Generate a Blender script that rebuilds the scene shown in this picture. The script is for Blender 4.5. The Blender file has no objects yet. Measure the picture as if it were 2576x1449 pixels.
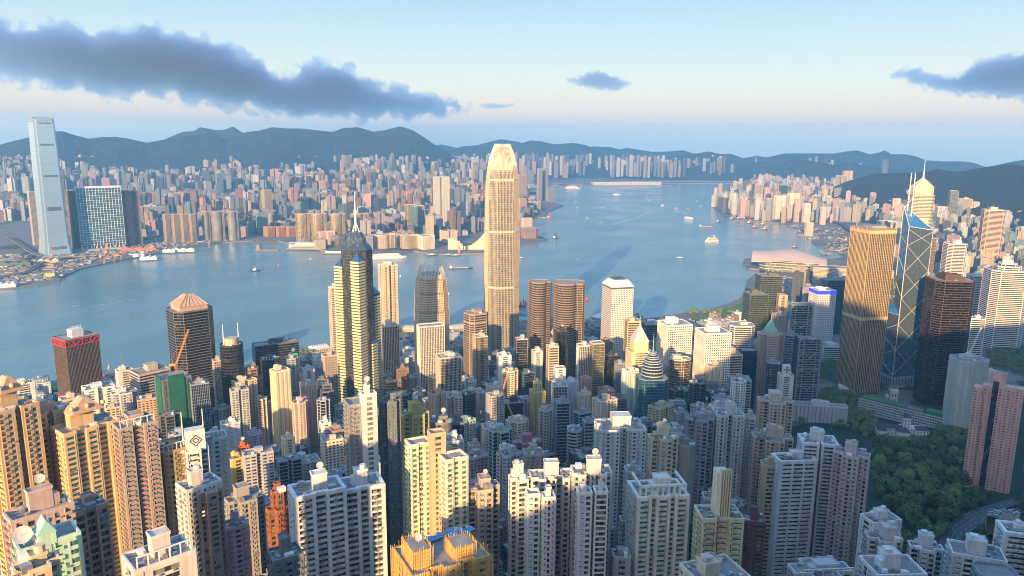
import bpy, math, random
from mathutils import Vector, Matrix
R = math.radians
scene = bpy.context.scene
# ---------------------------------------------------------------- camera
CAM = Vector((-1181.66, -793.56, 410.71))
YAW, PITCH, ROLL, FPX = R(56.617), R(11.12), R(0.497), 1870.0      # photograph measured on a 2576 x 1449 grid
FW = Vector((math.sin(YAW)*math.cos(PITCH), math.cos(YAW)*math.cos(PITCH), -math.sin(PITCH)))
_rt = Vector((math.cos(YAW), -math.sin(YAW), 0)); _up = _rt.cross(FW)
RT = _rt*math.cos(ROLL)+_up*math.sin(ROLL); UP = -_rt*math.sin(ROLL)+_up*math.cos(ROLL)
cd = bpy.data.cameras.new('camera'); cam = bpy.data.objects.new('camera', cd); scene.collection.objects.link(cam)
M = Matrix.Identity(4)
for i in range(3):
    M[i][0] = RT[i]; M[i][1] = UP[i]; M[i][2] = -FW[i]; M[i][3] = CAM[i]
cam.matrix_world = M
cd.sensor_width = 36; cd.lens = FPX/2576*36; cd.clip_start = 1; cd.clip_end = 200000
scene.camera = cam
# ---------------------------------------------------------------- light
SUN_AZ, SUN_EL = 254.0, 13.8
scene.view_settings.view_transform = 'Standard'; scene.view_settings.look = 'None'
scene.view_settings.exposure = 1.36; scene.view_settings.gamma = 1
scene.render.engine = 'CYCLES'
cy = scene.cycles
cy.max_bounces = 5; cy.diffuse_bounces = 3; cy.glossy_bounces = 3; cy.transmission_bounces = 2; cy.volume_bounces = 3
cy.use_denoising = True; cy.filter_width = 1.0; cy.sample_clamp_indirect = 6; cy.caustics_reflective = False; cy.caustics_refractive = False
cy.volume_step_rate = 0.12; cy.volume_max_steps = 160
def lin(c):
    f = lambda v: v/12.92 if v <= .04045 else ((v+.055)/1.055)**2.4
    return (f(c[0]/255), f(c[1]/255), f(c[2]/255), 1)
sd = bpy.data.lights.new('sun', 'SUN'); sun = bpy.data.objects.new('sun', sd); scene.collection.objects.link(sun)
sd.energy = 5.0; sd.angle = R(0.6); sd.color = (1.0, 0.61, 0.27)
sv = Vector((math.sin(R(SUN_AZ))*math.cos(R(SUN_EL)), math.cos(R(SUN_AZ))*math.cos(R(SUN_EL)), math.sin(R(SUN_EL))))
sun.rotation_euler = sv.to_track_quat('Z', 'Y').to_euler()
W = bpy.data.worlds.new('World'); scene.world = W; W.use_nodes = True
nt = W.node_tree; nt.nodes.clear(); N = nt.nodes.new; L = nt.links.new
out = N('ShaderNodeOutputWorld'); bg = N('ShaderNodeBackground'); L(bg.outputs[0], out.inputs[0])
sky = N('ShaderNodeTexSky'); sky.sky_type = 'NISHITA'; sky.sun_disc = False
sky.sun_elevation = R(SUN_EL); sky.sun_rotation = R(SUN_AZ); sky.air_density = 1.2; sky.dust_density = 1.0; sky.ozone_density = 2.0; sky.altitude = 400
tc = N('ShaderNodeTexCoord'); sx = N('ShaderNodeSeparateXYZ'); L(tc.outputs['Generated'], sx.inputs[0])
ramp = N('ShaderNodeValToRGB'); cr = ramp.color_ramp
mr = N('ShaderNodeMapRange'); mr.inputs[1].default_value = -0.05; mr.inputs[2].default_value = 0.6; L(sx.outputs[2], mr.inputs[0]); L(mr.outputs[0], ramp.inputs[0])
stops = [(-.05, (165,195,214)), (0.0, (185,206,221)), (.014, (206,211,220)), (.032, (236,217,209)), (.05, (242,231,217)), (.075, (228,236,232)), (.11, (205,225,236)), (.175, (168,206,236)), (.30, (120,172,224)), (.6, (84,140,205))]
while len(cr.elements) < len(stops): cr.elements.new(0.5)
for e, (z, c) in zip(cr.elements, stops):
    e.position = (z+.05)/.65; k = 1.45 if z < .02 else 1.22 if z < .04 else 1.06 if z < .06 else (1.0 if z < .2 else (1.3 if z < .5 else 1.6)); c = lin(c); e.color = (c[0]*k*1.05, c[1]*k, c[2]*k*.9, 1)
vs = N('ShaderNodeVectorMath'); vs.operation = 'SCALE'; L(sky.outputs[0], vs.inputs[0]); vs.inputs['Scale'].default_value = 0.10
mx = N('ShaderNodeMix'); mx.data_type = 'RGBA'; mx.inputs['Factor'].default_value = 0.8
L(vs.outputs[0], mx.inputs['A']); L(ramp.outputs[0], mx.inputs['B']); 
# the bright western sky round the low sun
gv = N('ShaderNodeVectorMath'); gv.operation = 'DOT_PRODUCT'; gv.inputs[1].default_value = (math.sin(R(SUN_AZ)), math.cos(R(SUN_AZ)), .10); L(tc.outputs['Generated'], gv.inputs[0])
g1 = N('ShaderNodeMath'); g1.operation = 'MAXIMUM'; g1.inputs[1].default_value = 0; L(gv.outputs['Value'], g1.inputs[0])
g2 = N('ShaderNodeMath'); g2.operation = 'POWER'; g2.inputs[1].default_value = 4.0; L(g1.outputs[0], g2.inputs[0])
g3 = N('ShaderNodeVectorMath'); g3.operation = 'SCALE'; g3.inputs[0].default_value = (1.5, 1.05, .60); L(g2.outputs[0], g3.inputs['Scale'])
g4 = N('ShaderNodeVectorMath'); g4.operation = 'ADD'; L(mx.outputs['Result'], g4.inputs[0]); L(g3.outputs[0], g4.inputs[1]); L(g4.outputs[0], bg.inputs[0]); bg.inputs[1].default_value = 0.53
# ---------------------------------------------------------------- geometry helpers
def ray(px, py):
    return (FW + RT*((px-1288)/FPX) + UP*((724.5-py)/FPX)).normalized()
def at_z(px, py, z):
    d = ray(px, py); return CAM + d*((z-CAM.z)/d.z)
def at_dist(px, py, dist):
    d = ray(px, py); h = math.hypot(d.x, d.y); return CAM + d*(dist/h)
def to_px(p):
    d = Vector(p)-CAM; z = d.dot(FW)
    return (1288+FPX*d.dot(RT)/z, 724.5-FPX*d.dot(UP)/z, z)
def interp(x, pts):
    if x <= pts[0][0]: return pts[0][1]
    for (a, b), (c, d) in zip(pts, pts[1:]):
        if x <= c: return b+(d-b)*(x-a)/(c-a)
    return pts[-1][1]
SL = [(-600, 430), (-100, 400), (0, 385), (40, 330), (120, 225), (200, 170), (280, 138), (351, 108), (400, 85), (446, 62), (520, 48), (600, 38), (680, 24), (780, 9), (850, 4), (900, 2)]
def slope_s(x, y): return .62*(x-CAM.x)+.78*(y-CAM.y)
def terrain(x, y):
    dx, dy = x-CAM.x, y-CAM.y
    s = slope_s(x, y)
    if dx < 0: s += .6*(-dx)               # unseen western slope, shaped to draw back so the low sun reaches the city
    z = interp(s, SL)
    if dx < 120:                           # the summit and ridge behind the viewpoint
        ax, ay, ah, bx, by, bh = -230, -220, 552, -1500, -430, 460
        t = max(0, min(1, ((dx-ax)*(bx-ax)+(dy-ay)*(by-ay))/((bx-ax)**2+(by-ay)**2)))
        z = max(z, (ah+(bh-ah)*t)*math.exp(-(math.hypot(dx-ax-(bx-ax)*t, dy-ay-(by-ay)*t)/330)**2))
    return z
def hit(px, py, h=0.0, tmax=14000):
    """where the sight line through a pixel last dips below ground + h"""
    d = ray(px, py); t = min(tmax, (4+h-CAM.z)/d.z if d.z < -1e-4 else tmax)
    while t > 150:
        p = CAM+d*t
        if p.z >= max(4.0, terrain(p.x, p.y))+h: return p
        t -= 2.0
    return CAM+d*300
class MB:
    def __init__(s): s.v = []; s.f = []; s.m = []
    def quad(s, a, b, c, d, m=0):
        n = len(s.v); s.v += [tuple(a), tuple(b), tuple(c), tuple(d)]; s.f.append((n, n+1, n+2, n+3)); s.m.append(m)
    def face(s, pts, m=0):
        n = len(s.v); s.v += [tuple(p) for p in pts]; s.f.append(tuple(range(n, n+len(pts)))); s.m.append(m)
    def prism(s, poly, z0, z1, m=0, top=None, bottom=False):
        n = len(poly)
        for i in range(n):
            a, b = poly[i], poly[(i+1) % n]
            s.quad((a[0], a[1], z0), (b[0], b[1], z0), (b[0], b[1], z1), (a[0], a[1], z1), m)
        s.face([(p[0], p[1], z1) for p in poly], m if top is None else top)
        if bottom: s.face([(p[0], p[1], z0) for p in reversed(poly)], m)
    def loft(s, p0, z0, p1, z1, m=0, cap=True):
        n = len(p0)
        for i in range(n):
            j = (i+1) % n
            s.quad((*p0[i], z0), (*p0[j], z0), (*p1[j], z1), (*p1[i], z1), m)
        if cap: s.face([(*p, z1) for p in p1], m)
    def box(s, cx, cy, w, d, z0, z1, m=0, rot=0, bottom=False):
        c, q = math.cos(rot), math.sin(rot)
        s.prism([(cx+x*c-y*q, cy+x*q+y*c) for x, y in ((-w/2, -d/2), (w/2, -d/2), (w/2, d/2), (-w/2, d/2))], z0, z1, m, bottom=bottom)
    def bar(s, a, b, r, m=0, n=4, r2=None):
        a, b = Vector(a), Vector(b); ax = (b-a).normalized(); r2 = r if r2 is None else r2
        u = ax.orthogonal().normalized(); w = ax.cross(u)
        ra = [a+(u*math.cos(2*math.pi*i/n)+w*math.sin(2*math.pi*i/n))*r for i in range(n)]
        rb = [b+(u*math.cos(2*math.pi*i/n)+w*math.sin(2*math.pi*i/n))*r2 for i in range(n)]
        for i in range(n):
            j = (i+1) % n; s.quad(ra[i], ra[j], rb[j], rb[i], m)
        s.face(list(reversed(ra)), m); s.face(rb, m)
    def build(s, name, mats, parent=None, smooth=False):
        me = bpy.data.meshes.new(name); me.from_pydata(s.v, [], s.f)
        if not isinstance(mats, (list, tuple)): mats = [mats]
        for m in mats: me.materials.append(m)
        if len(mats) > 1: me.polygons.foreach_set('material_index', s.m)
        if smooth: me.polygons.foreach_set('use_smooth', [True]*len(s.f))
        o = bpy.data.objects.new(name, me); scene.collection.objects.link(o)
        if parent: o.parent = parent
        return o
def tag(o, label=None, cat=None, group=None, kind=None):
    if label: o['label'] = label
    if cat: o['category'] = cat
    if group: o['group'] = group
    if kind: o['kind'] = kind
    return o
def empty(name, loc, rz=0.0):
    o = bpy.data.objects.new(name, None); scene.collection.objects.link(o); o.location = loc; o.rotation_euler = (0, 0, rz); return o
# ---------------------------------------------------------------- materials
class Mat:
    def __init__(s, name):
        s.m = bpy.data.materials.new(name); s.m.use_nodes = True; s.t = s.m.node_tree
        s.p = s.t.nodes['Principled BSDF']; s.out = s.t.nodes['Material Output']
    def n(s, t, **k):
        o = s.t.nodes.new(t)
        for a, b in k.items(): setattr(o, a, b)
        return o
    def l(s, a, b): s.t.links.new(a, b)
    def math(s, op, a, b=None, c=None):
        o = s.n('ShaderNodeMath', operation=op)
        for i, v in enumerate((a, b, c)):
            if v is None: continue
            if hasattr(v, 'links'): s.l(v, o.inputs[i])
            else: o.inputs[i].default_value = v
        return o.outputs[0]
    def noise(s, vec, scale, detail=3, rough=.55):
        o = s.n('ShaderNodeTexNoise'); o.inputs['Scale'].default_value = scale; o.inputs['Detail'].default_value = detail; o.inputs['Roughness'].default_value = rough
        if vec is not None: s.l(vec, o.inputs['Vector'])
        return o.outputs[0]
    def mix(s, f, a, b, blend='MIX'):
        o = s.n('ShaderNodeMix', data_type='RGBA', blend_type=blend)
        for k, v in (('Factor', f), ('A', a), ('B', b)):
            i = o.inputs[k] if k == 'Factor' else [q for q in o.inputs if q.name == k and q.type == 'RGBA'][0]
            if hasattr(v, 'links'): s.l(v, i)
            else: i.default_value = v
        return [q for q in o.outputs if q.type == 'RGBA'][0]
    def bump(s, h, strength, dist=1.0, p=None):
        o = s.n('ShaderNodeBump'); o.inputs['Strength'].default_value = strength; o.inputs['Distance'].default_value = dist
        s.l(h, o.inputs['Height']); s.l(o.outputs[0], (p or s.p).inputs['Normal'])
def plain(name, col, rough=.7, metal=0, var=0.12, scale=.08):
    q = Mat(name); g = q.n('ShaderNodeNewGeometry')
    f = q.noise(g.outputs['Position'], scale, 4)
    a = tuple(min(1, c*(1+var)) for c in col[:3])+(1,); b = tuple(c*(1-var) for c in col[:3])+(1,)
    q.l(q.mix(f, a, b), q.p.inputs['Base Color']); q.p.inputs['Roughness'].default_value = rough; q.p.inputs['Metallic'].default_value = metal
    return q.m
# ================================================================ SETTING
# water
q = Mat('water'); g = q.n('ShaderNodeNewGeometry'); P = g.outputs['Position']
q.p.inputs['Roughness'].default_value = .12; q.p.inputs['IOR'].default_value = 1.33
mps = q.n('ShaderNodeMapping'); mps.inputs['Rotation'].default_value = (0, 0, R(-35)); mps.inputs['Scale'].default_value = (.0007, .0035, 1); q.l(P, mps.inputs[0]); big = q.noise(mps.outputs[0], 1.0, 6, .65); q.l(q.mix(big, (.05, .13, .155, 1), (.20, .37, .40, 1)), q.p.inputs['Base Color'])
mp = q.n('ShaderNodeMapping'); mp.inputs['Rotation'].default_value = (0, 0, R(30)); mp.inputs['Scale'].default_value = (1, 2.2, 1); q.l(P, mp.inputs[0])
h1 = q.noise(mp.outputs[0], .035, 6, .65); h2 = q.noise(P, .004, 4)
hs = q.math('MULTIPLY', h1, q.math('ADD', q.math('MULTIPLY', h2, 1.6), .1))
q.bump(hs, .28, 7.0)
rr = q.n('ShaderNodeMapRange'); rr.inputs[1].default_value = .35; rr.inputs[2].default_value = .65; rr.inputs[3].default_value = .07; rr.inputs[4].default_value = .26
q.l(h2, rr.inputs[0]); q.l(rr.outputs[0], q.p.inputs['Roughness'])
WATER = q.m
b = MB(); b.quad((-5450, -5450, 0), (11450, -5450, 0), (11450, 10650, 0), (-5450, 10650, 0))
tag(b.build('harbour_water', WATER), kind='structure')
# land
q = Mat('city_ground'); g = q.n('ShaderNodeNewGeometry'); P = g.outputs['Position']
vor = q.n('ShaderNodeTexVoronoi'); vor.inputs['Scale'].default_value = .03; q.l(P, vor.inputs['Vector'])
f = q.noise(P, .012, 5, .7)
c1 = q.mix(f, (.05, .05, .055, 1), (.20, .19, .18, 1)); c2 = q.mix(q.math('MULTIPLY', vor.outputs['Color'], .5), c1, (.28, .26, .24, 1))
gr = q.math('GREATER_THAN', q.noise(P, .006, 3), .60); q.l(q.mix(gr, c2, (.035, .06, .03, 1)), q.p.inputs['Base Color']); q.p.inputs['Roughness'].default_value = .9
GROUND = q.m
QUAY = plain('quay_stone', (.22, .2, .18), .9)
def land(name, pts, z=4.0):
    b = MB(); poly = [(p.x, p.y) for p in (at_z(x, y, 2.0) if not isinstance((x, y), Vector) else 0 for x, y in pts)]
    a = sum(poly[i][0]*poly[(i+1) % len(poly)][1]-poly[(i+1) % len(poly)][0]*poly[i][1] for i in range(len(poly)))
    if a < 0: poly.reverse()
    b.prism(poly, -1, z, 1, top=0)
    return tag(b.build(name, [GROUND, QUAY]), kind='structure')
KOWLOON = [(-500, 812), (-200, 757), (0, 727), (60, 721), (150, 709), (156, 697), (200, 678), (300, 655), (400, 637), (480, 622), (560, 610), (632, 606), (640, 612), (700, 606), (760, 622),
  (850, 636), (930, 640), (1000, 640), (1040, 632), (1100, 640), (1225, 638), (1300, 618), (1345, 610), (1378, 603), (1360, 596), (1312, 588), (1308, 560), (1322, 553), (1372, 545), (1375, 534), (1418, 517), (1385, 510), (1362, 500), (1345, 490), (1320, 482),
  (1370, 470), (1480, 468), (1690, 466), (1700, 463), (1620, 461.5), (1700, 461.5), (1960, 461), (2180, 462), (2180, 432), (1900, 430), (1300, 425), (600, 425), (0, 425), (-600, 428)]
land('kowloon_ground', KOWLOON)
ISLAND = [(-700, 1100), (-60, 985), (0, 980), (60, 972), (160, 955), (250, 940), (400, 932), (620, 925), (700, 915), (760, 880), (830, 878), (850, 868), (1000, 818), (1060, 830), (1130, 818), (1160, 826), (1225, 800), (1310, 790), (1345, 800), (1470, 800),
  (1490, 812), (1560, 806), (1640, 802), (1700, 792), (1760, 783), (1830, 766), (1862, 752), (1872, 735), (1880, 705), (1900, 690), (1935, 684), (1915, 678), (1885, 676), (1868, 664), (1872, 652), (1900, 650), (2000, 662), (2115, 650), (2130, 641), (2095, 628), (2055, 618), (2040, 606), (2065, 600), (2035, 590), (2000, 592), (2020, 580), (2000, 572),
  (1960, 562), (1900, 557), (1850, 548), (1800, 530), (1793, 520), (1800, 512), (1822, 505), (1826, 492), (1880, 480), (1890, 468), (1960, 462.5), (2060, 461.5), (2300, 470), (2800, 470)]
_isl = ISLAND
b = MB(); poly = [(p.x, p.y) for p in (at_z(x, y, 2.0) for x, y in _isl)] + [(9000, -4000), (-1000, -3000), (-4000, -3000), (-4000, 0)]
a = sum(poly[i][0]*poly[(i+1) % len(poly)][1]-poly[(i+1) % len(poly)][0]*poly[i][1] for i in range(len(poly)))
if a < 0: poly.reverse()
b.prism(poly, -1, 4.0, 1, top=0); tag(b.build('island_ground', [GROUND, QUAY]), kind='structure')
ISL_POLY = poly
# hillside below and beside the viewpoint
q = Mat('hillside_green'); g = q.n('ShaderNodeNewGeometry'); P = g.outputs['Position']
f = q.noise(P, .08, 6, .7); q.l(q.mix(f, (.012, .03, .012, 1), (.05, .085, .035, 1)), q.p.inputs['Base Color']); q.p.inputs['Roughness'].default_value = .95
q.bump(q.noise(P, .12, 5, .7), .9, 6.0); HILL = q.m
b = MB(); nx, ny, st = 200, 110, 22.0; x0, y0 = CAM.x-2400, CAM.y-1300
idx = {}
for j in range(ny):
    for i in range(nx):
        x, y = x0+i*st, y0+j*st; z = terrain(x, y)
        idx[i, j] = len(b.v); b.v.append((x, y, z+(0 if z < 6 else 2*math.sin(x*.031)*math.cos(y*.027))))
for j in range(ny-1):
    for i in range(nx-1):
        k = (idx[i, j], idx[i+1, j], idx[i+1, j+1], idx[i, j+1])
        if max(b.v[t][2] for t in k) > 3.9: b.f.append(k); b.m.append(0)
tag(b.build('hillside_terrain', HILL, smooth=True), kind='structure')
# mountains: ridge lines with real distance, height and thickness
q = Mat('shaded_mountain_forest'); g = q.n('ShaderNodeNewGeometry'); P = g.outputs['Position']
f = q.noise(P, .004, 6, .7); q.l(q.mix(f, (.004, .014, .016, 1), (.018, .034, .03, 1)), q.p.inputs['Base Color']); q.p.inputs['Roughness'].default_value = .95  # forest green, darkened so the colour itself carries the cloud shade
q.bump(q.noise(P, .006, 8, .7), 1.0, 90.0); MOUNT = q.m
from mathutils import noise as mnoise
def ridge(name, pts, dist, base_w, seed=0, zmin=-20, step=4):
    """pts: skyline; dist: metres (or list by x). The ridge is a thick body with a front and back slope."""
    b = MB(); xs = []; x = pts[0][0]
    while x <= pts[-1][0]: xs.append(x); x += step
    rows = 22; cols = len(xs)
    for ci, x in enumerate(xs):
        y = interp(x, pts); D = dist if not isinstance(dist, list) else interp(x, dist)
        p = at_dist(x, y, D); ztop = p.z; d = Vector((p.x-CAM.x, p.y-CAM.y, 0)).normalized()
        for r in range(rows+1):
            t = r/rows*2-1                              # -1 front foot, 0 crest, 1 back foot
            a = abs(t); off = t*base_w*(1 if t < 0 else .45)
            q3 = Vector((p.x+d.x*off, p.y+d.y*off, 0))
            nz = mnoise.fractal(Vector((q3.x*.0011+seed, q3.y*.0011, seed)), 1.0, 2.1, 5)
            gul = abs(mnoise.noise(Vector((q3.x*.0022+seed, q3.y*.0022, 3.3+seed))))
            fall = (1-a)**1.25
            z = zmin+(ztop-zmin)*fall
            if a > 1e-6: z += (nz*.30-gul*.52)*(ztop-zmin)*min(1, a*2.5)*(1-a)
            if t > 0: z = min(z, zmin+(ztop-zmin)*(1-a))
            b.v.append((q3.x, q3.y, max(zmin, min(z, ztop))))
    for ci in range(cols-1):
        for r in range(rows):
            a0 = ci*(rows+1)+r; b.f.append((a0, a0+rows+1, a0+rows+2, a0+1)); b.m.append(0)
    return tag(b.build(name, MOUNT, smooth=True), kind='structure')
ridge('kowloon_hills', [(-200, 372), (-60, 380), (0, 364), (24, 357), (74, 345), (132, 331), (158, 330), (184, 339), (224, 349), (253, 345), (290, 344), (324, 349), (369, 359), (448, 345), (501, 339), (524, 333), (543, 339), (566, 349), (619, 332), (650, 329), (684, 320), (723, 323), (758, 323), (800, 328), (837, 332), (863, 322), (900, 320), (939, 331), (966, 328), (1005, 318), (1022, 322), (1039, 328), (1063, 343), (1090, 362), (1124, 380), (1137, 392), (1200, 410)], 8300, 2300, 1)
ridge('far_peaks', [(400, 362), (422, 347), (461, 331), (487, 330), (503, 320), (548, 328), (566, 326), (586, 318), (606, 331), (640, 345)], 10300, 800, 2)
ridge('far_peaks', [(1060, 372), (1110, 363), (1150, 372), (1200, 365), (1260, 350), (1300, 356), (1340, 368)], 11400, 700, 5)
ridge('eastern_hills', [(1100, 395), (1137, 378), (1163, 368), (1203, 366), (1240, 372), (1294, 368), (1312, 360), (1336, 353), (1360, 355), (1386, 361), (1404, 363), (1441, 359), (1473, 365), (1502, 377), (1526, 388), (1570, 402)], 10300, 1900, 3)
ridge('eastern_hills', [(1470, 375), (1491, 368), (1536, 370), (1557, 376), (1578, 372), (1607, 377), (1642, 382), (1684, 381), (1718, 378), (1742, 385), (1790, 398)], 11300, 900, 4)
ridge('eastern_hills', [(1560, 412), (1655, 398), (1718, 388), (1740, 388), (1784, 381), (1813, 388), (1839, 387), (1866, 397), (1910, 405), (1960, 412)], 9800, 1300, 6)
ridge('far_peaks', [(1830, 405), (1874, 397), (1905, 392), (1929, 396), (1974, 386), (2003, 386), (2045, 386), (2098, 386), (2129, 381), (2156, 378), (2187, 388), (2208, 385), (2225, 378), (2242, 388), (2277, 388), (2306, 394), (2329, 403), (2372, 406), (2424, 406), (2451, 410), (2477, 419), (2500, 426)], 11000, 1300, 7)
ridge('eastern_hills', [(1930, 420), (1960, 413), (2000, 397), (2045, 405), (2098, 415), (2116, 413), (2129, 406), (2161, 413), (2219, 423), (2290, 432), (2400, 440)], 9000, 1100, 8)
ridge('island_hills', [(2040, 498), (2080, 478), (2130, 456), (2170, 445), (2208, 436), (2293, 436), (2332, 431), (2361, 425), (2390, 431), (2424, 431), (2445, 426), (2524, 413), (2576, 417), (2700, 395), (2900, 380)], [(2040, 5800), (2200, 5500), (2576, 4900), (2900, 4300)], 1350, 9)
ridge('far_peaks', [(2470, 425), (2540, 408), (2600, 398), (2700, 402)], 9000, 900, 12)
# clouds
def cloud(name, label, top, bot, dist, thick, dens, seed, x0, x1, amp=.5):
    """volume inside a closed hull that follows the outline; its density is broken up by noise"""
    c = at_dist((x0+x1)/2, 200, dist); d = Vector((c.x-CAM.x, c.y-CAM.y, 0)).normalized(); r = Vector((d.y, -d.x, 0))
    def loc(x, y):
        # intersection with the upright plane through c facing the viewer
        v = ray(x, y); t = (c-CAM).dot(d)/v.dot(d); p = CAM+v*t
        return ((p-c).dot(r), p.z)
    T = [loc(*p) for p in top]; Bt = [loc(*p) for p in bot]
    xa, xb = T[0][0], T[-1][0]; zmin = min(z for _, z in Bt); zmax = max(z for _, z in T)
    H = zmax-zmin; pad = H*.10
    b = MB(); n = 36
    for i in range(n+1):
        x = xa+(xb-xa)*i/n; zt = interp(x, T)+pad*2; zb = interp(x, Bt)-pad
        e = max(.1, math.sin(math.pi*min(1, max(0, i/n)))**.5)
        for k in range(12):
            a = 2*math.pi*k/12
            b.v.append((x, math.cos(a)*thick*.5*e, (zt+zb)/2+math.sin(a)*(zt-zb)/2*1.0))
    for i in range(n):
        for k in range(12):
            a0 = i*12; k2 = (k+1) % 12; b.f.append((a0+k, a0+k2, a0+12+k2, a0+12+k)); b.m.append(0)
    b.f.append(tuple(range(11, -1, -1))); b.m.append(0); b.f.append(tuple(n*12+k for k in range(12))); b.m.append(0)
    q = Mat('cloud_vapour'); q.t.nodes.remove(q.p); tcn = q.n('ShaderNodeTexCoord'); P = tcn.outputs['Object']
    s = q.n('ShaderNodeSeparateXYZ'); q.l(P, s.inputs[0])
    u = q.n('ShaderNodeMapRange'); u.inputs[1].default_value = xa; u.inputs[2].default_value = xb; q.l(s.outputs[0], u.inputs[0])
    def curve(pts):
        fc = q.n('ShaderNodeFloatCurve'); cu = fc.mapping.curves[0]
        pp = [((x-xa)/(xb-xa), (z-zmin)/H) for x, z in pts]
        cu.points[0].location = pp[0]; cu.points[1].location = pp[-1]
        for p in pp[1:-1]: cu.points.new(*p)
        fc.mapping.use_clip = False
        fc.mapping.update(); q.l(u.outputs[0], fc.inputs[1]); return fc.outputs[0]
    w = q.n('ShaderNodeMapRange'); w.clamp = False; w.inputs[1].default_value = zmin; w.inputs[2].default_value = zmax; q.l(s.outputs[2], w.inputs[0])
    yy = q.math('ABSOLUTE', q.math('DIVIDE', s.outputs[1], thick*.5)); shr = q.math('MULTIPLY', q.math('POWER', yy, 2.0), .2)
    d1 = q.math('SUBTRACT', q.math('SUBTRACT', curve(T), w.outputs[0]), shr); d2 = q.math('SUBTRACT', q.math('SUBTRACT', w.outputs[0], curve(Bt)), q.math('MULTIPLY', shr, .5))
    mpn = q.n('ShaderNodeMapping'); mpn.inputs['Location'].default_value = (seed*3.1, seed, 0); mpn.inputs['Scale'].default_value = (1/H, 1/H, 1/H); q.l(P, mpn.inputs[0])
    vo = q.n('ShaderNodeTexVoronoi'); vo.inputs['Scale'].default_value = 5.5; q.l(mpn.outputs[0], vo.inputs['Vector']); nz = q.math('ADD', q.math('SUBTRACT', q.noise(mpn.outputs[0], 5.5, 9, .62), .5), q.math('MULTIPLY', q.math('SUBTRACT', .45, vo.outputs['Distance']), .16))
    dd = q.math('ADD', q.math('MINIMUM', d1, q.math('MULTIPLY', d2, .8)), q.math('MULTIPLY', nz, amp))
    den = q.n('ShaderNodeMapRange'); den.inputs[1].default_value = 0.0; den.inputs[2].default_value = .05; den.inputs[3].default_value = 0; den.inputs[4].default_value = dens; q.l(dd, den.inputs[0])
    v = q.n('ShaderNodeVolumePrincipled'); v.inputs['Color'].default_value = (.78, .87, 1.0, 1); v.inputs['Anisotropy'].default_value = .8
    q.l(den.outputs[0], v.inputs['Density']); q.l(v.outputs[0], q.out.inputs['Volume'])
    o = b.build(name, q.m); o.matrix_world = Matrix(((r.x, d.x, 0, c.x), (r.y, d.y, 0, c.y), (0, 0, 1, 0), (0, 0, 0, 1)))
    tag(o, label, 'cloud', 'clouds', 'stuff'); return o
cloud('cloud', 'long dark blue cloud bank sloping down towards the hills', [(-250, 20), (-100, 10), (0, 38), (60, 60), (150, 48), (200, 62), (240, 78), (330, 66), (390, 66), (450, 82), (520, 92), (600, 120), (650, 138), (690, 178), (740, 176), (800, 150), (850, 156), (890, 178), (950, 208), (1020, 222), (1100, 240), (1160, 252), (1200, 272)],
  [(-250, 180), (0, 205), (200, 235), (400, 245), (560, 270), (700, 292), (850, 298), (1000, 298), (1100, 292), (1200, 276)], 12500, 800, .008, 1, -250, 1200, .62)
cloud('cloud', 'small ragged dark cloud alone in the pale sky', [(1420, 200), (1460, 192), (1500, 178), (1540, 190), (1592, 208)], [(1420, 202), (1460, 216), (1500, 226), (1550, 228), (1592, 210)], 12500, 260, .012, 2, 1420, 1592, 1.1)
cloud('cloud', 'purple grey cloud bank reaching in from the side', [(2235, 190), (2280, 172), (2330, 180), (2400, 188), (2450, 160), (2500, 142), (2560, 132), (2640, 120), (2760, 120)], [(2235, 192), (2300, 212), (2380, 232), (2450, 240), (2560, 252), (2640, 258), (2760, 256)], 12500, 650, .008, 3, 2235, 2760, .7)
cloud('cloud', 'thin scrap of cloud trailing off the long cloud bank', [(1205, 264), (1230, 259), (1265, 262), (1295, 258)], [(1205, 268), (1230, 274), (1265, 272), (1295, 266)], 12500, 160, .008, 4, 1205, 1295, 1.2)
# air
q = Mat('haze'); q.t.nodes.remove(q.p); v = q.n('ShaderNodeVolumePrincipled'); v.inputs['Color'].default_value = (.29, .66, 1.0, 1); v.inputs['Density'].default_value = 8.5e-5
v.inputs['Anisotropy'].default_value = .35; q.l(v.outputs[0], q.out.inputs['Volume'])
b = MB(); b.prism([(-5500, -5500), (11500, -5500), (11500, 10700), (-5500, 10700)], -40, 722, bottom=True); tag(b.build('haze', q.m), kind='stuff')
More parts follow.
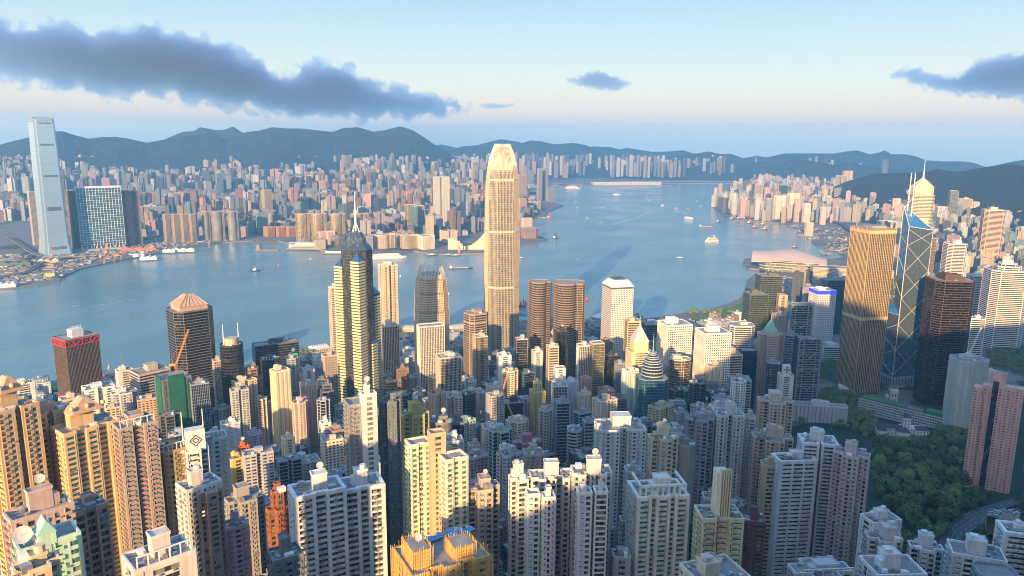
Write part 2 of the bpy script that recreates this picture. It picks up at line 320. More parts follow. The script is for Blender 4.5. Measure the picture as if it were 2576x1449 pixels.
# sight line distance in metres from the viewpoint to the roof of the nearest towers
DIST = {'sunlit cream estate block': 480, 'peach estate block': 500, 'wide cream estate tower': 490, 'shaded estate wing': 485, 'bronze apartment tower': 500, 'white tower topped by a sign box': 500, 'pale green tower': 515,
'slim white tower': 430, 'orange and brown corner tower': 425, 'old grey stepped tower': 520, 'lilac apartment block': 450, 'red brown estate block': 360, 'pinkish block with dish': 345, 'white block with roof garden': 290, 'pale grey block with open roof frame': 300, 'mint green gabled building': 310,
'orange brown tower': 440, 'dark grey tower': 360, 'white balcony tower': 400, 'white balcony tower twin': 410, 'tall grey glass apartment tower': 470, 'blank white lift core': 462, 'dark slate apartment slab': 480, 'yellow lit gold tower': 520, 'dark curved apartment tower': 540, 'blue black tower': 560,
'cream tower left wing': 430, 'tan windowless lift core': 425, 'cream tower right wing': 425, 'pale tower with balcony grid': 520, 'tower wrapped in golden bamboo scaffolding': 380, 'taupe cruciform tower': 440, 'white estate tower left wing': 425, 'white estate tower middle': 425, 'white estate tower right wing': 420, 'front finger of the white estate': 400, 'second finger of the white estate': 400, 'third finger of the white estate': 398, 'fourth finger of the white estate': 398,
'white tower with arcaded penthouse': 430, 'green glass tower behind the arcaded penthouse': 510, 'dark green balcony tower': 520, 'pale blue white tower pair': 600, 'slim grey green block': 520, 'grey estate tower': 640, 'blue grey estate tower': 650, 'narrow lilac grey tower': 670, 'beige tower with white bands': 640, 'beige tower with penthouse': 760, 'narrow olive tower': 600, 'brown lower block': 480, 'gold lit cream tower': 410, 'grey brown block': 480,
'big white slab tower': 600, 'white slab tower': 610, 'mauve tower under scaffold nets': 590, 'low pale pink block': 520, 'low white block': 560, 'low white house with grey roof': 520, 'low white house with turquoise roof': 500, 'bottom edge roof': 430, 'bottom edge white roof house': 440, 'cream flat roof with low parapet': 300, 'white building corner': 520, 'grey pitched corner block': 430,
'small grey blank block': 430, 'narrow cream block': 480}
# ================================================================ BUILDING MATERIALS
def wall_uv(q):
    tcn = q.n('ShaderNodeTexCoord'); s = q.n('ShaderNodeSeparateXYZ'); q.l(tcn.outputs['Object'], s.inputs[0])
    sn = q.n('ShaderNodeSeparateXYZ'); q.l(tcn.outputs['Normal'], sn.inputs[0])
    u = q.math('SUBTRACT', q.math('MULTIPLY', s.outputs[1], sn.outputs[0]), q.math('MULTIPLY', s.outputs[0], sn.outputs[1]))
    return u, s.outputs[2], tcn.outputs['Object'], sn
def cell(q, v, size): 
    k = q.math('DIVIDE', v, size); return q.math('FLOOR', k), q.math('FRACT', k)
def m_wall():
    q = Mat('painted_wall'); u, v, P, sn = wall_uv(q); oi = q.n('ShaderNodeObjectInfo'); col = oi.outputs['Color']
    mp = q.n('ShaderNodeMapping'); mp.inputs['Scale'].default_value = (1, 1, .12); q.l(P, mp.inputs[0])
    st = q.noise(mp.outputs[0], .35, 4, .7); f = q.n('ShaderNodeMapRange'); f.inputs[1].default_value = .35; f.inputs[2].default_value = .7; f.inputs[3].default_value = 1.08; f.inputs[4].default_value = .72; q.l(st, f.inputs[0])
    vm = q.n('ShaderNodeVectorMath', operation='SCALE'); q.l(col, vm.inputs[0]); q.l(f.outputs[0], vm.inputs['Scale']); q.l(vm.outputs[0], q.p.inputs['Base Color']); q.p.inputs['Roughness'].default_value = .78
    return q.m
def m_glazing(metal, rough, var, fh=3.0, bw=2.4, lit=.0005):
    q = Mat('window_glass'); u, v, P, sn = wall_uv(q); oi = q.n('ShaderNodeObjectInfo'); col = oi.outputs['Color']
    fi, ff = cell(q, v, fh); ui, uf = cell(q, q.math('ADD', u, 500), bw)
    cb = q.n('ShaderNodeCombineXYZ'); q.l(ui, cb.inputs[0]); q.l(fi, cb.inputs[1]); q.l(q.math('MULTIPLY', oi.outputs['Random'], 90), cb.inputs[2])
    wn = q.n('ShaderNodeTexWhiteNoise', noise_dimensions='3D'); q.l(cb.outputs[0], wn.inputs[0])
    f = q.math('POWER', wn.outputs['Value'], 3.0)
    c = q.mix(q.math('MULTIPLY', f, var), col, (.34, .36, .34, 1))
    mull = q.math('LESS_THAN', uf, .07); c = q.mix(q.math('MULTIPLY', mull, .6), c, (.3, .3, .3, 1))
    q.l(c, q.p.inputs['Base Color']); q.p.inputs['Metallic'].default_value = metal
    q.l(q.math('ADD', q.math('MULTIPLY', f, .3), rough), q.p.inputs['Roughness'])
    if lit:
        w2 = q.n('ShaderNodeTexWhiteNoise', noise_dimensions='3D'); ad = q.n('ShaderNodeVectorMath', operation='ADD'); ad.inputs[1].default_value = (7.3, 1.7, 3.1); q.l(cb.outputs[0], ad.inputs[0]); q.l(ad.outputs[0], w2.inputs[0])
        on = q.math('LESS_THAN', w2.outputs['Value'], lit); q.p.inputs['Emission Color'].default_value = (1, .6, .22, 1); q.l(q.math('MULTIPLY', on, .9), q.p.inputs['Emission Strength'])
    # each pane tilts a little, so reflections break up from pane to pane
    nb = q.n('ShaderNodeVectorMath', operation='SUBTRACT'); q.l(wn.outputs['Color'], nb.inputs[0]); nb.inputs[1].default_value = (.5, .5, .5)
    sc = q.n('ShaderNodeVectorMath', operation='SCALE'); q.l(nb.outputs[0], sc.inputs[0]); sc.inputs['Scale'].default_value = .014
    ge = q.n('ShaderNodeNewGeometry'); ad2 = q.n('ShaderNodeVectorMath', operation='ADD'); q.l(ge.outputs['Normal'], ad2.inputs[0]); q.l(sc.outputs[0], ad2.inputs[1]); q.l(ad2.outputs[0], q.p.inputs['Normal'])
    return q.m
def m_facade(name, fh, bw, fu, fv, attr=False, glass=(.035, .045, .06), rough=.75):
    """far facade: wall colour with a grid of small dark panes"""
    q = Mat(name); u, v, P, sn = wall_uv(q)
    if attr: a = q.n('ShaderNodeVertexColor'); a.layer_name = 'tint'; col = a.outputs[0]
    else: oi = q.n('ShaderNodeObjectInfo'); col = oi.outputs['Color']
    fi, ff = cell(q, v, fh); ui, uf = cell(q, q.math('ADD', u, 500), bw)
    w = q.math('MULTIPLY', q.math('LESS_THAN', ff, fv), q.math('LESS_THAN', uf, fu))
    side = q.math('LESS_THAN', q.math('ABSOLUTE', sn.outputs[2]), .5); w = q.math('MULTIPLY', w, side)
    bi, bf = cell(q, q.math('ADD', u, 500), bw*3.3); strip = q.math('GREATER_THAN', bf, .22); w = q.math('MULTIPLY', w, strip)
    cb = q.n('ShaderNodeCombineXYZ'); q.l(ui, cb.inputs[0]); q.l(fi, cb.inputs[1]); wn = q.n('ShaderNodeTexWhiteNoise', noise_dimensions='2D'); q.l(cb.outputs[0], wn.inputs[0])
    gc = q.mix(wn.outputs['Value'], glass+(1,), tuple(min(1, g*3.4) for g in glass)+(1,))
    roof = q.math('GREATER_THAN', sn.outputs[2], .5); base = q.mix(q.math('MULTIPLY', roof, .55), col, (.22, .21, .2, 1))
    base = q.mix(.25, base, q.mix(q.noise(P, .06, 3), (.1, .1, .1, 1), (1, 1, 1, 1)), 'MULTIPLY') if False else base
    q.l(q.mix(w, base, gc), q.p.inputs['Base Color'])
    q.l(q.math('SUBTRACT', rough, q.math('MULTIPLY', w, .5)), q.p.inputs['Roughness'])
    return q.m
WALL = m_wall()
GLZ = {'win': m_glazing(0.0, .12, .75), 'teal': m_glazing(.25, .12, .45), 'curt': m_glazing(.75, .07, .18, 3.9, 1.8, 0), 'dark': m_glazing(.35, .1, .25, 3.9, 1.8, 0)}
q = Mat('silver_glass'); oi = q.n('ShaderNodeObjectInfo'); q.l(oi.outputs['Color'], q.p.inputs['Base Color']); q.p.inputs['Metallic'].default_value = .55; q.p.inputs['Roughness'].default_value = .28; GLZ['silver'] = q.m
FAR_R = m_facade('far_housing_wall', 3.0, 2.6, .5, .55)
FAR_O = m_facade('far_office_wall', 3.8, 2.2, .85, .5, glass=(.03, .05, .07))
FAR_S = m_facade('far_mass_wall', 3.0, 2.6, .5, .5, attr=True)
ROOF = plain('roof_deck', (.27, .26, .25), .9, var=.45, scale=.25)
DISH = plain('dish_grey', (.38, .39, .40), .7)
WHITE = plain('white_paint', (.7, .7, .68), .6)
METAL = plain('grey_metal', (.4, .42, .44), .4, .6)
DARK = plain('dark_plant', (.09, .09, .1), .7)
PAL = dict(cream=(.66, .54, .38), white=(.74, .73, .70), grey=(.40, .41, .42), lgrey=(.56, .57, .58), dgrey=(.16, .165, .18), beige=(.52, .43, .32), brown=(.26, .17, .12), pink=(.66, .45, .38), lilac=(.45, .39, .44),
  orange=(.62, .20, .07), black=(.035, .035, .04), yellow=(.7, .52, .2), stone=(.47, .40, .34), salmon=(.55, .33, .25), olive=(.42, .37, .22), maroon=(.25, .09, .08), magenta=(.36, .13, .17), mint=(.42, .62, .52), bronze=(.42, .30, .17), teal=(.10, .32, .30), gteal=(.03, .13, .12), gblue=(.02, .07, .13),
  gdark=(.022, .026, .03), ggold=(.30, .27, .15), ggrn=(.09, .13, .09), gbrn=(.07, .05, .035), gsil=(.35, .42, .45), ggrey=(.10, .12, .13), bronze2=(.30, .22, .13), slate=(.25, .28, .33), rust=(.42, .17, .09))
# ================================================================ BUILDER
def offset(poly, t):
    n = len(poly); o = []
    for i in range(n):
        p0, p1, p2 = poly[i-1], poly[i], poly[(i+1) % n]
        a = Vector((p1[0]-p0[0], p1[1]-p0[1])).normalized(); b = Vector((p2[0]-p1[0], p2[1]-p1[1])).normalized()
        na = Vector((a.y, -a.x)); nb = Vector((b.y, -b.x)); m = na+nb
        if m.length < 1e-4: m = na
        m = m/max(.3, m.dot(na)*1.0) if abs(m.dot(na)) > 1e-6 else m
        o.append((p1[0]+m.x*t, p1[1]+m.y*t))
    return o
def rect(w, d, cx=0, cy=0): return [(cx-w/2, cy-d/2), (cx+w/2, cy-d/2), (cx+w/2, cy+d/2), (cx-w/2, cy+d/2)]
def plan(kind, w, d):
    a, b = w/2, d/2
    if kind == 'oct':
        c = min(w, d)*.2; return [(-a+c, -b), (a-c, -b), (a, -b+c), (a, b-c), (a-c, b), (-a+c, b), (-a, b-c), (-a, -b+c)]
    if kind == 'round': return [(a*math.cos(t*math.pi/12), b*math.sin(t*math.pi/12)) for t in range(24)]
    if kind == 'cross':
        c, e = w*.27, d*.27; return [(-a+c, -b), (a-c, -b), (a-c, -b+e), (a, -b+e), (a, b-e), (a-c, b-e), (a-c, b), (-a+c, b), (-a+c, b-e), (-a, b-e), (-a, -b+e), (-a+c, -b+e)]
    if kind == 'notch':
        c = w*.09; e = d*.22; return [(-a, -b), (-c, -b), (-c, -b+e), (c, -b+e), (c, -b), (a, -b), (a, -b+d*.38), (a-e*.5, -b+d*.38), (a-e*.5, b-d*.38), (a, b-d*.38), (a, b), (-a, b), (-a, b-d*.38), (-a+e*.5, b-d*.38), (-a+e*.5, -b+d*.38), (-a, -b+d*.38)]
    if kind == 'fingers':
        e = d*.3; xs = [-a, -a+w*.16, -a+w*.16, -a+w*.30, -a+w*.30, -a+w*.44, -a+w*.44, -a+w*.56, -a+w*.56, -a+w*.70, -a+w*.70, -a+w*.84, -a+w*.84, a]
        ys = [-b+e*.6, -b+e*.6, -b, -b, -b+e, -b+e, -b+e*.7, -b+e*.7, -b+e, -b+e, -b, -b, -b+e*.6, -b+e*.6]
        return list(zip(xs, ys))+[(a, b), (-a, b)]
    if kind == 'zig':
        n = 5 if w > 24 else 3; pts = []
        for i in range(n): x0 = -a+w*i/n; pts += [(x0, -b+(d*.10 if i % 2 else 0)), (x0+w/n, -b+(d*.10 if i % 2 else 0))]
        return pts+[(a, b), (-a, b)]
    if kind == 'tri': return [(-a, -b), (a, -b), (0, b)]
    return rect(w, d)
def band_ring(m, poly, off, z0, z1):
    n = len(poly)
    for i in range(n):
        j = (i+1) % n; a, b, c, d = poly[i], poly[j], off[i], off[j]
        m.quad((*c, z0), (*d, z0), (*d, z1), (*c, z1)); m.quad((*c, z1), (*d, z1), (*b, z1), (*a, z1)); m.quad((*a, z0), (*b, z0), (*d, z0), (*c, z0))
def pier(m, a, t, n, u0, u1, dep, z0, z1, c0=None, c1=None):
    p0 = (a[0]+t.x*u0, a[1]+t.y*u0); p1 = (a[0]+t.x*u1, a[1]+t.y*u1)
    q0 = c0 or (p0[0]+n.x*dep, p0[1]+n.y*dep); q1 = c1 or (p1[0]+n.x*dep, p1[1]+n.y*dep)
    m.quad((*q0, z0), (*q1, z0), (*q1, z1), (*q0, z1))
    if not c0: m.quad((*p0, z0), (*q0, z0), (*q0, z1), (*p0, z1))
    if not c1: m.quad((*q1, z0), (*p1, z0), (*p1, z1), (*q1, z1))
    m.quad((*q0, z1), (*q1, z1), (*p1, z1), (*p0, z1))
STY = dict(  # floor height, band height, band depth, pier spacing, pier width, pier depth, glazing
  grid=(3.8, 1.7, .45, 3.4, 1.3, .5, 'dark'), band=(3.9, 1.6, .5, 0, 1.0, .55, 'dark'), fin=(3.9, .5, .15, 2.6, .7, .6, 'dark'), resi=(3.0, 1.2, .25, 4.0, 1.3, .32, 'win'), resi2=(3.0, 1.1, .3, 3.0, .9, .38, 'win'),
  balc=(3.0, 1.1, 1.3, 7.5, .9, 1.36, 'win'), curt=(3.9, .35, .08, 0, .35, .1, 'curt'), gband=(3.9, 1.0, .3, 0, .6, .34, 'curt'), blank=(3.2, 1.3, .25, 30, 9.0, .3, 'win'), mull=(3.9, .4, .1, 1.9, .35, .3, 'curt'), tgrid=(3.0, 1.25, .3, 4.6, 1.5, .36, 'teal'))
def part(m, name, mat, root, col=None):
    if not m.f: return None
    o = m.build(name, mat, root)
    if col: o.color = (*col, 1)
    return o
def roof_kit(root, rng, w, d, z, col, kit, px):
    """lift housings, tanks, dishes and plant that stand on a roof and belong to it"""
    hs = []
    if 'n' in kit: return
    big = 'H' in kit
    k = 1 if w < 18 else 2
    m = MB(); hh = rng.uniform(3.5, 5.5) if not big else 8
    hw, hd = w*rng.uniform(.3, .42), d*rng.uniform(.35, .5); hx, hy = rng.uniform(-.12, .12)*w, rng.uniform(-.02, .12)*d
    m.box(hx, hy, hw, hd, z, z+hh); up = rng.random()
    if up < .35: m.box(hx-hw*.15, hy, hw*.45, hd*.6, z+hh, z+hh+1.8)
    elif up < .6: m.prism([(hx+hw*.2+1.6*math.cos(i_*math.pi/5), hy+1.6*math.sin(i_*math.pi/5)) for i_ in range(10)], z+hh, z+hh+2.2)
    if rng.random() < .5: m.box(hx+rng.choice((-1, 1))*hw*.62, hy-hd*.1, hw*.34, hd*.7, z+.01, z+hh*.6)
    lh = part(m, 'lift_housing', WALL, root, col)
    m = MB(); band_ring(m, rect(hw, hd, hx, hy), rect(hw+.5, hd+.5, hx, hy), z+hh-.6, z+hh+.5); part(m, 'housing_parapet', WALL, lh, tuple(min(.8, c*1.15) for c in col))
    if px > 40:
        for _ in range(rng.randint(1, 3)):
            m = MB(); x, y = rng.uniform(-.4, .4)*w*.9, rng.choice((-1, 1))*rng.uniform(.3, .4)*d
            m.box(x, y, rng.uniform(2, 4), rng.uniform(2, 3.4), z+.3, z+rng.uniform(1.6, 3.2)); part(m, 'water_tank', rng.choice((WHITE, METAL)), root)
        m = MB()
        for _ in range(20):
            x, y = rng.uniform(-.42, .42)*w, rng.uniform(-.42, .42)*d
            if abs(x-hx) < hw/2+1 and abs(y-hy) < hd/2+1: continue
            if rng.random() < .5: m.box(x, y, rng.uniform(.8, 2), rng.uniform(.8, 2), z+.2, z+rng.uniform(.8, 1.8))
            else: m.bar((x, y, z+.5), (x+rng.uniform(-5, 5), y, z+.5), .22)
        part(m, 'roof_plant', METAL, root)
        m = MB(); x, y = rng.uniform(-.4, .4)*w, rng.uniform(-.4, .3)*d; m.bar((x, y, z), (x, y, z+rng.uniform(5, 9)), .14, n=3, r2=.06); m.bar((x-1.2, y, z+4.4), (x+1.2, y, z+4.4), .07, n=3); part(m, 'aerial', METAL, root)
    if 'd' in kit or (px > 60 and rng.random() < .15):
        dish(lh, hx+hw*.1, hy-hd*.1, z+hh+2.3, 1.3 if 'd' not in kit else 1.8)
    if 'g' in kit:
        m = MB(); shrub_blob(m, rng, -w*.28, -d*.3, z+.3, w*.3, d*.22, 2.5); part(m, 'roof_garden', LEAF, root)
    if 'm' in kit:
        m = MB(); m.bar((hx, hy, z+hh), (hx, hy, z+hh+16), .35, r2=.12); part(m, 'mast', METAL, root)
    if 'r' in kit:
        m = MB()
        for i in range(6): x = -w*.45+w*.9*i/5; m.bar((x, -d*.45, z), (x, -d*.45, z+5), .25)
        m.bar((-w*.45, -d*.45, z+5), (w*.45, -d*.45, z+5), .3)
        part(m, 'roof_frame', WHITE, root)
def dish(root, x, y, z, r):
    m = MB(); n = 14
    ax = Vector((-.3, -.75, .6)).normalized(); u = ax.orthogonal().normalized(); w = ax.cross(u); c = Vector((x, y, z+r*.8))
    prev = None
    for k, (rr, dz) in enumerate(((0.02, 0), (.55, .09), (1, .28))):
        ring = [c+ax*dz*r+(u*math.cos(2*math.pi*i/n)+w*math.sin(2*math.pi*i/n))*r*rr for i in range(n)]
        if prev:
            for i in range(n): m.quad(prev[i], prev[(i+1) % n], ring[(i+1) % n], ring[i])
        prev = ring
    m.bar(c, c+ax*r*.8, .08); m.bar((x, y, z-1.5), c, .25); part(m, 'satellite_dish', DISH, root)
def shrub_blob(m, rng, x, y, z, w, d, h):
    for _ in range(int(w*d*.7)+14):
        px, py = x+rng.uniform(-.5, .5)*w, y+rng.uniform(-.5, .5)*d; pz = z+rng.uniform(.1, h); s = rng.uniform(.4, .9)
        a = rng.uniform(0, 6.28); t = rng.uniform(-.6, .9); dx, dy = math.cos(a)*s, math.sin(a)*s
        m.quad((px-dx, py-dy, pz-t*s), (px+dx, py+dy, pz-t*s*.2), (px+dx-dy, py+dy+dx, pz+t*s), (px-dx-dy, py-dy+dx, pz+s*.4))
q = Mat('leaf'); oi = q.n('ShaderNodeObjectInfo'); g = q.n('ShaderNodeNewGeometry'); f = q.noise(g.outputs['Position'], .35, 2)
q.l(q.mix(q.math('ADD', q.math('MULTIPLY', f, .35), q.math('MULTIPLY', q.math('POWER', oi.outputs['Random'], 1.6), .75)), (.014, .04, .012, 1), (.17, .24, .06, 1)), q.p.inputs['Base Color']); q.p.inputs['Roughness'].default_value = .8
LEAF = q.m
ANCH = []      # (px, py, dist, short phrase)
FOOT = []      # footprints: x, y, radius
def tower(label, cx, ytop, wpx, h, style='resi', pl='box', wall='grey', glass=None, rot=None, asp=.8, kit='', name=None, cat=None, pos=None, group=None, cut=0, wm=None, seed=None, steps=None, blankL=False, blankR=False):
    rng = random.Random(seed if seed is not None else int(cx*7+ytop*13))
    p = pos or (CAM+ray(cx, ytop)*DIST[label.split('|')[0]] if label.split('|')[0] in DIST else hit(cx, ytop, h)); base = max(3.9, terrain(p.x, p.y)); depth = (p-CAM).dot(FW); H = p.z-base+3
    head = YAW+math.atan((cx-1288)/FPX); th = (-head+R(rot)) if rot is not None else R(-28.0)
    r = th+head; W_ = wpx/FPX*depth if wm is None else wm
    w = W_/(abs(math.cos(r))+asp*abs(math.sin(r))); d = w*asp
    short = label.split('|')[0]; label = label.replace('|', ' ')
    res = style in ('resi', 'resi2', 'balc', 'blank', 'tgrid'); nm = name or ('apartment_tower' if res else 'office_tower')
    root = empty(nm, (p.x, p.y, base-3), th); tag(root, label, cat or ('apartment tower' if res else 'office tower'), group)
    ANCH.append((cx, ytop, depth, 'the '+short)); FOOT.append((p.x, p.y, max(w, d)*.55, p.z))
    wc = PAL[wall] if isinstance(wall, str) else wall; gcn = PAL[glass] if isinstance(glass, str) else (glass or (.03, .036, .042))
    fh, bh, bd, ps, pw, pd, gm = STY[style]
    if res and style != 'blank': ps *= rng.uniform(.72, 1.3); bh *= rng.uniform(.82, 1.25); fh *= rng.uniform(.96, 1.1); pw *= rng.uniform(.7, 1.3)
    secs = steps or [(1.0, 1.0)]; z0 = 0.0
    for si, (fz, sc) in enumerate(secs):
        z1 = H*fz; poly = plan(pl, w*sc, d*sc); n = len(poly)
        core = MB(); core.prism(poly, z0, z1-.05); part(core, 'glazing', GLZ[gm], root, gcn)
        m = MB(); off = offset(poly, bd); offp = offset(poly, pd)
        nf = max(1, int((z1-z0)/fh)); zz0 = z0 if si or cut == 0 else z0
        for f in range(nf+1):
            zb = z1-f*fh-bh
            if zb < z0: break
            if zb+base < cut: break
            band_ring(m, poly, off, zb, zb+bh-.02 if f else z1)
        bays = []
        for i in range(n):
            a, b = poly[i], poly[(i+1) % n]; t = Vector((b[0]-a[0], b[1]-a[1])); L_ = t.length
            if L_ < .6: continue
            t /= L_; nn = Vector((t.y, -t.x)); cw = min(pw*.6, L_*.3)
            conv0 = True
            left = nn.x < -.7; right = nn.x > .7
            if (blankL and left) or (blankR and right) or (L_ < 1.9 and res):
                pier(m, a, t, nn, 0, L_, pd+.02, z0, z1+.01, c0=offset(poly, pd+.02)[i], c1=offset(poly, pd+.02)[(i+1) % n]); continue
            if L_ > 7 or (pl == 'round' and i % 6 == 0) or pl not in ('round', 'bulge'):
                pier(m, a, t, nn, 0, cw, pd, z0, z1+.01, c0=offp[i]); pier(m, a, t, nn, L_-cw, L_, pd, z0, z1+.01, c1=offp[(i+1) % n])
            if ps:
                k = max(1, round((L_-cw)/ps)); sp = L_/k
                for j in range(1, k):
                    u = sp*j; wid = pw*(1.9 if res and j % 3 == 0 else 1); pier(m, a, t, nn, u-wid/2, u+wid/2, pd, z0, z1+.01)
                if style in ('resi', 'resi2', 'tgrid') and nn.y < .5 and L_ > 6:
                    for j in range(k):
                        if (j+si) % 2 == 0: bays.append((a, t, nn, sp*j+sp*.2, sp*j+sp*.8))
        part(m, 'wall', WALL, root, wc)
        nb = 0
        for (a, t, nn, u0, u1) in bays:
            if nb >= 12 or wpx < 28: break
            nb += 1; mb = MB(); kind = rng.random()
            for f in range(nf):
                zb = z1-(f+1)*fh+.2
                if zb < z0 or zb+base < cut: break
                dep = .75; hh = 1.0 if style != 'resi2' else 1.3
                p0 = (a[0]+t.x*u0+nn.x*.2, a[1]+t.y*u0+nn.y*.2); p1 = (a[0]+t.x*u1+nn.x*.2, a[1]+t.y*u1+nn.y*.2); q0 = (p0[0]+nn.x*dep, p0[1]+nn.y*dep); q1 = (p1[0]+nn.x*dep, p1[1]+nn.y*dep)
                mb.quad((*q0, zb), (*q1, zb), (*q1, zb+hh), (*q0, zb+hh)); mb.quad((*p0, zb), (*q0, zb), (*q0, zb+hh), (*p0, zb+hh)); mb.quad((*q1, zb), (*p1, zb), (*p1, zb+hh), (*q1, zb+hh)); mb.quad((*q0, zb+hh), (*q1, zb+hh), (*p1, zb+hh), (*p0, zb+hh))
            if mb.f: r0 = (a[0]+t.x*u0+nn.x*.78, a[1]+t.y*u0+nn.y*.78); zt = z1; zl_ = max(z0, zb); r1 = (r0[0]+t.x*.25, r0[1]+t.y*.25); mb.quad((*r0, zl_), (*r1, zl_), (*r1, zt), (*r0, zt)); mb.quad((r0[0]-nn.x*.6, r0[1]-nn.y*.6, zl_), (*r0, zl_), (*r0, zt), (r0[0]-nn.x*.6, r0[1]-nn.y*.6, zt))
            part(mb, 'bay_window' if kind < .6 else 'balcony', WALL, root, tuple(c*rng.choice((.8, 1.12, .95)) for c in wc))
        if wpx > 60 and res and si == len(secs)-1:
            ac = MB()
            for _ in range(int(wpx*2.6)):
                i = rng.randrange(n); a, b = poly[i], poly[(i+1) % n]; t = Vector((b[0]-a[0], b[1]-a[1])); L_ = t.length
                if L_ < 2: continue
                t /= L_; nn = Vector((t.y, -t.x))
                if nn.y > .3: continue
                u = rng.uniform(.1, .9)*L_; zb = z1-rng.randint(1, max(1, nf-1))*fh-rng.uniform(.2, .9); x, y = a[0]+t.x*u+nn.x*(pd+.3), a[1]+t.y*u+nn.y*(pd+.3)
                if zb > z0: ac.box(x, y, .9, .55, zb, zb+.6, rot=math.atan2(t.y, t.x))
            ao = part(ac, 'air_conditioner', METAL, root)
            if ao: ao['kind'] = 'stuff'
            pm = MB()
            for i in range(n):
                a, b = poly[i], poly[(i+1) % n]; t = Vector((b[0]-a[0], b[1]-a[1])); L_ = t.length
                if L_ < 3: continue
                t /= L_; nn = Vector((t.y, -t.x))
                if nn.y < .3: u = L_*rng.choice((.12, .5, .88)); pm.bar((a[0]+t.x*u+nn.x*(pd+.12), a[1]+t.y*u+nn.y*(pd+.12), z0), (a[0]+t.x*u+nn.x*(pd+.12), a[1]+t.y*u+nn.y*(pd+.12), z1), .11, n=3)
            part(pm, 'drain_pipe', METAL, root)
        dk = MB(); dk.face([(x, y, z1+.02) for x, y in offset(poly, -.1)]); part(dk, 'roof_deck', ROOF, root)
        pr = MB(); pz = 1.2
        po, pi = offset(poly, pd+.05), offset(poly, -.35)
        for i in range(n):
            j = (i+1) % n; pr.quad((*po[i], z1-.3), (*po[j], z1-.3), (*po[j], z1+pz), (*po[i], z1+pz)); pr.quad((*po[i], z1+pz), (*po[j], z1+pz), (*pi[j], z1+pz), (*pi[i], z1+pz)); pr.quad((*pi[j], z1), (*pi[i], z1), (*pi[i], z1+pz), (*pi[j], z1+pz))
        part(pr, 'parapet', WALL, root, tuple(min(.8, c*1.1) for c in wc))
        z0 = z1
    sc = secs[-1][1]; roof_kit(root, rng, w*sc, d*sc, H, wc, kit, wpx)
    return root, w*sc, d*sc, H, rng
# ================================================================ THE TOWERS OF THE HILLSIDE AND OF THE BUSINESS DISTRICT
T = tower
# ---- front, left
T('sunlit cream estate block|with teal windows at the left edge', 25, 1022, 120, 150, 'tgrid', 'notch', (.60, .42, .24), 'gteal', 24, .8, 'H')
T('peach estate block|with teal windows right of the sunlit cream one', 112, 1034, 112, 150, 'tgrid', 'notch', (.55, .38, .26), 'gteal', 20, .7, '')
T('wide cream estate tower|with blank piers and pediment rooftop house', 215, 1068, 150, 150, 'tgrid', 'zig', (.62, .44, .26), 'gteal', 22, .6, 'H')
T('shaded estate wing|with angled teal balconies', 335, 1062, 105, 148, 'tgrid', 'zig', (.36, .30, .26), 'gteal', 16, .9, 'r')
T('bronze apartment tower|with rows of small square windows', 430, 1128, 74, 118, 'resi2', 'box', (.40, .28, .14), 'gdark', 22, .9, 'r')
T('white tower topped by a sign box|with a diamond mark and two masts', 482, 1128, 80, 118, 'resi', 'cross', (.62, .63, .64), 'gdark', 8, .8, 'n')
SIGNBOX = (482, 1128)
T('pale green tower|with railed roof right of the diamond mark', 540, 1098, 58, 122, 'tgrid', 'box', (.45, .50, .48), 'gteal', 10, .8, 'r')
T('slim white tower|with orange corner bays and a roof lantern', 500, 1215, 104, 110, 'resi2', 'box', (.60, .58, .56), 'gdark', 24, .7, 'H')
T('orange and brown corner tower|below the white roof lantern', 525, 1235, 70, 108, 'resi', 'cross', (.36, .22, .17), 'gdark', 20, .9, 'n')
T('old grey stepped tower|with many small punched windows', 614, 1250, 102, 82, 'resi2', 'cross', (.34, .34, .33), 'gdark', 18, .8, 'H')
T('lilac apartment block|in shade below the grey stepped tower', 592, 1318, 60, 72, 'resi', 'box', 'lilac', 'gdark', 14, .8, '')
T('red brown estate block|with white window boxes at the lower left', 215, 1272, 96, 78, 'resi', 'zig', (.42, .25, .19), 'gdark', 20, .9, '')
T('pinkish block with dish|on a tall white rooftop house', 98, 1282, 148, 76, 'resi', 'box', (.46, .36, .32), 'gdark', 16, .5, 'Hd')
T('white block with roof garden|at the bottom left', 90, 1420, 110, 52, 'blank', 'cross', 'cream', 'gdark', 14, .8, 'g')
T('pale grey block with open roof frame|at the bottom left', 400, 1395, 165, 45, 'blank', 'box', (.60, .58, .56), 'gdark', 18, .7, 'Hr')
T('low pale block|beyond the mint gable at the edge', 12, 1418, 60, 40, 'blank', 'box', 'white', 'gdark', 14, .8, '')
# ---- front, centre
T('orange brown tower|with dark glass centre strip', 700, 1235, 74, 92, 'resi', 'cross', (.30, .11, .05), 'gdark', 20, .8, '', steps=[(.93, 1), (1, .55)])
T('dark grey tower|with turquoise pool deck', 718, 1392, 84, 55, 'resi', 'box', 'dgrey', 'gdark', 14, .9, 'H')
T('white balcony tower|with chequered dark recesses and a dish', 797, 1228, 128, 122, 'balc', 'zig', (.62, .63, .64), 'gdark', 14, .6, 'Hd')
T('white balcony tower twin|joined right of the chequered one with curved roof house', 908, 1215, 104, 124, 'balc', 'zig', (.62, .63, .64), 'gdark', 12, .7, 'H')
T('tall grey glass apartment tower|with a blank white core', 905, 1010, 78, 170, 'resi2', 'box', (.24, .26, .28), 'ggrey', 14, .8, 'nd')
T('blank white lift core|rising in front of the tall grey glass tower', 926, 990, 40, 178, 'blank', 'box', 'lgrey', 'ggrey', 14, .7, 'd', name='lift_tower', cat='lift tower', blankL=True)
T('dark slate apartment slab|rising behind the white balcony twin', 980, 1008, 56, 172, 'resi2', 'cross', (.15, .17, .20), 'ggrey', 14, .9, '')
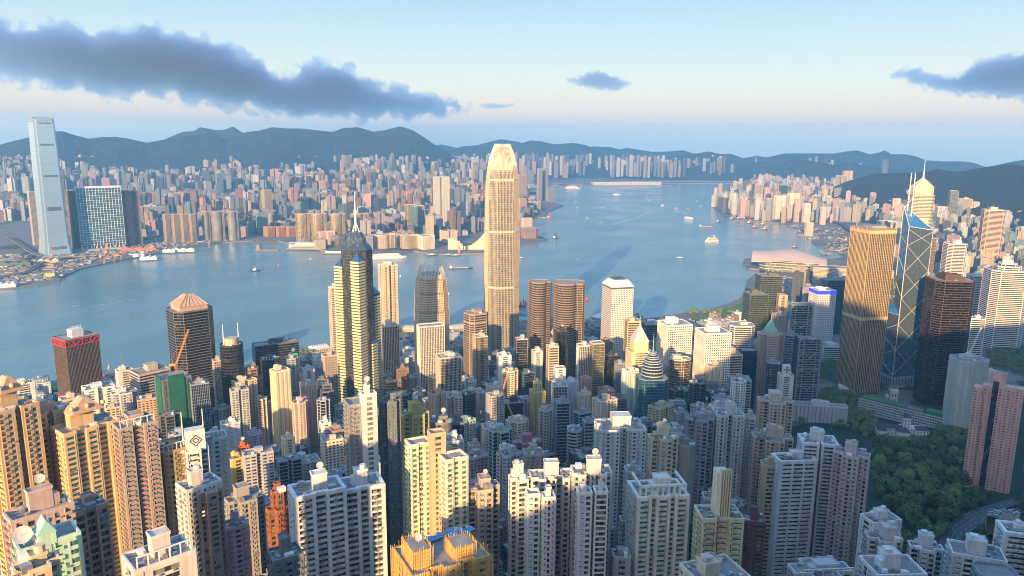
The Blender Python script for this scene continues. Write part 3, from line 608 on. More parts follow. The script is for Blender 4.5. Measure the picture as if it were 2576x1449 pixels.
T('yellow lit gold tower|with teal glass and busy rooftop', 1042, 1040, 82, 140, 'tgrid', 'cross', (.48, .40, .16), 'gteal', 22, .8, 'dgH')
T('dark curved apartment tower|with satellite dishes right of the gold one', 1108, 1058, 62, 140, 'resi2', 'round', (.20, .20, .18), 'ggrey', 10, .9, 'd')
T('blue black tower|with a slanting roof frame', 1146, 1062, 42, 120, 'curt', 'box', 'dgrey', 'gblue', 10, .9, '')
T('cream tower left wing|with roof garden beside a brown lift core', 1052, 1112, 64, 128, 'resi', 'zig', (.68, .62, .50), 'gteal', 20, .8, 'ng')
T('tan windowless lift core|of the cream tower', 1098, 1088, 44, 138, 'blank', 'box', (.50, .38, .26), 'gdark', 16, .8, 'nd', name='lift_tower', cat='lift tower', blankL=True)
T('cream tower right wing|with open roof terrace frame', 1140, 1148, 72, 120, 'resi', 'zig', (.68, .62, .50), 'gteal', 24, .8, 'nr')
T('pale tower with balcony grid|behind the cream right wing', 1142, 1106, 46, 105, 'resi2', 'box', 'lgrey', 'gdark', 10, .8, '')
T('taupe cruciform tower|with stone bands and pitched roof house', 1212, 1222, 96, 105, 'resi', 'cross', (.44, .36, .33), 'gdark', 16, .8, '')
T('white estate tower left wing|stained, of the four finger block', 1310, 1200, 66, 118, 'resi', 'cross', (.62, .59, .56), 'gdark', 14, .9, 'H')
T('white estate tower middle|with boxed rooftop house and water pipes', 1390, 1196, 120, 118, 'resi', 'fingers', (.62, .59, .56), 'gdark', 10, .5, 'H')
T('white estate tower right wing|with sunlit rooftop house and two dishes', 1488, 1186, 104, 120, 'resi', 'fingers', (.64, .60, .55), 'gdark', 10, .6, 'Hd')
T('front finger of the white estate|with black solar roof', 1340, 1240, 34, 108, 'resi2', 'box', (.66, .64, .62), 'gdark', 10, 1.0, 'n')
T('second finger of the white estate|left of the recess', 1379, 1248, 34, 106, 'resi2', 'box', (.66, .64, .62), 'gdark', 10, 1.0, '')
T('third finger of the white estate|with a rusty roof', 1470, 1236, 36, 106, 'resi2', 'box', (.66, .64, .62), 'gdark', 10, 1.0, '')
T('fourth finger of the white estate|with one green balcony', 1511, 1234, 34, 106, 'resi2', 'box', (.66, .64, .62), 'gdark', 10, 1.0, '')
T('small block with round dish|on a cream rooftop frame', 1342, 1138, 54, 95, 'resi', 'box', 'stone', 'gdark', 12, .9, 'dH')
# ---- front, right
T('white tower with arcaded penthouse|and octagonal roof house', 1655, 1232, 140, 128, 'balc', 'zig', (.68, .65, .58), 'gteal', 18, .7, 'H')
T('green glass tower behind the arcaded penthouse|with terraced sunlit top', 1668, 1098, 84, 150, 'tgrid', 'cross', (.52, .46, .34), 'gteal', 20, .8, 'Hg')
T('dark green balcony tower|right of the terraced sunlit top', 1722, 1116, 56, 138, 'tgrid', 'round', (.24, .26, .22), 'gteal', 10, .9, '')
T('pale blue white tower pair|with a tall blank core between', 1560, 1070, 128, 128, 'resi', 'notch', (.52, .56, .58), 'gdark', 14, .7, 'H')
T('slim grey green block|left of the arcaded penthouse tower', 1592, 1182, 42, 95, 'resi2', 'box', (.40, .43, .42), 'gdark', 12, .9, '')
T('grey estate tower|with a dark roof terrace', 1760, 1052, 78, 128, 'resi', 'cross', 'slate', 'gdark', 14, .8, 'g')
T('blue grey estate tower|with white roof slab', 1832, 1038, 78, 132, 'resi', 'notch', (.44, .49, .50), 'gdark', 14, .8, 'H')
T('narrow lilac grey tower|between the blue grey and beige towers', 1884, 1048, 30, 120, 'resi', 'box', (.48, .46, .47), 'gdark', 10, 1, '')
T('beige tower with white bands|and stepped roofs', 1942, 1098, 108, 118, 'resi', 'cross', (.44, .37, .30), 'gdark', 12, .8, 'Hg')
T('beige tower with penthouse|standing behind the banded beige one', 1950, 1006, 92, 125, 'resi', 'cross', (.52, .44, .35), 'gdark', 12, .8, 'H')
T('narrow olive tower|with a sunlit flat roof', 1937, 1168, 46, 105, 'blank', 'box', (.42, .37, .24), 'gdark', 10, .8, '')
T('brown lower block|behind the gold fin tower', 1895, 1305, 56, 72, 'resi', 'box', (.16, .10, .09), 'gdark', 10, .9, 'H')
T('gold lit cream tower|with a ribbed fin on its roof', 1808, 1292, 118, 100, 'tgrid', 'zig', (.60, .52, .34), 'gteal', 18, .7, 'H')
T('grey brown block|behind the ribbed fin', 1792, 1250, 50, 95, 'resi', 'box', 'stone', 'gdark', 10, .8, '')
T('big white slab tower|with a terrace garden and sunlit end wall', 1998, 1152, 98, 148, 'balc', 'box', (.62, .63, .65), 'gdark', 26, .5, 'g', blankL=True)
T('white slab tower|with golden sunlit roof house', 2058, 1108, 88, 156, 'balc', 'notch', (.58, .59, .61), 'gdark', 12, .7, 'H')
T('mauve tower under scaffold nets|with green tarpaulin roofs', 2143, 1140, 88, 140, 'resi', 'cross', (.48, .40, .40), 'gdark', -6, .8, 'H')
T('low pale pink block|with grey flat roofs below the mauve tower', 2222, 1350, 98, 22, 'resi', 'cross', (.60, .54, .52), 'gdark', 20, .8, 'H')
T('low white block|with a green tennis roof', 2216, 1303, 92, 22, 'blank', 'box', 'white', 'gdark', 40, .6, '')
T('low white house with grey roof|left of the curving road', 2328, 1375, 84, 18, 'resi', 'cross', (.66, .64, .64), 'gdark', 14, .7, 'H')
T('low white house with turquoise roof|right of the curving road', 2456, 1388, 128, 18, 'resi', 'box', (.70, .70, .68), 'gdark', 12, .6, 'H')
T('bottom edge roof|with solar panels and pale parapets', 2062, 1432, 170, 30, 'resi', 'cross', (.5, .5, .52), 'gdark', 28, .6, 'r')
T('bottom edge white roof house|with sloping slab', 2245, 1425, 150, 22, 'resi', 'box', 'white', 'gdark', 30, .7, 'H')
T('cream flat roof with low parapet|at the bottom edge', 1798, 1440, 170, 60, 'resi', 'box', (.58, .50, .42), 'gdark', 35, .8, '')
T('white building corner|at the right bottom edge below the curved block', 2560, 1332, 80, 30, 'balc', 'box', 'white', 'gdark', 20, .8, '')
T('grey pitched corner block|at the bottom right', 2505, 1440, 110, 20, 'resi', 'oct', 'slate', 'gdark', 20, .8, 'n')
T('small grey blank block|in the gap below the slim grey green one', 1562, 1395, 46, 45, 'blank', 'box', 'grey', 'gdark', 10, .9, '')
T('narrow cream block|above the small grey blank block', 1576, 1308, 34, 70, 'resi', 'box', 'stone', 'gdark', 10, .9, '')
# ---- middle distance, left
T('white drum shaped block|by the green helipad', 58, 962, 46, 60, 'blank', 'box', 'white', 'gdark', 10, .8, 'r')
T('white tower with a dark glass notch|left of the beige banded block', 247, 972, 74, 100, 'blank', 'notch', 'white', 'gblue', 10, .7, '')
T('white and teal tower|right of the dark glass notch', 312, 985, 64, 98, 'resi2', 'cross', 'lgrey', 'gblue', 10, .8, '')
T('plain white lift shaft block|beside the beige banded block', 312, 930, 40, 95, 'blank', 'box', (.68, .64, .58), 'gdark', 14, .8, 'm', blankL=True)
T('beige office block|with wide bands and round cooling towers', 376, 930, 92, 100, 'band', 'box', 'stone', 'gdark', 22, .8, 'H')
T('small cream block|left of the white notch tower', 176, 1000, 50, 95, 'blank', 'box', 'cream', 'gdark', 14, .8, '')
T('tower wrapped in green netting|under an orange crane', 434, 946, 84, 128, 'resi2', 'box', 'dgrey', 'gblue', 18, .9, 'n')
T('dark blue tower right of the green netting|with a pale roof', 500, 962, 46, 120, 'mull', 'box', 'slate', 'gblue', 8, .9, '')
T('dark round office tower|with two white masts', 582, 866, 62, 150, 'gband', 'round', 'black', 'gdark', 10, .9, '')
T('dark glass annex|left of the round tower', 548, 906, 26, 120, 'resi2', 'box', 'stone', 'gdark', 10, .9, '')
T('charcoal slab|with bright round sign by the water', 693, 862, 112, 88, 'gband', 'box', (.10, .10, .10), 'gdark', 12, .35, '')
T('dark glass block|with white roof frame before the charcoal slab', 679, 902, 46, 90, 'mull', 'box', 'black', 'gblue', 10, .9, 'r')
T('cream residential tower|with small dark windows', 612, 955, 64, 105, 'resi2', 'notch', (.62, .54, .40), 'gdark', 24, .7, '')
T('brown banded tower|with a curved glass top', 635, 925, 46, 115, 'band', 'oct', 'brown', 'gdark', 14, .9, '', steps=[(.88, 1), (1, .65)])
T('slim cream tower|brightly sunlit on its left side', 704, 930, 48, 125, 'resi2', 'box', (.76, .66, .46), 'gdark', 24, .8, '')
T('grey apartment block|behind the slim cream tower', 734, 900, 34, 85, 'resi', 'box', 'grey', 'gdark', 12, .9, '')
T('white blank block|left of the star shaped tower', 775, 928, 30, 75, 'blank', 'box', 'lgrey', 'gdark', 10, .9, '')
T('stone grid office block|at the foot of the star shaped tower', 828, 892, 38, 90, 'grid', 'box', 'stone', 'gdark', 16, .9, '')
T('tall cream slab|half hidden behind the star shaped tower', 838, 722, 24, 165, 'resi', 'box', (.70, .60, .46), 'gdark', 20, 1.0, '')
T('tall cream ribbed tower|behind the star shaped tower on its right', 975, 666, 48, 180, 'resi2', 'notch', (.72, .62, .46), 'gdark', 24, .8, '')
T('cream stone office tower|with tall slit windows', 978, 818, 50, 120, 'fin', 'box', (.70, .58, .42), 'gbrn', 18, .8, 'H')
T('glass and concrete office tower|with a roof frame', 1128, 895, 64, 115, 'mull', 'box', (.58, .54, .48), 'gbrn', 16, .8, 'r')
T('chocolate banded tower|with a cream crown', 1197, 786, 70, 138, 'band', 'oct', (.34, .26, .20), 'gdark', 30, .9, '', steps=[(.90, 1), (1, .98)])
T('black framed glass tower|with dish and green tank', 1208, 845, 38, 115, 'mull', 'box', (.52, .46, .34), 'gdark', 18, .9, 'd')
T('white lit block|with a dark roof hole', 1268, 892, 36, 90, 'blank', 'box', 'white', 'gdark', 12, .9, '')
T('brown tower|with a pale logo board', 1010, 925, 36, 70, 'resi2', 'box', 'brown', 'gdark', 12, .9, '')
T('dark box office|between the star shaped tower and the cream stone one', 982, 958, 34, 72, 'gband', 'box', 'black', 'gdark', 12, .9, '')
T('pale stepped flats|below the dark box office', 1000, 1005, 30, 78, 'resi', 'cross', 'lgrey', 'gdark', 12, .9, '')
T('cream flats with roof tank|right of the framed glass offices', 1185, 985, 40, 82, 'resi', 'box', (.62, .52, .38), 'gdark', 20, .9, 'm')
T('dark tower with sloping roof|left of the cream flats', 822, 965, 32, 90, 'band', 'box', 'dgrey', 'gdark', 12, .9, '', steps=[(.9, 1), (1, .7)])
T('pink flats|lit magenta on the shaded side', 766, 1008, 28, 85, 'blank', 'box', (.50, .18, .22), 'gdark', 12, .9, '')
T('small orange lit block|with a dark window column', 811, 1010, 28, 82, 'blank', 'box', (.70, .42, .16), 'gdark', 20, .9, '')
T('white sawtooth flats|left of the pink flats', 578, 1062, 46, 95, 'resi', 'zig', 'lgrey', 'gdark', 12, .7, '')
T('pink old flats|with a rooftop tank near the sunlit stump', 660, 1140, 50, 65, 'resi2', 'box', 'lilac', 'gdark', 14, .9, '')
T('sunlit cream stump tower|with slab roof', 724, 1100, 32, 85, 'blank', 'box', (.78, .64, .40), 'gdark', 24, .9, '')
T('brown ribbed tower|with a flat pavilion roof', 850, 1078, 46, 95, 'resi', 'box', (.36, .24, .19), 'gdark', 18, .9, '')
T('small white block|with a round vent beside the pavilion roof', 818, 1062, 28, 88, 'blank', 'box', 'white', 'gdark', 14, .9, '')
T('white roof block|at the top of the brown ribbed tower street', 762, 1158, 84, 60, 'resi2', 'box', 'lgrey', 'gdark', 12, .6, 'H')
T('orange roof house|peeping behind the balcony twin', 884, 1152, 38, 100, 'blank', 'box', 'orange', 'gdark', 24, .9, 'n')
T('yellow flats with a tree|beside the bright orange stair tower', 592, 1150, 44, 98, 'blank', 'box', (.72, .54, .18), 'gdark', 24, .9, 'g')
T('bright orange stair tower|above the yellow flats', 612, 1122, 26, 100, 'resi2', 'box', (.62, .14, .03), 'gdark', 20, .9, 'd')
T('old pale flats|right of the orange stair tower', 640, 1090, 36, 70, 'resi2', 'box', 'lilac', 'gdark', 14, .9, '')
# ---- middle distance, centre
T('grey blank ended office|right of the tallest golden tower', 1311, 852, 32, 105, 'curt', 'box', 'grey', 'gbrn', 12, .9, '')
T('grey concrete slab|under the twin round towers', 1351, 882, 28, 88, 'blank', 'box', 'lgrey', 'gdark', 16, .9, '', blankL=True)
T('slim cream tower|with an open roof frame under the twin round towers', 1390, 870, 30, 105, 'band', 'box', (.62, .52, .36), 'gbrn', 16, .9, 'r')
T('black glass tower|with white dish below the right round tower', 1412, 832, 34, 118, 'mull', 'box', 'black', 'gdark', 12, .9, 'd')
T('white tower with a cut out portal|bright in the sun', 1408, 925, 30, 92, 'blank', 'box', 'white', 'gdark', 16, .9, 'n')
T('pale grey ribbed office|right of the twin round towers', 1467, 868, 32, 105, 'fin', 'box', 'lgrey', 'gdark', 14, .9, '')
T('cream office|with green glass front and gradient top', 1502, 862, 38, 112, 'curt', 'box', (.60, .54, .40), 'ggold', 20, .9, 'n')
T('black tapering block|right of the green glass front', 1538, 892, 42, 85, 'curt', 'box', 'black', 'gdark', 14, .9, '')
T('brown flat block|with a red roof behind the black one', 1526, 856, 32, 95, 'grid', 'box', 'brown', 'gbrn', 14, .9, '')
T('small dark flat block|beside the stone spire', 1560, 912, 28, 78, 'grid', 'box', 'slate', 'gdark', 14, .9, '')
T('yellow stepped block|lit at its top', 1352, 962, 40, 92, 'resi2', 'box', (.60, .48, .18), 'ggrn', 18, .9, '', steps=[(.88, 1), (1, .5)])
T('black tower with a white frame|below the portal tower', 1408, 968, 40, 95, 'mull', 'box', 'lgrey', 'gdark', 10, .9, 'H')
T('stone office with a slender spire|stepped like a ziggurat', 1530, 1000, 42, 70, 'grid', 'box', 'stone', 'gdark', 12, .9, 'n', steps=[(.8, 1), (.92, .6), (1, .35)])
T('dark office|with stepped terraces below the spire', 1558, 1000, 36, 72, 'band', 'box', 'dgrey', 'gdark', 12, .9, '')
T('pale arched flats|left of the spire', 1470, 990, 38, 82, 'resi2', 'cross', (.56, .46, .38), 'gdark', 14, .9, 'd')
T('grey office|with tiny windows and stepped roof', 1372, 1030, 38, 88, 'grid', 'cross', 'grey', 'gdark', 14, .9, '')
T('dark blue glass tower|in the middle of the shaded streets', 1414, 1010, 38, 100, 'gband', 'box', 'slate', 'gblue', 12, .9, '')
T('grey banded round corner block|beside the dark blue glass tower', 1445, 1080, 42, 80, 'band', 'round', 'grey', 'gdark', 14, .9, 'm')
T('blue grey banded block|left of the pale blue white pair', 1482, 1058, 34, 88, 'band', 'box', 'slate', 'gdark', 14, .9, '')
T('magenta terraced flats|in the shaded centre', 1325, 1108, 88, 80, 'resi2', 'cross', 'magenta', 'gdark', 16, .8, 'H')
T('narrow white blank tower|left of the magenta flats', 1269, 1125, 26, 98, 'blank', 'box', 'lgrey', 'gdark', 12, 1, '', blankL=True)
T('white and red striped flats|above the narrow white tower', 1234, 1072, 46, 92, 'resi2', 'box', (.58, .52, .46), 'gdark', 12, .9, '')
T('small beige flats|with terrace left of the striped flats', 1192, 1118, 30, 78, 'resi2', 'box', 'stone', 'gdark', 14, .9, '')
T('dark glass office|before the chocolate banded tower', 1288, 1010, 54, 88, 'curt', 'box', 'black', 'gdark', 12, .9, '')
T('rust red block|under two small cranes', 1262, 1000, 32, 82, 'resi2', 'box', 'rust', 'gdark', 16, .9, '')
T('blue tiled low office|below the framed glass offices', 1135, 1015, 40, 70, 'resi2', 'box', 'slate', 'gblue', 14, .9, '')
# ---- business district, right
T('beige office behind the pyramid roof|with golden bands', 1592, 806, 40, 120, 'band', 'box', (.52, .44, .28), 'gbrn', 16, .9, '')
T('dark civic block|with a small cube on its roof', 1600+44, 812, 60, 45, 'curt', 'box', 'grey', 'gdark', 16, .9, '')
T('white grid office tower|the nearer the water of two alike', 1698, 812, 85, 120, 'grid', 'box', (.78, .76, .70), 'gdark', 26, .9, 'H')
T('white grid office tower|nearer the viewer of two alike', 1794, 832, 88, 132, 'grid', 'box', (.78, .76, .70), 'gdark', 26, .9, 'H')
T('white banded club block|with angled corners', 1864, 816, 70, 88, 'band', 'oct', 'lgrey', 'gdark', 14, .8, '')
T('green glass headquarters|with a stepped roof by the park', 1902, 738, 60, 110, 'gband', 'box', (.12, .13, .10), 'ggrn', 24, .9, 'H')
T('green glass headquarters|taller with fins cut in its roof edge', 1935, 692, 66, 140, 'gband', 'box', (.12, .13, .10), 'ggrn', 20, .8, '')
T('round bank tower|with cream vertical ribs', 1710, 902, 62, 92, 'fin', 'round', (.62, .52, .38), 'gbrn', 12, .8, '')
T('black office with cream bands|and a bronze cube on top', 1833, 888, 66, 95, 'band', 'box', (.55, .44, .32), 'gdark', 24, .9, 'H')
T('sunlit beige small office|left of the black banded one', 1797, 918, 42, 90, 'resi2', 'box', (.70, .58, .42), 'gdark', 20, .9, '')
T('taupe office block|right below the bronze cube', 1862, 952, 54, 82, 'band', 'box', (.34, .32, .31), 'gdark', 12, .9, '')
T('dark navy slab|right of the bronze cube office', 1882, 880, 44, 95, 'curt', 'box', 'black', 'gblue', 14, .9, 'n')
T('turquoise glass cube|in front of the round ribbed bank', 1735, 980, 42, 62, 'curt', 'box', 'slate', (.10, .38, .42), 10, .9, '')
T('dark teal office|with a round arch by the turquoise cube', 1800, 978, 62, 62, 'curt', 'box', 'dgrey', 'gteal', 10, .8, 'H')
T('grey gabled roofs|below the turquoise cube', 1785, 1012, 66, 55, 'resi2', 'cross', 'grey', 'gdark', 10, .8, '')
T('pale block with roof gantry|left below the turquoise cube', 1702, 1012, 44, 62, 'resi2', 'box', 'slate', 'gblue', 10, .8, 'r')
T('beige slab office|behind the suspended steel bank', 1968, 742, 26, 110, 'blank', 'box', (.50, .36, .27), 'gdark', 18, .9, 'n')
T('stepped beige office|under the beige slab', 1962, 790, 40, 95, 'grid', 'cross', (.44, .36, .30), 'gdark', 14, .9, '')
T('white grid tower|with a blue light band round its top', 2070, 728, 62, 130, 'grid', 'box', (.78, .78, .78), 'gdark', 30, .9, '')
T('low white banded pavilion|beneath the blue topped tower', 2088, 868, 52, 32, 'band', 'box', 'white', 'gdark', 20, .8, '')
T('dark teal slab office|hidden behind the gold grid tower', 2100, 702, 72, 120, 'curt', 'box', 'slate', (.04, .12, .12), 30, .6, '')
T('slim glass tower|with sloping facets before the white cross block', 1947, 912, 38, 95, 'curt', 'oct', 'slate', 'ggrey', 14, .9, 'm')
T('pale block with a black cross sign|on its roof', 1977, 942, 38, 88, 'blank', 'box', 'lgrey', 'gdark', 12, .9, 'n')
CROSS = (1977, 942)
T('teal curved glass tower|right of the green pyramid roof', 1990, 842, 32, 120, 'gband', 'round', 'slate', (.03, .16, .17), 14, .9, '')
T('concrete tower wrapped in pale sheeting|with a white crane', 2438, 902, 104, 105, 'blank', 'oct', (.46, .48, .45), (.46, .48, .45), 40, .9, '')
T('white banded tower|left of the dark bronze slab', 2403, 612, 60, 150, 'band', 'oct', (.74, .70, .64), 'gdark', 28, .9, 'H')
T('grey white office|behind the right edge of the bronze slab', 2455, 692, 44, 120, 'band', 'oct', 'lgrey', 'gdark', 20, .9, '')
T('low white horizontal banded block|right of the bronze slab', 2456, 800, 40, 82, 'band', 'box', 'white', 'gdark', 20, .9, '')
T('big white tower|with a crown of drums at the right edge', 2535, 662, 112, 175, 'band', 'oct', (.72, .70, .68), 'gdark', 24, .9, '', steps=[(.93, 1), (.97, .6), (1, .4)])
T('long pale government slab|in the shade behind the trees', 2062, 1018, 130, 26, 'resi2', 'box', (.55, .58, .60), 'gdark', 12, .2, '')
T('low white annex|among trees left of the pink tower', 2402, 1048, 70, 14, 'resi2', 'cross', 'white', 'gdark', 18, .5, 'H')
T('white low roof|behind the pink tower top', 2490, 935, 50, 24, 'resi2', 'box', 'white', 'gdark', 20, .6, '')
T('blocky dark bank|right of the crossed triangular tower', 2330, 690, 40, 128, 'curt', 'box', (.4, .34, .26), 'gbrn', 30, .9, '')
T('tall tan office slab|right behind the crossed triangular tower', 2336, 598, 36, 172, 'mull', 'box', (.44, .35, .26), 'gbrn', 30, .9, '')
T('curved gold glass office|behind the crossed triangular tower', 2312, 648, 34, 130, 'gband', 'round', (.52, .44, .32), 'ggold', 30, .9, '')
T('bright cream slab|with vertical sides near the white banded tower', 2427, 500, 34, 140, 'fin', 'box', (.72, .62, .5), 'gdark', 24, .9, '')
T('tall banded hotel tower|on the right skyline with a rooftop mast', 2500, 528, 58, 205, 'band', 'oct', (.66, .5, .38), 'gdark', 20, .8, 'Hm')
T('grey green glass tower|before the hills on the right', 2400, 480, 22, 190, 'gband', 'box', (.40, .40, .36), 'ggrey', 20, .9, 'n')
# ================================================================ LANDMARK BUILDINGS
def place(px, dist, ytop, zb=4.0):
    p = at_dist(px, ytop, dist); q2 = at_dist(px, 900, dist); return Vector((p.x, p.y, zb)), p.z-zb
def mpp(p): return (p-CAM).dot(FW)/FPX           # metres per photograph pixel at p
def facing(px, rot): return -(YAW+math.atan((px-1288)/FPX))+R(rot)
def note(px, py, p, short, r=35, z=0): ANCH.append((px, py, (p-CAM).dot(FW), 'the '+short)); FOOT.append((p.x, p.y, r, p.z if z == 0 else z))
def prof_tower(root, poly, prof, fin, find, band, bandd, bandh, glass, gcol, wcol, finw=.5, zfin0=0):
    """curved tower: profile of (height, scale); fins run up the walls, bands ring them"""
    g = MB(); w = MB()
    sc = lambda p, s, o=0: [(x*s, y*s) for x, y in (offset(p, o) if o else p)]
    for (z0, s0), (z1, s1) in zip(prof, prof[1:]): g.loft(sc(poly, s0), z0, sc(poly, s1), z1, cap=(z1 == prof[-1][0]))
    part(g, 'glazing', GLZ[glass], root, gcol)
    sat = lambda z: interp(z, prof)
    z = band
    while band and z < prof[-1][0]:
        s = sat(z); band_ring(w, sc(poly, s), [(x, y) for x, y in offset(sc(poly, s), bandd)], z-bandh, z); z += band
    if w.f: part(w, 'floor_band', WALL, root, wcol)
    f = MB(); n = len(poly)
    for i in range(n):
        a, b = Vector(poly[i]), Vector(poly[(i+1) % n]); L_ = (b-a).length; t = (b-a)/L_; nn = Vector((t.y, -t.x)); k = max(1, round(L_/fin))
        for j in range(k+1):
            u = a+t*(L_*j/k)
            for (z0, s0), (z1, s1) in zip(prof, prof[1:]):
                if z1 <= zfin0: continue
                P0, P1 = u*s0, u*s1; h = t*finw/2; o = nn*find
                q0, q1, q2, q3 = P0-h+o, P0+h+o, P1+h+o, P1-h+o
                f.quad((*q0, z0), (*q1, z0), (*q2, z1), (*q3, z1)); f.quad((*(P0-h), z0), (*q0, z0), (*q3, z1), (*(P1-h), z1)); f.quad((*q1, z0), (*(P0+h), z0), (*(P1+h), z1), (*q2, z1))
    part(f, 'fin', WALL, root, wcol)
def claws(root, poly, prof, z0, z1, s1, sp, col, wid=.8, rin=.0):
    m = MB(); n = len(poly)
    for i in range(n):
        a, b = Vector(poly[i]), Vector(poly[(i+1) % n]); L_ = (b-a).length; t = (b-a)/L_; k = max(1, round(L_/sp))
        for j in range(k):
            u = a+t*(L_*(j+.5)/k); pr = None
            for q_ in range(5):
                f = q_/4; s = interp(z0, prof)+(s1-interp(z0, prof))*f**1.7; P = u*s; z = z0+(z1-z0)*(f if True else 0)
                if pr: m.bar((*pr[0], pr[1]), (*P, z), wid*(1-.5*f), r2=wid*(1-.5*f)*.8)
                pr = (P, z)
    part(m, 'crown_claw', WALL, root, col)
# --- the tallest tower of the island shore
p, H = place(1264, 1424, 362); w = 76*mpp(p)/2
c = w*.46; octp = [(-w+c, -w), (w-c, -w), (w, -w+c), (w, w-c), (w-c, w), (-w+c, w), (-w, w-c), (-w, -w+c)]
root = empty('supertall_tower', p, facing(1264, 14)); tag(root, 'tallest pale gold tower with a claw crown, rising at the centre of the waterfront', 'skyscraper')
prof = [(0, 1.0), (H*.60, 1.0), (H*.601, .985), (H*.74, .975), (H*.741, .955), (H*.84, .92), (H*.841, .90), (H*.895, .83), (H*.925, .73), (H*.955, .60), (H*.975, .47)]
prof_tower(root, octp, prof, 2.9, .9, 4.2, .12, .5, 'dark', (.10, .115, .13), (.52, .46, .35), .6)
claws(root, octp, prof, H*.88, H*1.0, .44, 2.9, (.74, .68, .58), .8)
m = MB(); m.prism([(x*.36, y*.36) for x, y in octp], H*.95, H*.985); part(m, 'crown_drum', GLZ['dark'], root, (.08, .08, .08))
for zz in (.335, .60, .84):
    m = MB(); band_ring(m, [(x*interp(H*zz, prof), y*interp(H*zz, prof)) for x, y in octp], offset([(x*interp(H*zz, prof), y*interp(H*zz, prof)) for x, y in octp], .95), H*zz-4, H*zz)
    part(m, 'mechanical_band', WALL, root, (.52, .46, .36))
note(1264, 360, p, 'tallest pale gold tower', 50)
# --- its shorter sister
p = at_z(1084, 668, 203); H = 199; p.z = 4; w = 76*mpp(p)/2; c = w*.42
octq = [(-w+c, -w), (w-c, -w), (w, -w+c), (w, w-c), (w-c, w), (-w+c, w), (-w, w-c), (-w, -w+c)]
root = empty('claw_crowned_tower', p, facing(1084, 16)); tag(root, 'shorter bronze striped tower with a ring of claws, left of the tallest tower', 'skyscraper')
prof = [(0, 1.0), (H*.62, 1.0), (H*.621, .96), (H*.78, .94), (H*.781, .90), (H*.89, .86), (H*.90, .80), (H*.93, .76)]
prof_tower(root, octq, prof, 3.1, .5, 4.0, .42, 2.2, 'dark', (.06, .055, .05), (.66, .48, .32), 1.0)
claws(root, octq, prof, H*.90, H*1.0, .66, 3.4, (.72, .62, .52), .6); note(1084, 668, p, 'shorter claw crowned tower', 40)
tower('white flanked tower|with dark vertical stripes before the claw crowned tower', 1083, 818, 68, 92, 'fin', 'box', (.74, .72, .68), 'gdark', 14, .5, 'n', pos=at_dist(1083, 818, 1130))
# --- supertall across the harbour
p, H = place(102, 3100, 294); w = 51*mpp(p)/2
root = empty('supertall_tower', p, facing(102, 17)); tag(root, 'silver glass supertall rising alone over the far shore at the left edge', 'skyscraper')
pl_ = [(-w*.8, -w), (w*.8, -w), (w*.8, -w*.8), (w, -w*.8), (w, w*.8), (w*.8, w*.8), (w*.8, w), (-w*.8, w), (-w*.8, w*.8), (-w, w*.8), (-w, -w*.8), (-w*.8, -w*.8)]
prof = [(0, 1.22), (H*.06, 1.10), (H*.14, 1.03), (H*.25, 1.0), (H*.75, .95), (H*.93, .90), (H*.985, .88)]
prof_tower(root, pl_, prof, 60, .1, 8.2, .12, .7, 'silver', (.46, .60, .70), (.32, .42, .48), .3)
m = MB()
for fz in (.045, .052, .059, .33, .337, .344, .351, .575, .582, .80, .807, .955):
    s = interp(H*fz, prof)
    for dx in ((-.62, .62),):
        m.box(0, -w*s-.35, w*1.24*s, .8, H*fz-1.4, H*fz+1.0); m.box(w*s+.35, 0, .8, w*1.24*s, H*fz-1.4, H*fz+1.0)
part(m, 'louvre_band', DARK, root)
m = MB(); s = .88
m.box(0, -w*s, w*1.5*s, 1.6, H*.96, H); m.box(0, w*s, w*1.5*s, 1.6, H*.96, H); m.box(-w*s, 0, 1.6, w*1.5*s, H*.96, H); m.box(w*s, 0, 1.6, w*1.5*s, H*.96, H); part(m, 'crown_screen', GLZ['curt'], root, (.5, .58, .64)); note(102, 400, p, 'silver supertall across the harbour', 60)
# --- star shaped tower
p, H0 = place(892, 1040, 482); H = at_dist(892, 590, 1040).z-4; w = 88*mpp(p)/2
root = empty('star_plan_tower', p, facing(892, 6)); tag(root, 'dark glass tower with gold lit corner shafts, stepped pyramid roof and tall mast', 'skyscraper')
k = w*.80; core = [(-k, -k*.55), (-k*.55, -k), (k*.55, -k), (k, -k*.55), (k, k*.55), (k*.55, k), (-k*.55, k), (-k, k*.55)]
m = MB(); m.prism(core, 0, H*.93); part(m, 'glazing', GLZ['dark'], root, (.03, .035, .045))
m = MB(); z = 4
while z < H*.93: band_ring(m, core, offset(core, .25), z-.5, z); z += 4.1
part(m, 'floor_band', WALL, root, (.10, .11, .13))
def shaft(cx, cy, s, h, tip):
    pl2 = [(cx, cy-s), (cx+s, cy), (cx, cy+s), (cx-s, cy)]; g = MB(); g.prism(pl2, 0, h); part(g, 'corner_shaft', GLZ['dark'], root, (.05, .06, .05))
    g = MB(); z = 4
    while z < h: band_ring(g, pl2, offset(pl2, .4), z-2.5, z); z += 4.1
    part(g, 'shaft_bands', WALL, root, (.66, .58, .36))
    g = MB(); g.loft(pl2, h, [(cx+(x-cx)*.04, cy+(y-cy)*.04) for x, y in pl2], h+tip); part(g, 'pyramid_cap', GLZ['curt'], root, (.10, .22, .36))
s = w*.36
shaft(-w*.05, -w*.80, s*1.05, H*.88, 12); shaft(-w*.86, -w*.12, s, H*.85, 9); shaft(w*.86, w*.1, s, H*.70, 10); shaft(0, w*.8, s, H*.85, 9); shaft(w*.66, -w*.42, s*.75, H*.46, 6); shaft(-w*.55, w*.55, s*.6, H*.8, 6)
m = MB(); top = [(H*.93, 1.0), (H*.95, .86), (H*.95, .76), (H*.965, .66), (H*.98, .62), (H*1.01, .42), (H*1.018, .12)]
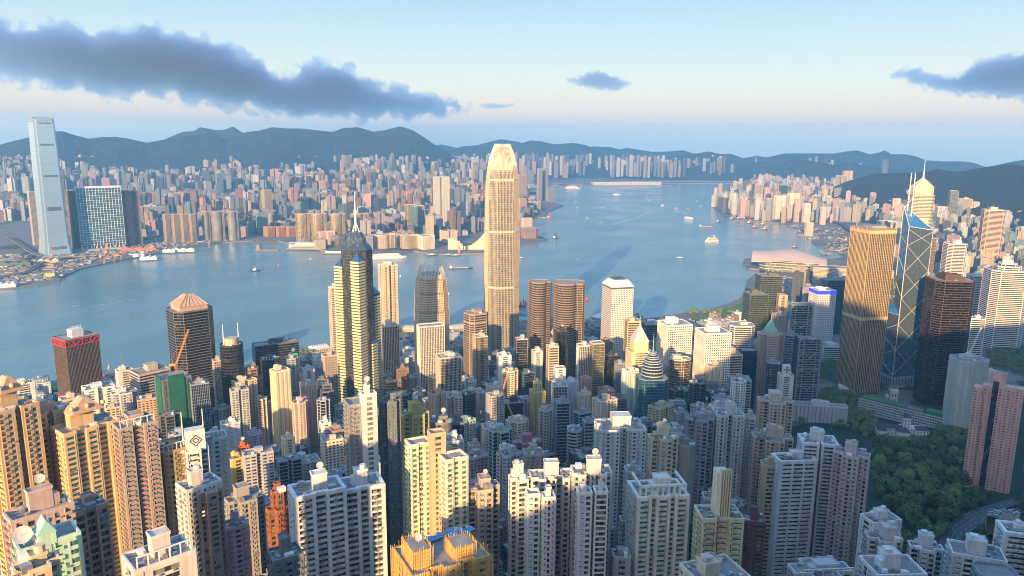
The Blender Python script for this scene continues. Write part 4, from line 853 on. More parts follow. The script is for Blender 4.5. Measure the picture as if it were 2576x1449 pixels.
for (z0, s0), (z1, s1) in zip(top, top[1:]): m.loft([(x*s0, y*s0) for x, y in core], z0, [(x*s1, y*s1) for x, y in core], z1+.01)
part(m, 'stepped_roof', GLZ['dark'], root, (.05, .08, .12))
m = MB(); z = H*1.0
for a in range(4): an = a*math.pi/2+.78; m.bar((math.cos(an)*9, math.sin(an)*9, z-3), (0, 0, z+18), .7)
m.bar((0, 0, z), (0, 0, z+30), 1.5, n=6); m.bar((0, 0, z+30), (0, 0, H0), .9, r2=.5, n=6)
m.box(0, 0, 5, .8, z+28, z+33, rot=.6); m.box(0, 0, 5, .8, z+29, z+34, rot=2.2); part(m, 'mast', WHITE, root); note(892, 600, p, 'star shaped dark tower', 42)
# --- crossed triangular tower
p = at_dist(2250, 957, 1400); p.z = 8; Hm = at_dist(2285, 435, 1400).z-8; H = at_dist(2285, 545, 1400).z-8; hw = 27*1.0
root = empty('braced_tower', p, facing(2262, 0)); tag(root, 'blue glass tower of triangular prisms with white cross bracing and twin masts', 'skyscraper')
F, Rc, B_, Lc = (-4, -hw*1.3), (hw*1.15, -2), (4, hw*1.3), (-hw*1.15, 2)
Mq = (-hw*.55, 4)
def slant(name, pts, zs):
    m = MB(); n = len(pts)
    for i in range(n):
        j = (i+1) % n; m.quad((*pts[i], 0), (*pts[j], 0), (*pts[j], zs[j]), (*pts[i], zs[i]))
    part(m, name, GLZ['curt'], root, (.24, .34, .42)); m = MB(); m.face([(*pts[i], zs[i]+.05) for i in range(n)]); part(m, 'sloping_glass_roof', GLZ['curt'], root, (.12, .34, .55))
zl = H*.44
slant('prism_shaft', [F, (0, 0), Lc], [zl, zl+26, zl-2]); slant('prism_shaft', [Lc, (0, 0), B_], [H*.60, H*.69, H*.60]); slant('prism_shaft', [F, Rc, B_, Mq], [H*.955, H*.93, H*1.0, H*1.06])
m = MB(); W3 = lambda q_, z: (q_[0], q_[1], z)
o = lambda q_: (q_[0]*1.012, q_[1]*1.012)
m.bar(W3(o(F), 0), W3(o(F), H*.955), .8); m.bar(W3(o(Rc), 0), W3(o(Rc), H*.93), .45); m.bar(W3(o(Lc), 20), W3(o(Lc), zl-2), .8); m.bar(W3(o(Mq), zl+15), W3(o(Mq), H*1.06), .8)
md = 44.0; zz = 22.0; kk = 0
while zz < H*.93-5:
    z2 = min(zz+md, H*.94); m.bar(W3(o(F), zz), W3(o(Rc), z2-(.02*H if z2 > H*.9 else 0)), .42); m.bar(W3(o(Rc), zz), W3(o(F), z2), .42)
    if z2 <= zl+4: mid = (zz+z2)/2; m.bar(W3(o(F), zz), W3(o(Lc), mid), .75); m.bar(W3(o(Lc), mid), W3(o(F), z2), .75)
    elif zz > zl+20: m.bar(W3(o(F), z2), W3(o(Mq), (zz+z2)/2), .65); m.bar(W3(o(Mq), (zz+z2)/2), W3(o(F), zz), .65)
    zz = z2
m.bar(W3(o(F), H*.955), W3(o(Rc), H*.93), .8); m.bar(W3(o(F), H*.955), W3(o(Mq), H*1.06), .8); m.bar(W3(o(Mq), H*1.06), W3(o(B_), H), .8); m.bar(W3(o(F), zl), W3(o(Lc), zl-2), .7)
part(m, 'cross_bracing', WALL, root, (.46, .50, .52))
for dx in (-3.2, 3.2):
    m = MB(); m.bar((Mq[0]+9+dx, 8, H*1.0), (Mq[0]+9+dx*.9, 8, Hm), 1.0, r2=.6, n=6); part(m, 'mast', WHITE, root)
m = MB(); m.bar((Mq[0]+5, 8, H*1.10), (Mq[0]+13, 8, H*1.10), .5); m.bar((Mq[0], 8, H*1.04), (Mq[0]+9, 8, H*1.09), .5); part(m, 'mast_brace', WHITE, root)
m = MB(); bp = [(x*1.03, y*1.03) for x, y in (F, Rc, B_, Lc)]; m.prism(bp, -2, 18); part(m, 'stone_base', WALL, root, (.34, .35, .36))
m = MB()
for i in range(4):
    a, b = Vector(bp[i]), Vector(bp[(i+1) % 4])
    for j in range(8): u = a+(b-a)*(j+.5)/8; t = (b-a).normalized(); nn = Vector((t.y, -t.x)); m.box(u.x+nn.x*.12, u.y+nn.y*.12, 2.6, .3, 4, 14, rot=math.atan2(t.y, t.x))
part(m, 'base_window', DARK, root); note(2270, 560, p, 'crossed triangular tower', 36)
# --- gold grid tower
p = at_dist(2157, 965, 1335); p.z = 6; H = at_dist(2193, 571, 1335).z-6; w = 47.0
root = empty('grid_tower', p, facing(2157, 37)); tag(root, 'square tower with a fine gold grid, sunlit above and shaded blue below', 'skyscraper')
sq = rect(w, w); m = MB(); m.prism(sq, 0, H-1); part(m, 'glazing', GLZ['dark'], root, (.04, .045, .05))
m = MB(); z = 4.0
while z < H: band_ring(m, sq, offset(sq, .3), z-.9, z); z += 4.15
part(m, 'floor_band', WALL, root, (.20, .155, .09))
for z in (H*.475, H*.99): m = MB(); band_ring(m, sq, offset(sq, 1.1), z-5, z); part(m, 'belt_course', WALL, root, (.58, .44, .24))
m = MB()
for i in range(4):
    a, b = Vector(sq[i]), Vector(sq[(i+1) % 4]); t = (b-a).normalized(); nn = Vector((t.y, -t.x)); k = 15
    for j in range(k+1): u = w*j/k; pier(m, a, t, nn, max(0, u-.33), min(w, u+.33), .58 if j % 3 else .9, 0, H)
part(m, 'mullion', WALL, root, (.50, .38, .20)); m = MB(); m.face([(x, y, H-.9) for x, y in rect(w-1, w-1)]); m.box(3, 0, 26, 22, H-.9, H+3); part(m, 'roof_deck', ROOF, root)
m = MB()
for i in range(8): m.bar((-20+i*5, 8, H), (-20+i*5, 8, H+4), .3)
part(m, 'roof_plant', METAL, root); note(2185, 572, p, 'gold grid tower', 40)
# --- pyramid topped spire tower
p, Hm = place(2328, 2690, 402); H = at_dist(2328, 489, 2690).z-4; w = 50*mpp(p)/2
root = empty('spire_tower', p, facing(2328, 24)); tag(root, 'gold banded tower with a glass pyramid crown and needle mast before the hills', 'skyscraper')
pl2 = plan('oct', w*2, w*2); m = MB(); m.prism(pl2, 0, H); part(m, 'glazing', GLZ['dark'], root, (.08, .08, .07))
m = MB(); z = 4
while z < H: band_ring(m, pl2, offset(pl2, .5), z-2.3, z); z += 4.4
part(m, 'floor_band', WALL, root, (.66, .58, .40))
m = MB(); m.box(0, -w-.6, w*.9, 1.2, 0, H*.72); part(m, 'gold_panel', WALL, root, (.62, .52, .34))
Hc = at_dist(2328, 470, 2690).z-4; Ha = at_dist(2328, 450, 2690).z-4
m = MB(); m.prism([(x*.84, y*.84) for x, y in pl2], H, Hc); m.loft([(x*.84, y*.84) for x, y in pl2], Hc, [(x*.10, y*.10) for x, y in pl2], Ha); part(m, 'pyramid_crown', WALL, root, (.62, .52, .36))
m = MB()
for x, y in pl2: m.bar((x*.86, y*.86, H), (x*.86, y*.86, Hc), 1.0); m.bar((x*.86, y*.86, Hc), (x*.1, y*.1, Ha+1), .9)
part(m, 'crown_frame', WALL, root, (.74, .62, .42)); m = MB(); m.bar((0, 0, Ha-2), (0, 0, Ha+24), 3.2, n=8, r2=1.6); m.bar((0, 0, Ha+24), (0, 0, Hm), 1.3, r2=.6, n=6); part(m, 'needle_mast', WHITE, root); note(2328, 480, p, 'gold needle topped tower', 60)
# --- porthole tower
q = Mat('porthole_wall'); u, v, P, sn = wall_uv(q); a_, uf = cell(q, q.math('ADD', u, 500.7), 3.05); b_, vf = cell(q, v, 3.45)
dx_ = q.math('SUBTRACT', uf, .5); dy_ = q.math('SUBTRACT', vf, .5); rr_ = q.math('ADD', q.math('POWER', dx_, 2.0), q.math('POWER', dy_, 2.0)); hole = q.math('LESS_THAN', rr_, .075)
q.l(q.mix(hole, (.66, .66, .66, 1), (.03, .035, .045, 1)), q.p.inputs['Base Color']); q.l(q.math('SUBTRACT', .5, q.math('MULTIPLY', hole, .35)), q.p.inputs['Roughness']); q.p.inputs['Metallic'].default_value = .15
q.bump(hole, -.6, .6); PORT = q.m
p = at_z(1554, 722, 160); H = 156; p.z = 4; w = 42.0
root = empty('porthole_tower', p, facing(1554, 24)); tag(root, 'pale square tower with rows of round windows and a sloped white cap', 'office tower')
m = MB(); m.prism(rect(w, w), 0, H); part(m, 'wall', PORT, root); m = MB(); m.box(0, 0, w-3, w-3, H, H+3.5); part(m, 'recess_band', DARK, root)
m = MB(); m.prism(rect(w+.6, w+.6), H+3.5, H+5); m.loft(rect(w+.6, w+.6), H+5, rect(w*.66, w*.66), H+15); part(m, 'sloped_cap', WHITE, root)
m = MB(); m.box(0, 0, w*.5, w*.5, H+15, H+17); part(m, 'roof_plant', DARK, root); note(1554, 720, p, 'round windowed tower', 30)
# --- twin round towers
def bulge(w, d):
    a = [(-w/2, -d*.2)]+[(-w*.12+w*.30*math.cos(t), -d*.28+d*.24*math.sin(t)) for t in [math.pi+i*math.pi/10 for i in range(11)]]+[(w*.25, -d*.34), (w*.42, -d*.34), (w/2, -d*.2), (w/2, d*.4), (w*.3, d/2), (-w*.3, d/2), (-w/2, d*.4)]
    return a
_plan = plan
def plan(kind, w, d): return bulge(w, d) if kind == 'bulge' else _plan(kind, w, d)
for cx, y, wp, lab in ((1360, 708, 64, 'left tower of the brown banded round fronted pair by the ferry piers'), (1433, 711, 80, 'right tower of the brown banded round fronted pair, with two white roof boxes')):
    pz = at_z(cx, y, 184); tower(lab, cx, y, wp, 180, 'band', 'bulge', (.27, .20, .15), 'gdark', 22 if cx < 1400 else 4, .9, 'n', pos=pz)
    r0 = scene.objects[-1] if False else None
# --- gabled tower at the western waterfront
p = at_dist(476, 1000, 1330); p = at_z(476, 772, 190); Hh = p.z
rt_, w_, d_, H_, rng_ = tower('dark glass tower|with striped balconies and a tan gabled roof', 476, 775, 118, 178, 'gband', 'oct', (.13, .12, .12), (.015, .018, .024), 20, .9, 'n', name='gabled_tower')
m = MB(); a, b = w_*.36, d_*.36; z = H_
m.prism([(-a, -b), (a, -b), (a, b), (-a, b)], z, z+6)
m.quad((-a-1, -b-1, z+6), (a+1, -b-1, z+6), (a*.2, -b*.2-1, z+20), (-a*.2, -b*.2-1, z+20)); m.quad((a+1, b+1, z+6), (-a-1, b+1, z+6), (-a*.2, b*.2, z+20), (a*.2, b*.2, z+20)); m.quad((-a-1, b+1, z+6), (-a-1, -b-1, z+6), (-a*.2, -b*.2-1, z+20), (-a*.2, b*.2, z+20)); m.quad((a+1, -b-1, z+6), (a+1, b+1, z+6), (a*.2, b*.2, z+20), (a*.2, -b*.2-1, z+20)); m.quad((-a*.2, -b*.2-1, z+20), (a*.2, -b*.2-1, z+20), (a*.2, b*.2, z+20), (-a*.2, b*.2, z+20))
part(m, 'gabled_roof', WALL, rt_, (.46, .32, .25)); m = MB()
for i in range(7): x = -a+2*a*i/6; m.bar((x, -b-1.4, z+6.3), (x*.25, -b*.2-1.4, z+20.4), .45); y_ = -b+2*b*i/6; m.bar((-a-1.4, y_, z+6.3), (-a*.25, y_*.25, z+20.4), .45)
part(m, 'roof_rib', WALL, rt_, (.60, .42, .33))
# --- red braced tower
rt_, w_, d_, H_, rng_ = tower('brown glass tower|with red truss bands, standing apart at the left waterfront', 190, 845, 100, 128, 'mull', 'box', (.16, .12, .10), (.20, .14, .09), 26, .8, 'n', name='red_truss_tower')
for z0, z1 in ((H_-9, H_-.5), (H_*.30, H_*.30+7)):
    m = MB(); a, b = w_/2+.6, d_/2+.6; RD = [(-a, -b), (a, -b), (a, b), (-a, b)]
    for i in range(4):
        A, Bq = Vector(RD[i]), Vector(RD[(i+1) % 4]); m.bar((*A, z0), (*Bq, z0), .7); m.bar((*A, z1), (*Bq, z1), .8)
        for j in range(4):
            P0, P1 = A+(Bq-A)*j/4, A+(Bq-A)*(j+1)/4; m.bar((*P0, z0), (*P0, z1), .6); m.bar((*P0, z0 if j % 2 else z1), (*P1, z1 if j % 2 else z0), .6)
    part(m, 'truss_band', plain('red_steel', (.55, .04, .06), .5, var=.05) if 'red_steel' not in bpy.data.materials else bpy.data.materials['red_steel'], rt_)
m = MB(); m.box(0, 0, w_*.34, d_*.4, H_, H_+11); part(m, 'roof_house', WALL, rt_, (.6, .6, .62)); m = MB()
for i in range(7): m.bar((-w_*.15+i*w_*.05, -d_*.1, H_+11), (-w_*.15+i*w_*.05, -d_*.1, H_+16), .25)
m.bar((-w_*.16, -d_*.1, H_+15), (w_*.16, -d_*.1, H_+15), .3); part(m, 'antenna_rack', WHITE, rt_)
# --- dark bronze slab and its roof line
tower('dark bronze ribbon slab|near the right edge with a chamfered corner', 2392, 702, 122, 196, 'gband', 'oct', (.085, .06, .042), (.02, .018, .017), 26, .85, 'H', pos=at_z(2392, 702, 205), name='bronze_slab_tower')
# --- pyramid roofs
def pyr_roof(r5, zb, k0, hh, mat, col, spire=12, drum=8):
    rt_, w_, d_, H_, _ = r5; m = MB(); m.box(0, 0, w_*k0, d_*k0, H_, H_+drum); part(m, 'roof_house', WALL, rt_, col)
    m = MB(); m.loft(rect(w_*k0*1.1, d_*k0*1.1), H_+drum, rect(w_*.08, w_*.08), H_+drum+hh); part(m, 'pyramid_roof', mat, rt_); m = MB(); m.bar((0, 0, H_+drum+hh-1), (0, 0, H_+drum+hh+spire), 1.0, r2=.15, n=6); part(m, 'finial', WALL, rt_, col)
pyr_roof(tower('honey stone tower|with corner turrets under a grey pyramid roof', 1607, 880, 64, 118, 'blank', 'box', (.74, .58, .34), 'gbrn', 20, .85, 'n', blankL=True), 0, .72, 22, plain('grey_roof_metal', (.45, .46, .46), .5), (.74, .58, .34), 14, 14)
VERD = plain('green_copper', (.20, .42, .30), .6)
pyr_roof(tower('stepped stone tower|with a green pyramid roof and flagpole', 1938, 838, 70, 118, 'grid', 'cross', (.46, .38, .32), 'gdark', 18, .9, 'n'), 0, .46, 17, VERD, (.55, .42, .32), 16, 4)
# --- round ringed top
r5 = tower('blue glass block|crowned by a ringed round turret and spire', 1640, 948, 86, 112, 'curt', 'oct', (.12, .22, .28), (.04, .20, .30), 14, .8, 'n', name='ringed_turret_tower')
rt_, w_, d_, H_, _ = r5; m = MB(); g = MB(); zz = H_
for rr, hh in ((.36, 9), (.34, 8), (.27, 6), (.19, 5), (.11, 5)):
    ci = [(w_*rr*math.cos(t*math.pi/10), w_*rr*math.sin(t*math.pi/10)) for t in range(20)]; g.prism(ci, zz, zz+hh)
    for f in range(2): z2 = zz+hh*(f+1)/2; band_ring(m, ci, offset(ci, .7), z2-1.2, z2)
    zz += hh
part(g, 'turret', GLZ['curt'], rt_, (.06, .12, .18)); part(m, 'turret_ring', WALL, rt_, (.40, .44, .48)); m = MB(); m.bar((0, 0, zz), (0, 0, zz+26), .9, r2=.1, n=6); part(m, 'spire', METAL, rt_)
# --- suspended steel bank
for cx, y, wp, h, lab in ((2014, 765, 58, 150, 'rear slab of the grey steel framed bank hung from ladder trusses'), (2035, 850, 58, 118, 'front slab of the grey steel framed bank hung from ladder trusses')):
    rt_, w_, d_, H_, _ = tower(lab, cx, y, wp, h, 'gband', 'box', (.34, .38, .42), (.06, .10, .13), 20, .5, 'n', name='steel_frame_bank')
    m = MB(); a, b = w_/2+1.2, d_/2+1.0
    for x in (-a, -a*.55, a*.55, a): m.bar((x, -b, 0), (x, -b, H_+4), .9); m.bar((x, b, 0), (x, b, H_+4), .9)
    for i in range(5):
        z = H_*(.12+.21*i)
        for y_ in (-b,): m.bar((-a*.55, y_, z+10), (0, y_, z), .7); m.bar((a*.55, y_, z+10), (0, y_, z), .7); m.bar((-a, y_, z), (-a*.55, y_, z+10), .7); m.bar((a, y_, z), (a*.55, y_, z+10), .7); m.bar((-a, y_, z+10), (a, y_, z+10), .5)
    for z in range(8, int(H_), 8): m.bar((-a, -b, z), (-a*.55, -b, z), .35); m.bar((a, -b, z), (a*.55, -b, z), .35)
    for x in (-a, a): m.bar((x, -b, H_+4), (x, b, H_+4), .9)
    part(m, 'steel_frame', METAL, rt_)
# --- convention hall with wing roof
p = at_z(1985, 660, 30); p.z = 4; s_ = mpp(p); root = empty('convention_hall', p, facing(1985, 0)); tag(root, 'waterfront hall under a sweeping pale wing shaped roof', 'hall')
m = MB(); Wd = 88*s_
def wing(u, v):
    x = (u-.5)*2*Wd; half = (38-26*abs(u-.42))*s_*1.5; y = (v-.5)*2*half; z = 46+20*math.cos((u-.45)*5.0)+10*abs(u-.4)*2-((v-.5)**2)*70+(v-.5)*16
    if u < .25: z += (.25-u)*70
    return (x, y+(u-.5)*40, z)
nu, nv = 28, 10; rows_ = [[wing(i/nu, j/nv) for j in range(nv+1)] for i in range(nu+1)]
for i in range(nu):
    for j in range(nv):
        a, b, c_, d_ = rows_[i][j], rows_[i+1][j], rows_[i+1][j+1], rows_[i][j+1]; m.quad(a, b, c_, d_); m.quad(*[(t[0], t[1], t[2]-1.5) for t in (d_, c_, b, a)])
    a, b = rows_[i][0], rows_[i+1][0]; m.quad((a[0], a[1], a[2]-1.5), (b[0], b[1], b[2]-1.5), b, a)
part(m, 'wing_roof', plain('pale_roof', (.46, .37, .32), .45, var=.05), root)
m = MB(); m.prism(plan('oct', Wd*1.55, 66*s_), 0, 34); part(m, 'glazing', GLZ['curt'], root, (.30, .36, .30))
m = MB()
for z in (9, 18, 27, 34): band_ring(m, plan('oct', Wd*1.55, 66*s_), offset(plan('oct', Wd*1.55, 66*s_), 2.0), z-2.2, z)
part(m, 'terrace', WALL, root, (.62, .54, .42)); note(1985, 640, p, 'wing roofed waterfront hall', 150)
tower('long banded hall|with an arched glass roof right of the wing roof', 2088, 672, 92, 38, 'band', 'box', (.62, .52, .38), 'ggold', 10, .5, 'n')
rt_ = ANCH and None
# --- pink apartment tower at the right edge
p = hit(2490, 1235, 0); p.z = terrain(p.x, p.y)-4; H = at_dist(2520, 962, math.hypot(p.x-CAM.x, p.y-CAM.y)).z-p.z; s_ = mpp(p)
root = empty('pink_tower', p, facing(2490, 0)); tag(root, 'tall salmon pink tower with small square windows at the right edge', 'apartment tower')
PK = (.68, .40, .33)
def pwing(x0, x1, y0, y1, h, nm='wing_wall'):
    m = MB(); m.prism([(x0, y0), (x1, y0), (x1, y1), (x0, y1)], 0, h); part(m, nm, WALL, root, PK)
    wn_ = MB()
    def slots(a, t, L_, n_):
        k = max(1, int(L_/3.6))
        for f in range(int(h/2.95)-1):
            for j in range(k):
                u = (j+.5)*L_/k; ww = (1.9 if j % 2 == 0 else .8) if k > 1 else .8
                cx_, cy_ = a[0]+t[0]*u+n_[0]*.06, a[1]+t[1]*u+n_[1]*.06; z = 3+f*2.95
                wn_.quad((cx_-t[0]*ww/2, cy_-t[1]*ww/2, z), (cx_+t[0]*ww/2, cy_+t[1]*ww/2, z), (cx_+t[0]*ww/2, cy_+t[1]*ww/2, z+1.1), (cx_-t[0]*ww/2, cy_-t[1]*ww/2, z+1.1))
    slots((x0, y0), (1, 0), x1-x0, (0, -1)); slots((x0, y1), (0, -1), y1-y0, (-1, 0)); part(wn_, 'window_grid', GLZ['win'], root, (.03, .03, .035))
u_ = s_
pwing(-62*u_, -44*u_, -6*u_, 26*u_, H*.93); pwing(-44*u_, -24*u_, 2*u_, 30*u_, H*.95); pwing(-12*u_, 40*u_, -8*u_, 24*u_, H*.97)
m = MB(); m.box(-18*u_, 6*u_, 12.5*u_, 16*u_, 0, H*1.0); part(m, 'glass_strip', GLZ['dark'], root, (.04, .05, .07))
m = MB(); cir = [(-12*u_+16*u_*math.cos(t*math.pi/10), 16*u_+14*u_*math.sin(t*math.pi/10)) for t in range(20)]; m.prism(cir, H*.9, H*1.07); part(m, 'round_core', WALL, root, PK); m = MB(); m.prism([(x+3*(1 if 0 else 0), y) for x, y in offset(cir, -1.5)], H*1.07, H*1.07+.4); part(m, 'roof_deck', ROOF, root); note(2510, 960, p, 'salmon pink tower', 40)
# --- scaffolded tower in front
rt_, w_, d_, H_, rng_ = tower('tower wrapped in golden bamboo scaffolding|at the bottom centre with blue tarpaulins', 1110, 1392, 240, 78, 'blank', 'zig', (.55, .36, .13), 'gbrn', 22, .7, 'n', name='scaffolded_tower')
BAMB = plain('bamboo', (.58, .37, .13), .8, var=.35, scale=2.0)
def scaffold(root, poly, z0, z1, rng):
    m = MB(); n = len(poly)
    for i in range(n):
        a, b = Vector(poly[i]), Vector(poly[(i+1) % n]); L_ = (b-a).length; t = (b-a)/L_; k = max(1, int(L_/1.1))
        for j in range(k+1): u = a+t*(L_*j/k); m.bar((*u, z0), (u.x+rng.uniform(-.3, .3), u.y+rng.uniform(-.3, .3), z1+rng.uniform(.2, 3.0)), .09, n=3)
        z = z0
        while z < z1+1: m.bar((*a, z), (*b, z+rng.uniform(-.1, .1)), .08, n=3); z += 1.9
    return m
out_ = offset(plan('zig', w_, d_), 1.3); part(scaffold(rt_, out_, H_-55, H_+.5, rng_), 'bamboo_scaffold', BAMB, rt_)
TARP = plain('blue_tarpaulin', (.10, .32, .55), .6); GRN = plain('green_net', (.008, .11, .06), .85, var=.5, scale=.15)
for (x, y, a, b, hh) in ((-w_*.33, -d_*.05, w_*.22, d_*.5, 9), (w_*.22, -d_*.12, w_*.26, d_*.4, 6)):
    m = MB(); m.prism(rect(a, b, x, y), H_, H_+hh, top=0); part(m, 'roof_house', WALL, rt_, (.55, .36, .13)); m = MB(); m.face([(px_, py_, H_+hh+.05) for px_, py_ in rect(a-1, b-1, x, y)]); part(m, 'housing_deck', ROOF, rt_); part(scaffold(rt_, offset(rect(a, b, x, y), .8), H_, H_+hh, rng_), 'bamboo_frame', BAMB, rt_)
m = MB()
for _ in range(14):
    x, y = rng_.uniform(-.1, .5)*w_, d_*.42+rng_.uniform(-2, 2); m.quad((x, y, H_+1.4), (x+4, y+.5, H_+1.2+rng_.random()), (x+4.4, y+3, H_+1.6), (x+.3, y+3, H_+1.9+rng_.random()))
part(m, 'tarpaulin', TARP, rt_); dish(rt_, -w_*.3, -d_*.02, H_+10, 1.8)
# extras on towers already standing
def find(lbl): return next(o for o in scene.objects if o.type == 'EMPTY' and o.get('label', '').startswith(lbl))
def dims(o):
    c = [k for k in o.children if k.name.startswith('glazing')]; xs = [v.co for k in c for v in k.data.vertices]
    return max(abs(v.x) for v in xs)*2, max(abs(v.y) for v in xs)*2, max(v.z for v in xs)
o = find('tower wrapped in green netting'); w_, d_, h_ = dims(o)
m = MB(); m.box(-w_*.04, -d_/2-1.2, w_*.56, 1.2, h_*.2, h_+6); m.box(w_*.38, -d_/2-.9, w_*.1, .8, h_*.1, h_-3); m.box(-w_/2-1.0, -d_*.1, 1.0, d_*.6, h_*.2, h_+4); part(m, 'green_netting', GRN, o)
cr_ = o.location+Vector((0, 0, h_)); 
def crane(loc, boom, rot, label, col, hh=12, ang=58, cat='crane', s=1.0):
    root = empty('tower_crane', loc, rot); tag(root, label, cat); mt = plain('crane_paint', col, .5, var=.08)
    def lat(a, b, r, name):
        m = MB(); a, b = Vector(a), Vector(b); ax = (b-a).normalized(); u = ax.orthogonal().normalized(); w = ax.cross(u); k = max(3, int((b-a).length/(2.5*s)))
        cs = [(u+w)*r, (u-w)*r, (-u-w)*r, (-u+w)*r]
        for c in cs: m.bar(a+c, b+c, .16*s, n=3)
        for i in range(k):
            f0, f1 = i/k, (i+1)/k
            for q_ in range(4): m.bar(a+(b-a)*f0+cs[q_], a+(b-a)*f1+cs[(q_+1) % 4], .10*s, n=3)
        part(m, name, mt, root)
    lat((0, 0, 0), (0, 0, hh), .9*s, 'mast'); e = Vector((math.cos(R(ang))*boom, 0, hh+math.sin(R(ang))*boom)); lat((0, 0, hh), e, .7*s, 'boom')
    m = MB(); m.box(-4*s, 0, 7*s, 2.4*s, hh-.5, hh+2.2*s); part(m, 'counterweight', mt, root); m = MB(); m.bar((-3*s, 0, hh), (-4*s, 0, hh+9*s), .25*s); m.bar((-4*s, 0, hh+9*s), e, .1*s, n=3); m.bar(e, e+Vector((0, 0, -boom*.35)), .07*s, n=3); part(m, 'cable', METAL, root)
    return root
crane(cr_+Vector((4, -2, 5)), 46, R(-34), 'big orange luffing crane on the green netted tower', (.75, .32, .05), 8, 68)
o = find('concrete tower wrapped'); w_, d_, h_ = dims(o); crane(o.location+Vector((0, 0, h_)), 40, R(-30), 'white luffing crane on the sheet wrapped tower', (.7, .7, .7), 8, 62)
o = find('dark glass office before'); w_, d_, h_ = dims(o); crane(o.location+Vector((-9, -12, h_*.6)), 34, R(150), 'yellow crane leaning left beside the dark glass office', (.8, .5, .05), 14, 66)
o = find('rust red block'); w_, d_, h_ = dims(o); crane(o.location+Vector((0, 0, h_-8)), 28, R(-40), 'orange crane leaning right over the rust red block', (.7, .28, .06), 12, 74)
crane(Vector(at_z(1488, 815, 4)), 45, R(-20), 'orange piling crane by the ferry piers', (.75, .38, .1), 14, 60)
m = MB(); o = find('dark round office tower'); w_, d_, h_ = dims(o)
for x in (-w_*.33, w_*.33): m = MB(); m.bar((x, 0, h_), (x, 0, h_+27), .8, r2=.35, n=6); part(m, 'mast', WHITE, o)
m = MB(); m.prism(plan('round', w_*.6, d_*.6), h_, h_+9); part(m, 'roof_drum', WALL, o, (.5, .42, .32))
o = find('white tower topped by a sign box'); w_, d_, h_ = dims(o)
m = MB(); m.box(2, -d_*.1, w_*.62, d_*.5, h_, h_+13); part(m, 'sign_box', WALL, o, (.62, .64, .66)); m = MB(); y = -d_*.1-d_*.25-.12; z = h_+6.5
for r_, q_ in ((3.4, .5), (1.7, .45)):
    pts = [(2, z+r_), (2+r_, z), (2, z-r_), (2-r_, z)]
    for i in range(4): a, b = pts[i], pts[(i+1) % 4]; m.bar((a[0], y, a[1]), (b[0], y, b[1]), q_*.6)
part(m, 'diamond_mark', DARK, o)
for x in (-w_*.25, w_*.42): m = MB(); m.bar((x, 0, h_), (x, 0, h_+24), .5, r2=.3); part(m, 'mast', WHITE, o)
o = find('pale block with a black cross'); w_, d_, h_ = dims(o)
m = MB(); m.box(0, 0, w_*.55, d_*.5, h_, h_+14); part(m, 'sign_box', WALL, o, (.6, .58, .56)); y = -d_*.25-.15; m = MB(); m.box(0, y, 7, .3, h_+7.4, h_+8.6); m.box(0, y-.02, 1.2, .3, h_+4.5, h_+11.5)
for x, z in ((-3.5, 8), (3.5, 8)): m.box(x, y-.03, 1.0, .3, h_+6.6, h_+9.4)
m.box(0, y-.05, 2.8, .3, h_+11, h_+12); m.box(0, y-.05, 2.8, .3, h_+4, h_+5); part(m, 'cross_sign', DARK, o)
o = find('white grid tower with a blue light band'); w_, d_, h_ = dims(o); q = Mat('blue_lit_sign'); q.p.inputs['Base Color'].default_value = (.02, .02, .5, 1); q.p.inputs['Emission Color'].default_value = (.03, .05, .9, 1); q.p.inputs['Emission Strength'].default_value = .7
m = MB(); band_ring(m, offset(rect(w_, d_), .6), offset(rect(w_, d_), 1.1), h_-6, h_+.6); part(m, 'light_band', q.m, o)
o = find('big white tower with a crown'); w_, d_, h_ = dims(o)
for i in range(5): m = MB(); m.prism([( -8+i*4+2*math.cos(t), 2*math.sin(t)) for t in [k*math.pi/5 for k in range(10)]], h_, h_+7); part(m, 'roof_drum', WHITE, o)
o = find('charcoal slab'); w_, d_, h_ = dims(o); q = Mat('lit_sign'); q.p.inputs['Base Color'].default_value = (.1, .3, .6, 1)
cir = [(w_*.36+3.2*math.cos(k*math.pi/8), h_-12+3.2*math.sin(k*math.pi/8)) for k in range(16)]
gsign = Mat('green_sign'); gsign.p.inputs['Base Color'].default_value = (.02, .35, .12, 1); gsign.p.inputs['Emission Color'].default_value = (.02, .5, .2, 1); gsign.p.inputs['Emission Strength'].default_value = .25
m = MB(); m.face([(x, -d_/2-.5, z) for x, z in cir]); part(m, 'round_sign', q.m, o); m = MB(); m.box(w_*.36, -d_/2-.4, w_*.2, .3, h_-32, h_-18); part(m, 'light_panel', gsign.m, o)
o = find('gold lit cream tower'); w_, d_, h_ = dims(o); m = MB(); m.box(0, 0, w_*.3, d_*.5, h_, h_+24)
for i in range(5): m.box(-w_*.12+i*w_*.06+1, -d_*.27, .5, d_*.16, h_, h_+26)
part(m, 'ribbed_fin', WALL, o, (.7, .62, .45))
o = find('white tower with arcaded penthouse'); w_, d_, h_ = dims(o); m = MB()
for i in range(9): x = -w_*.48+w_*.96*i/8; m.box(x, -d_*.46, 1.0, 1.0, h_, h_+6)
m.box(0, -d_*.46, w_, 1.4, h_+6, h_+7.2); m.box(-w_*.47, 0, 1.2, d_*.9, h_+6, h_+7.2); m.box(w_*.47, 0, 1.2, d_*.9, h_+6, h_+7.2); part(m, 'roof_arcade', WALL, o, (.72, .68, .6))
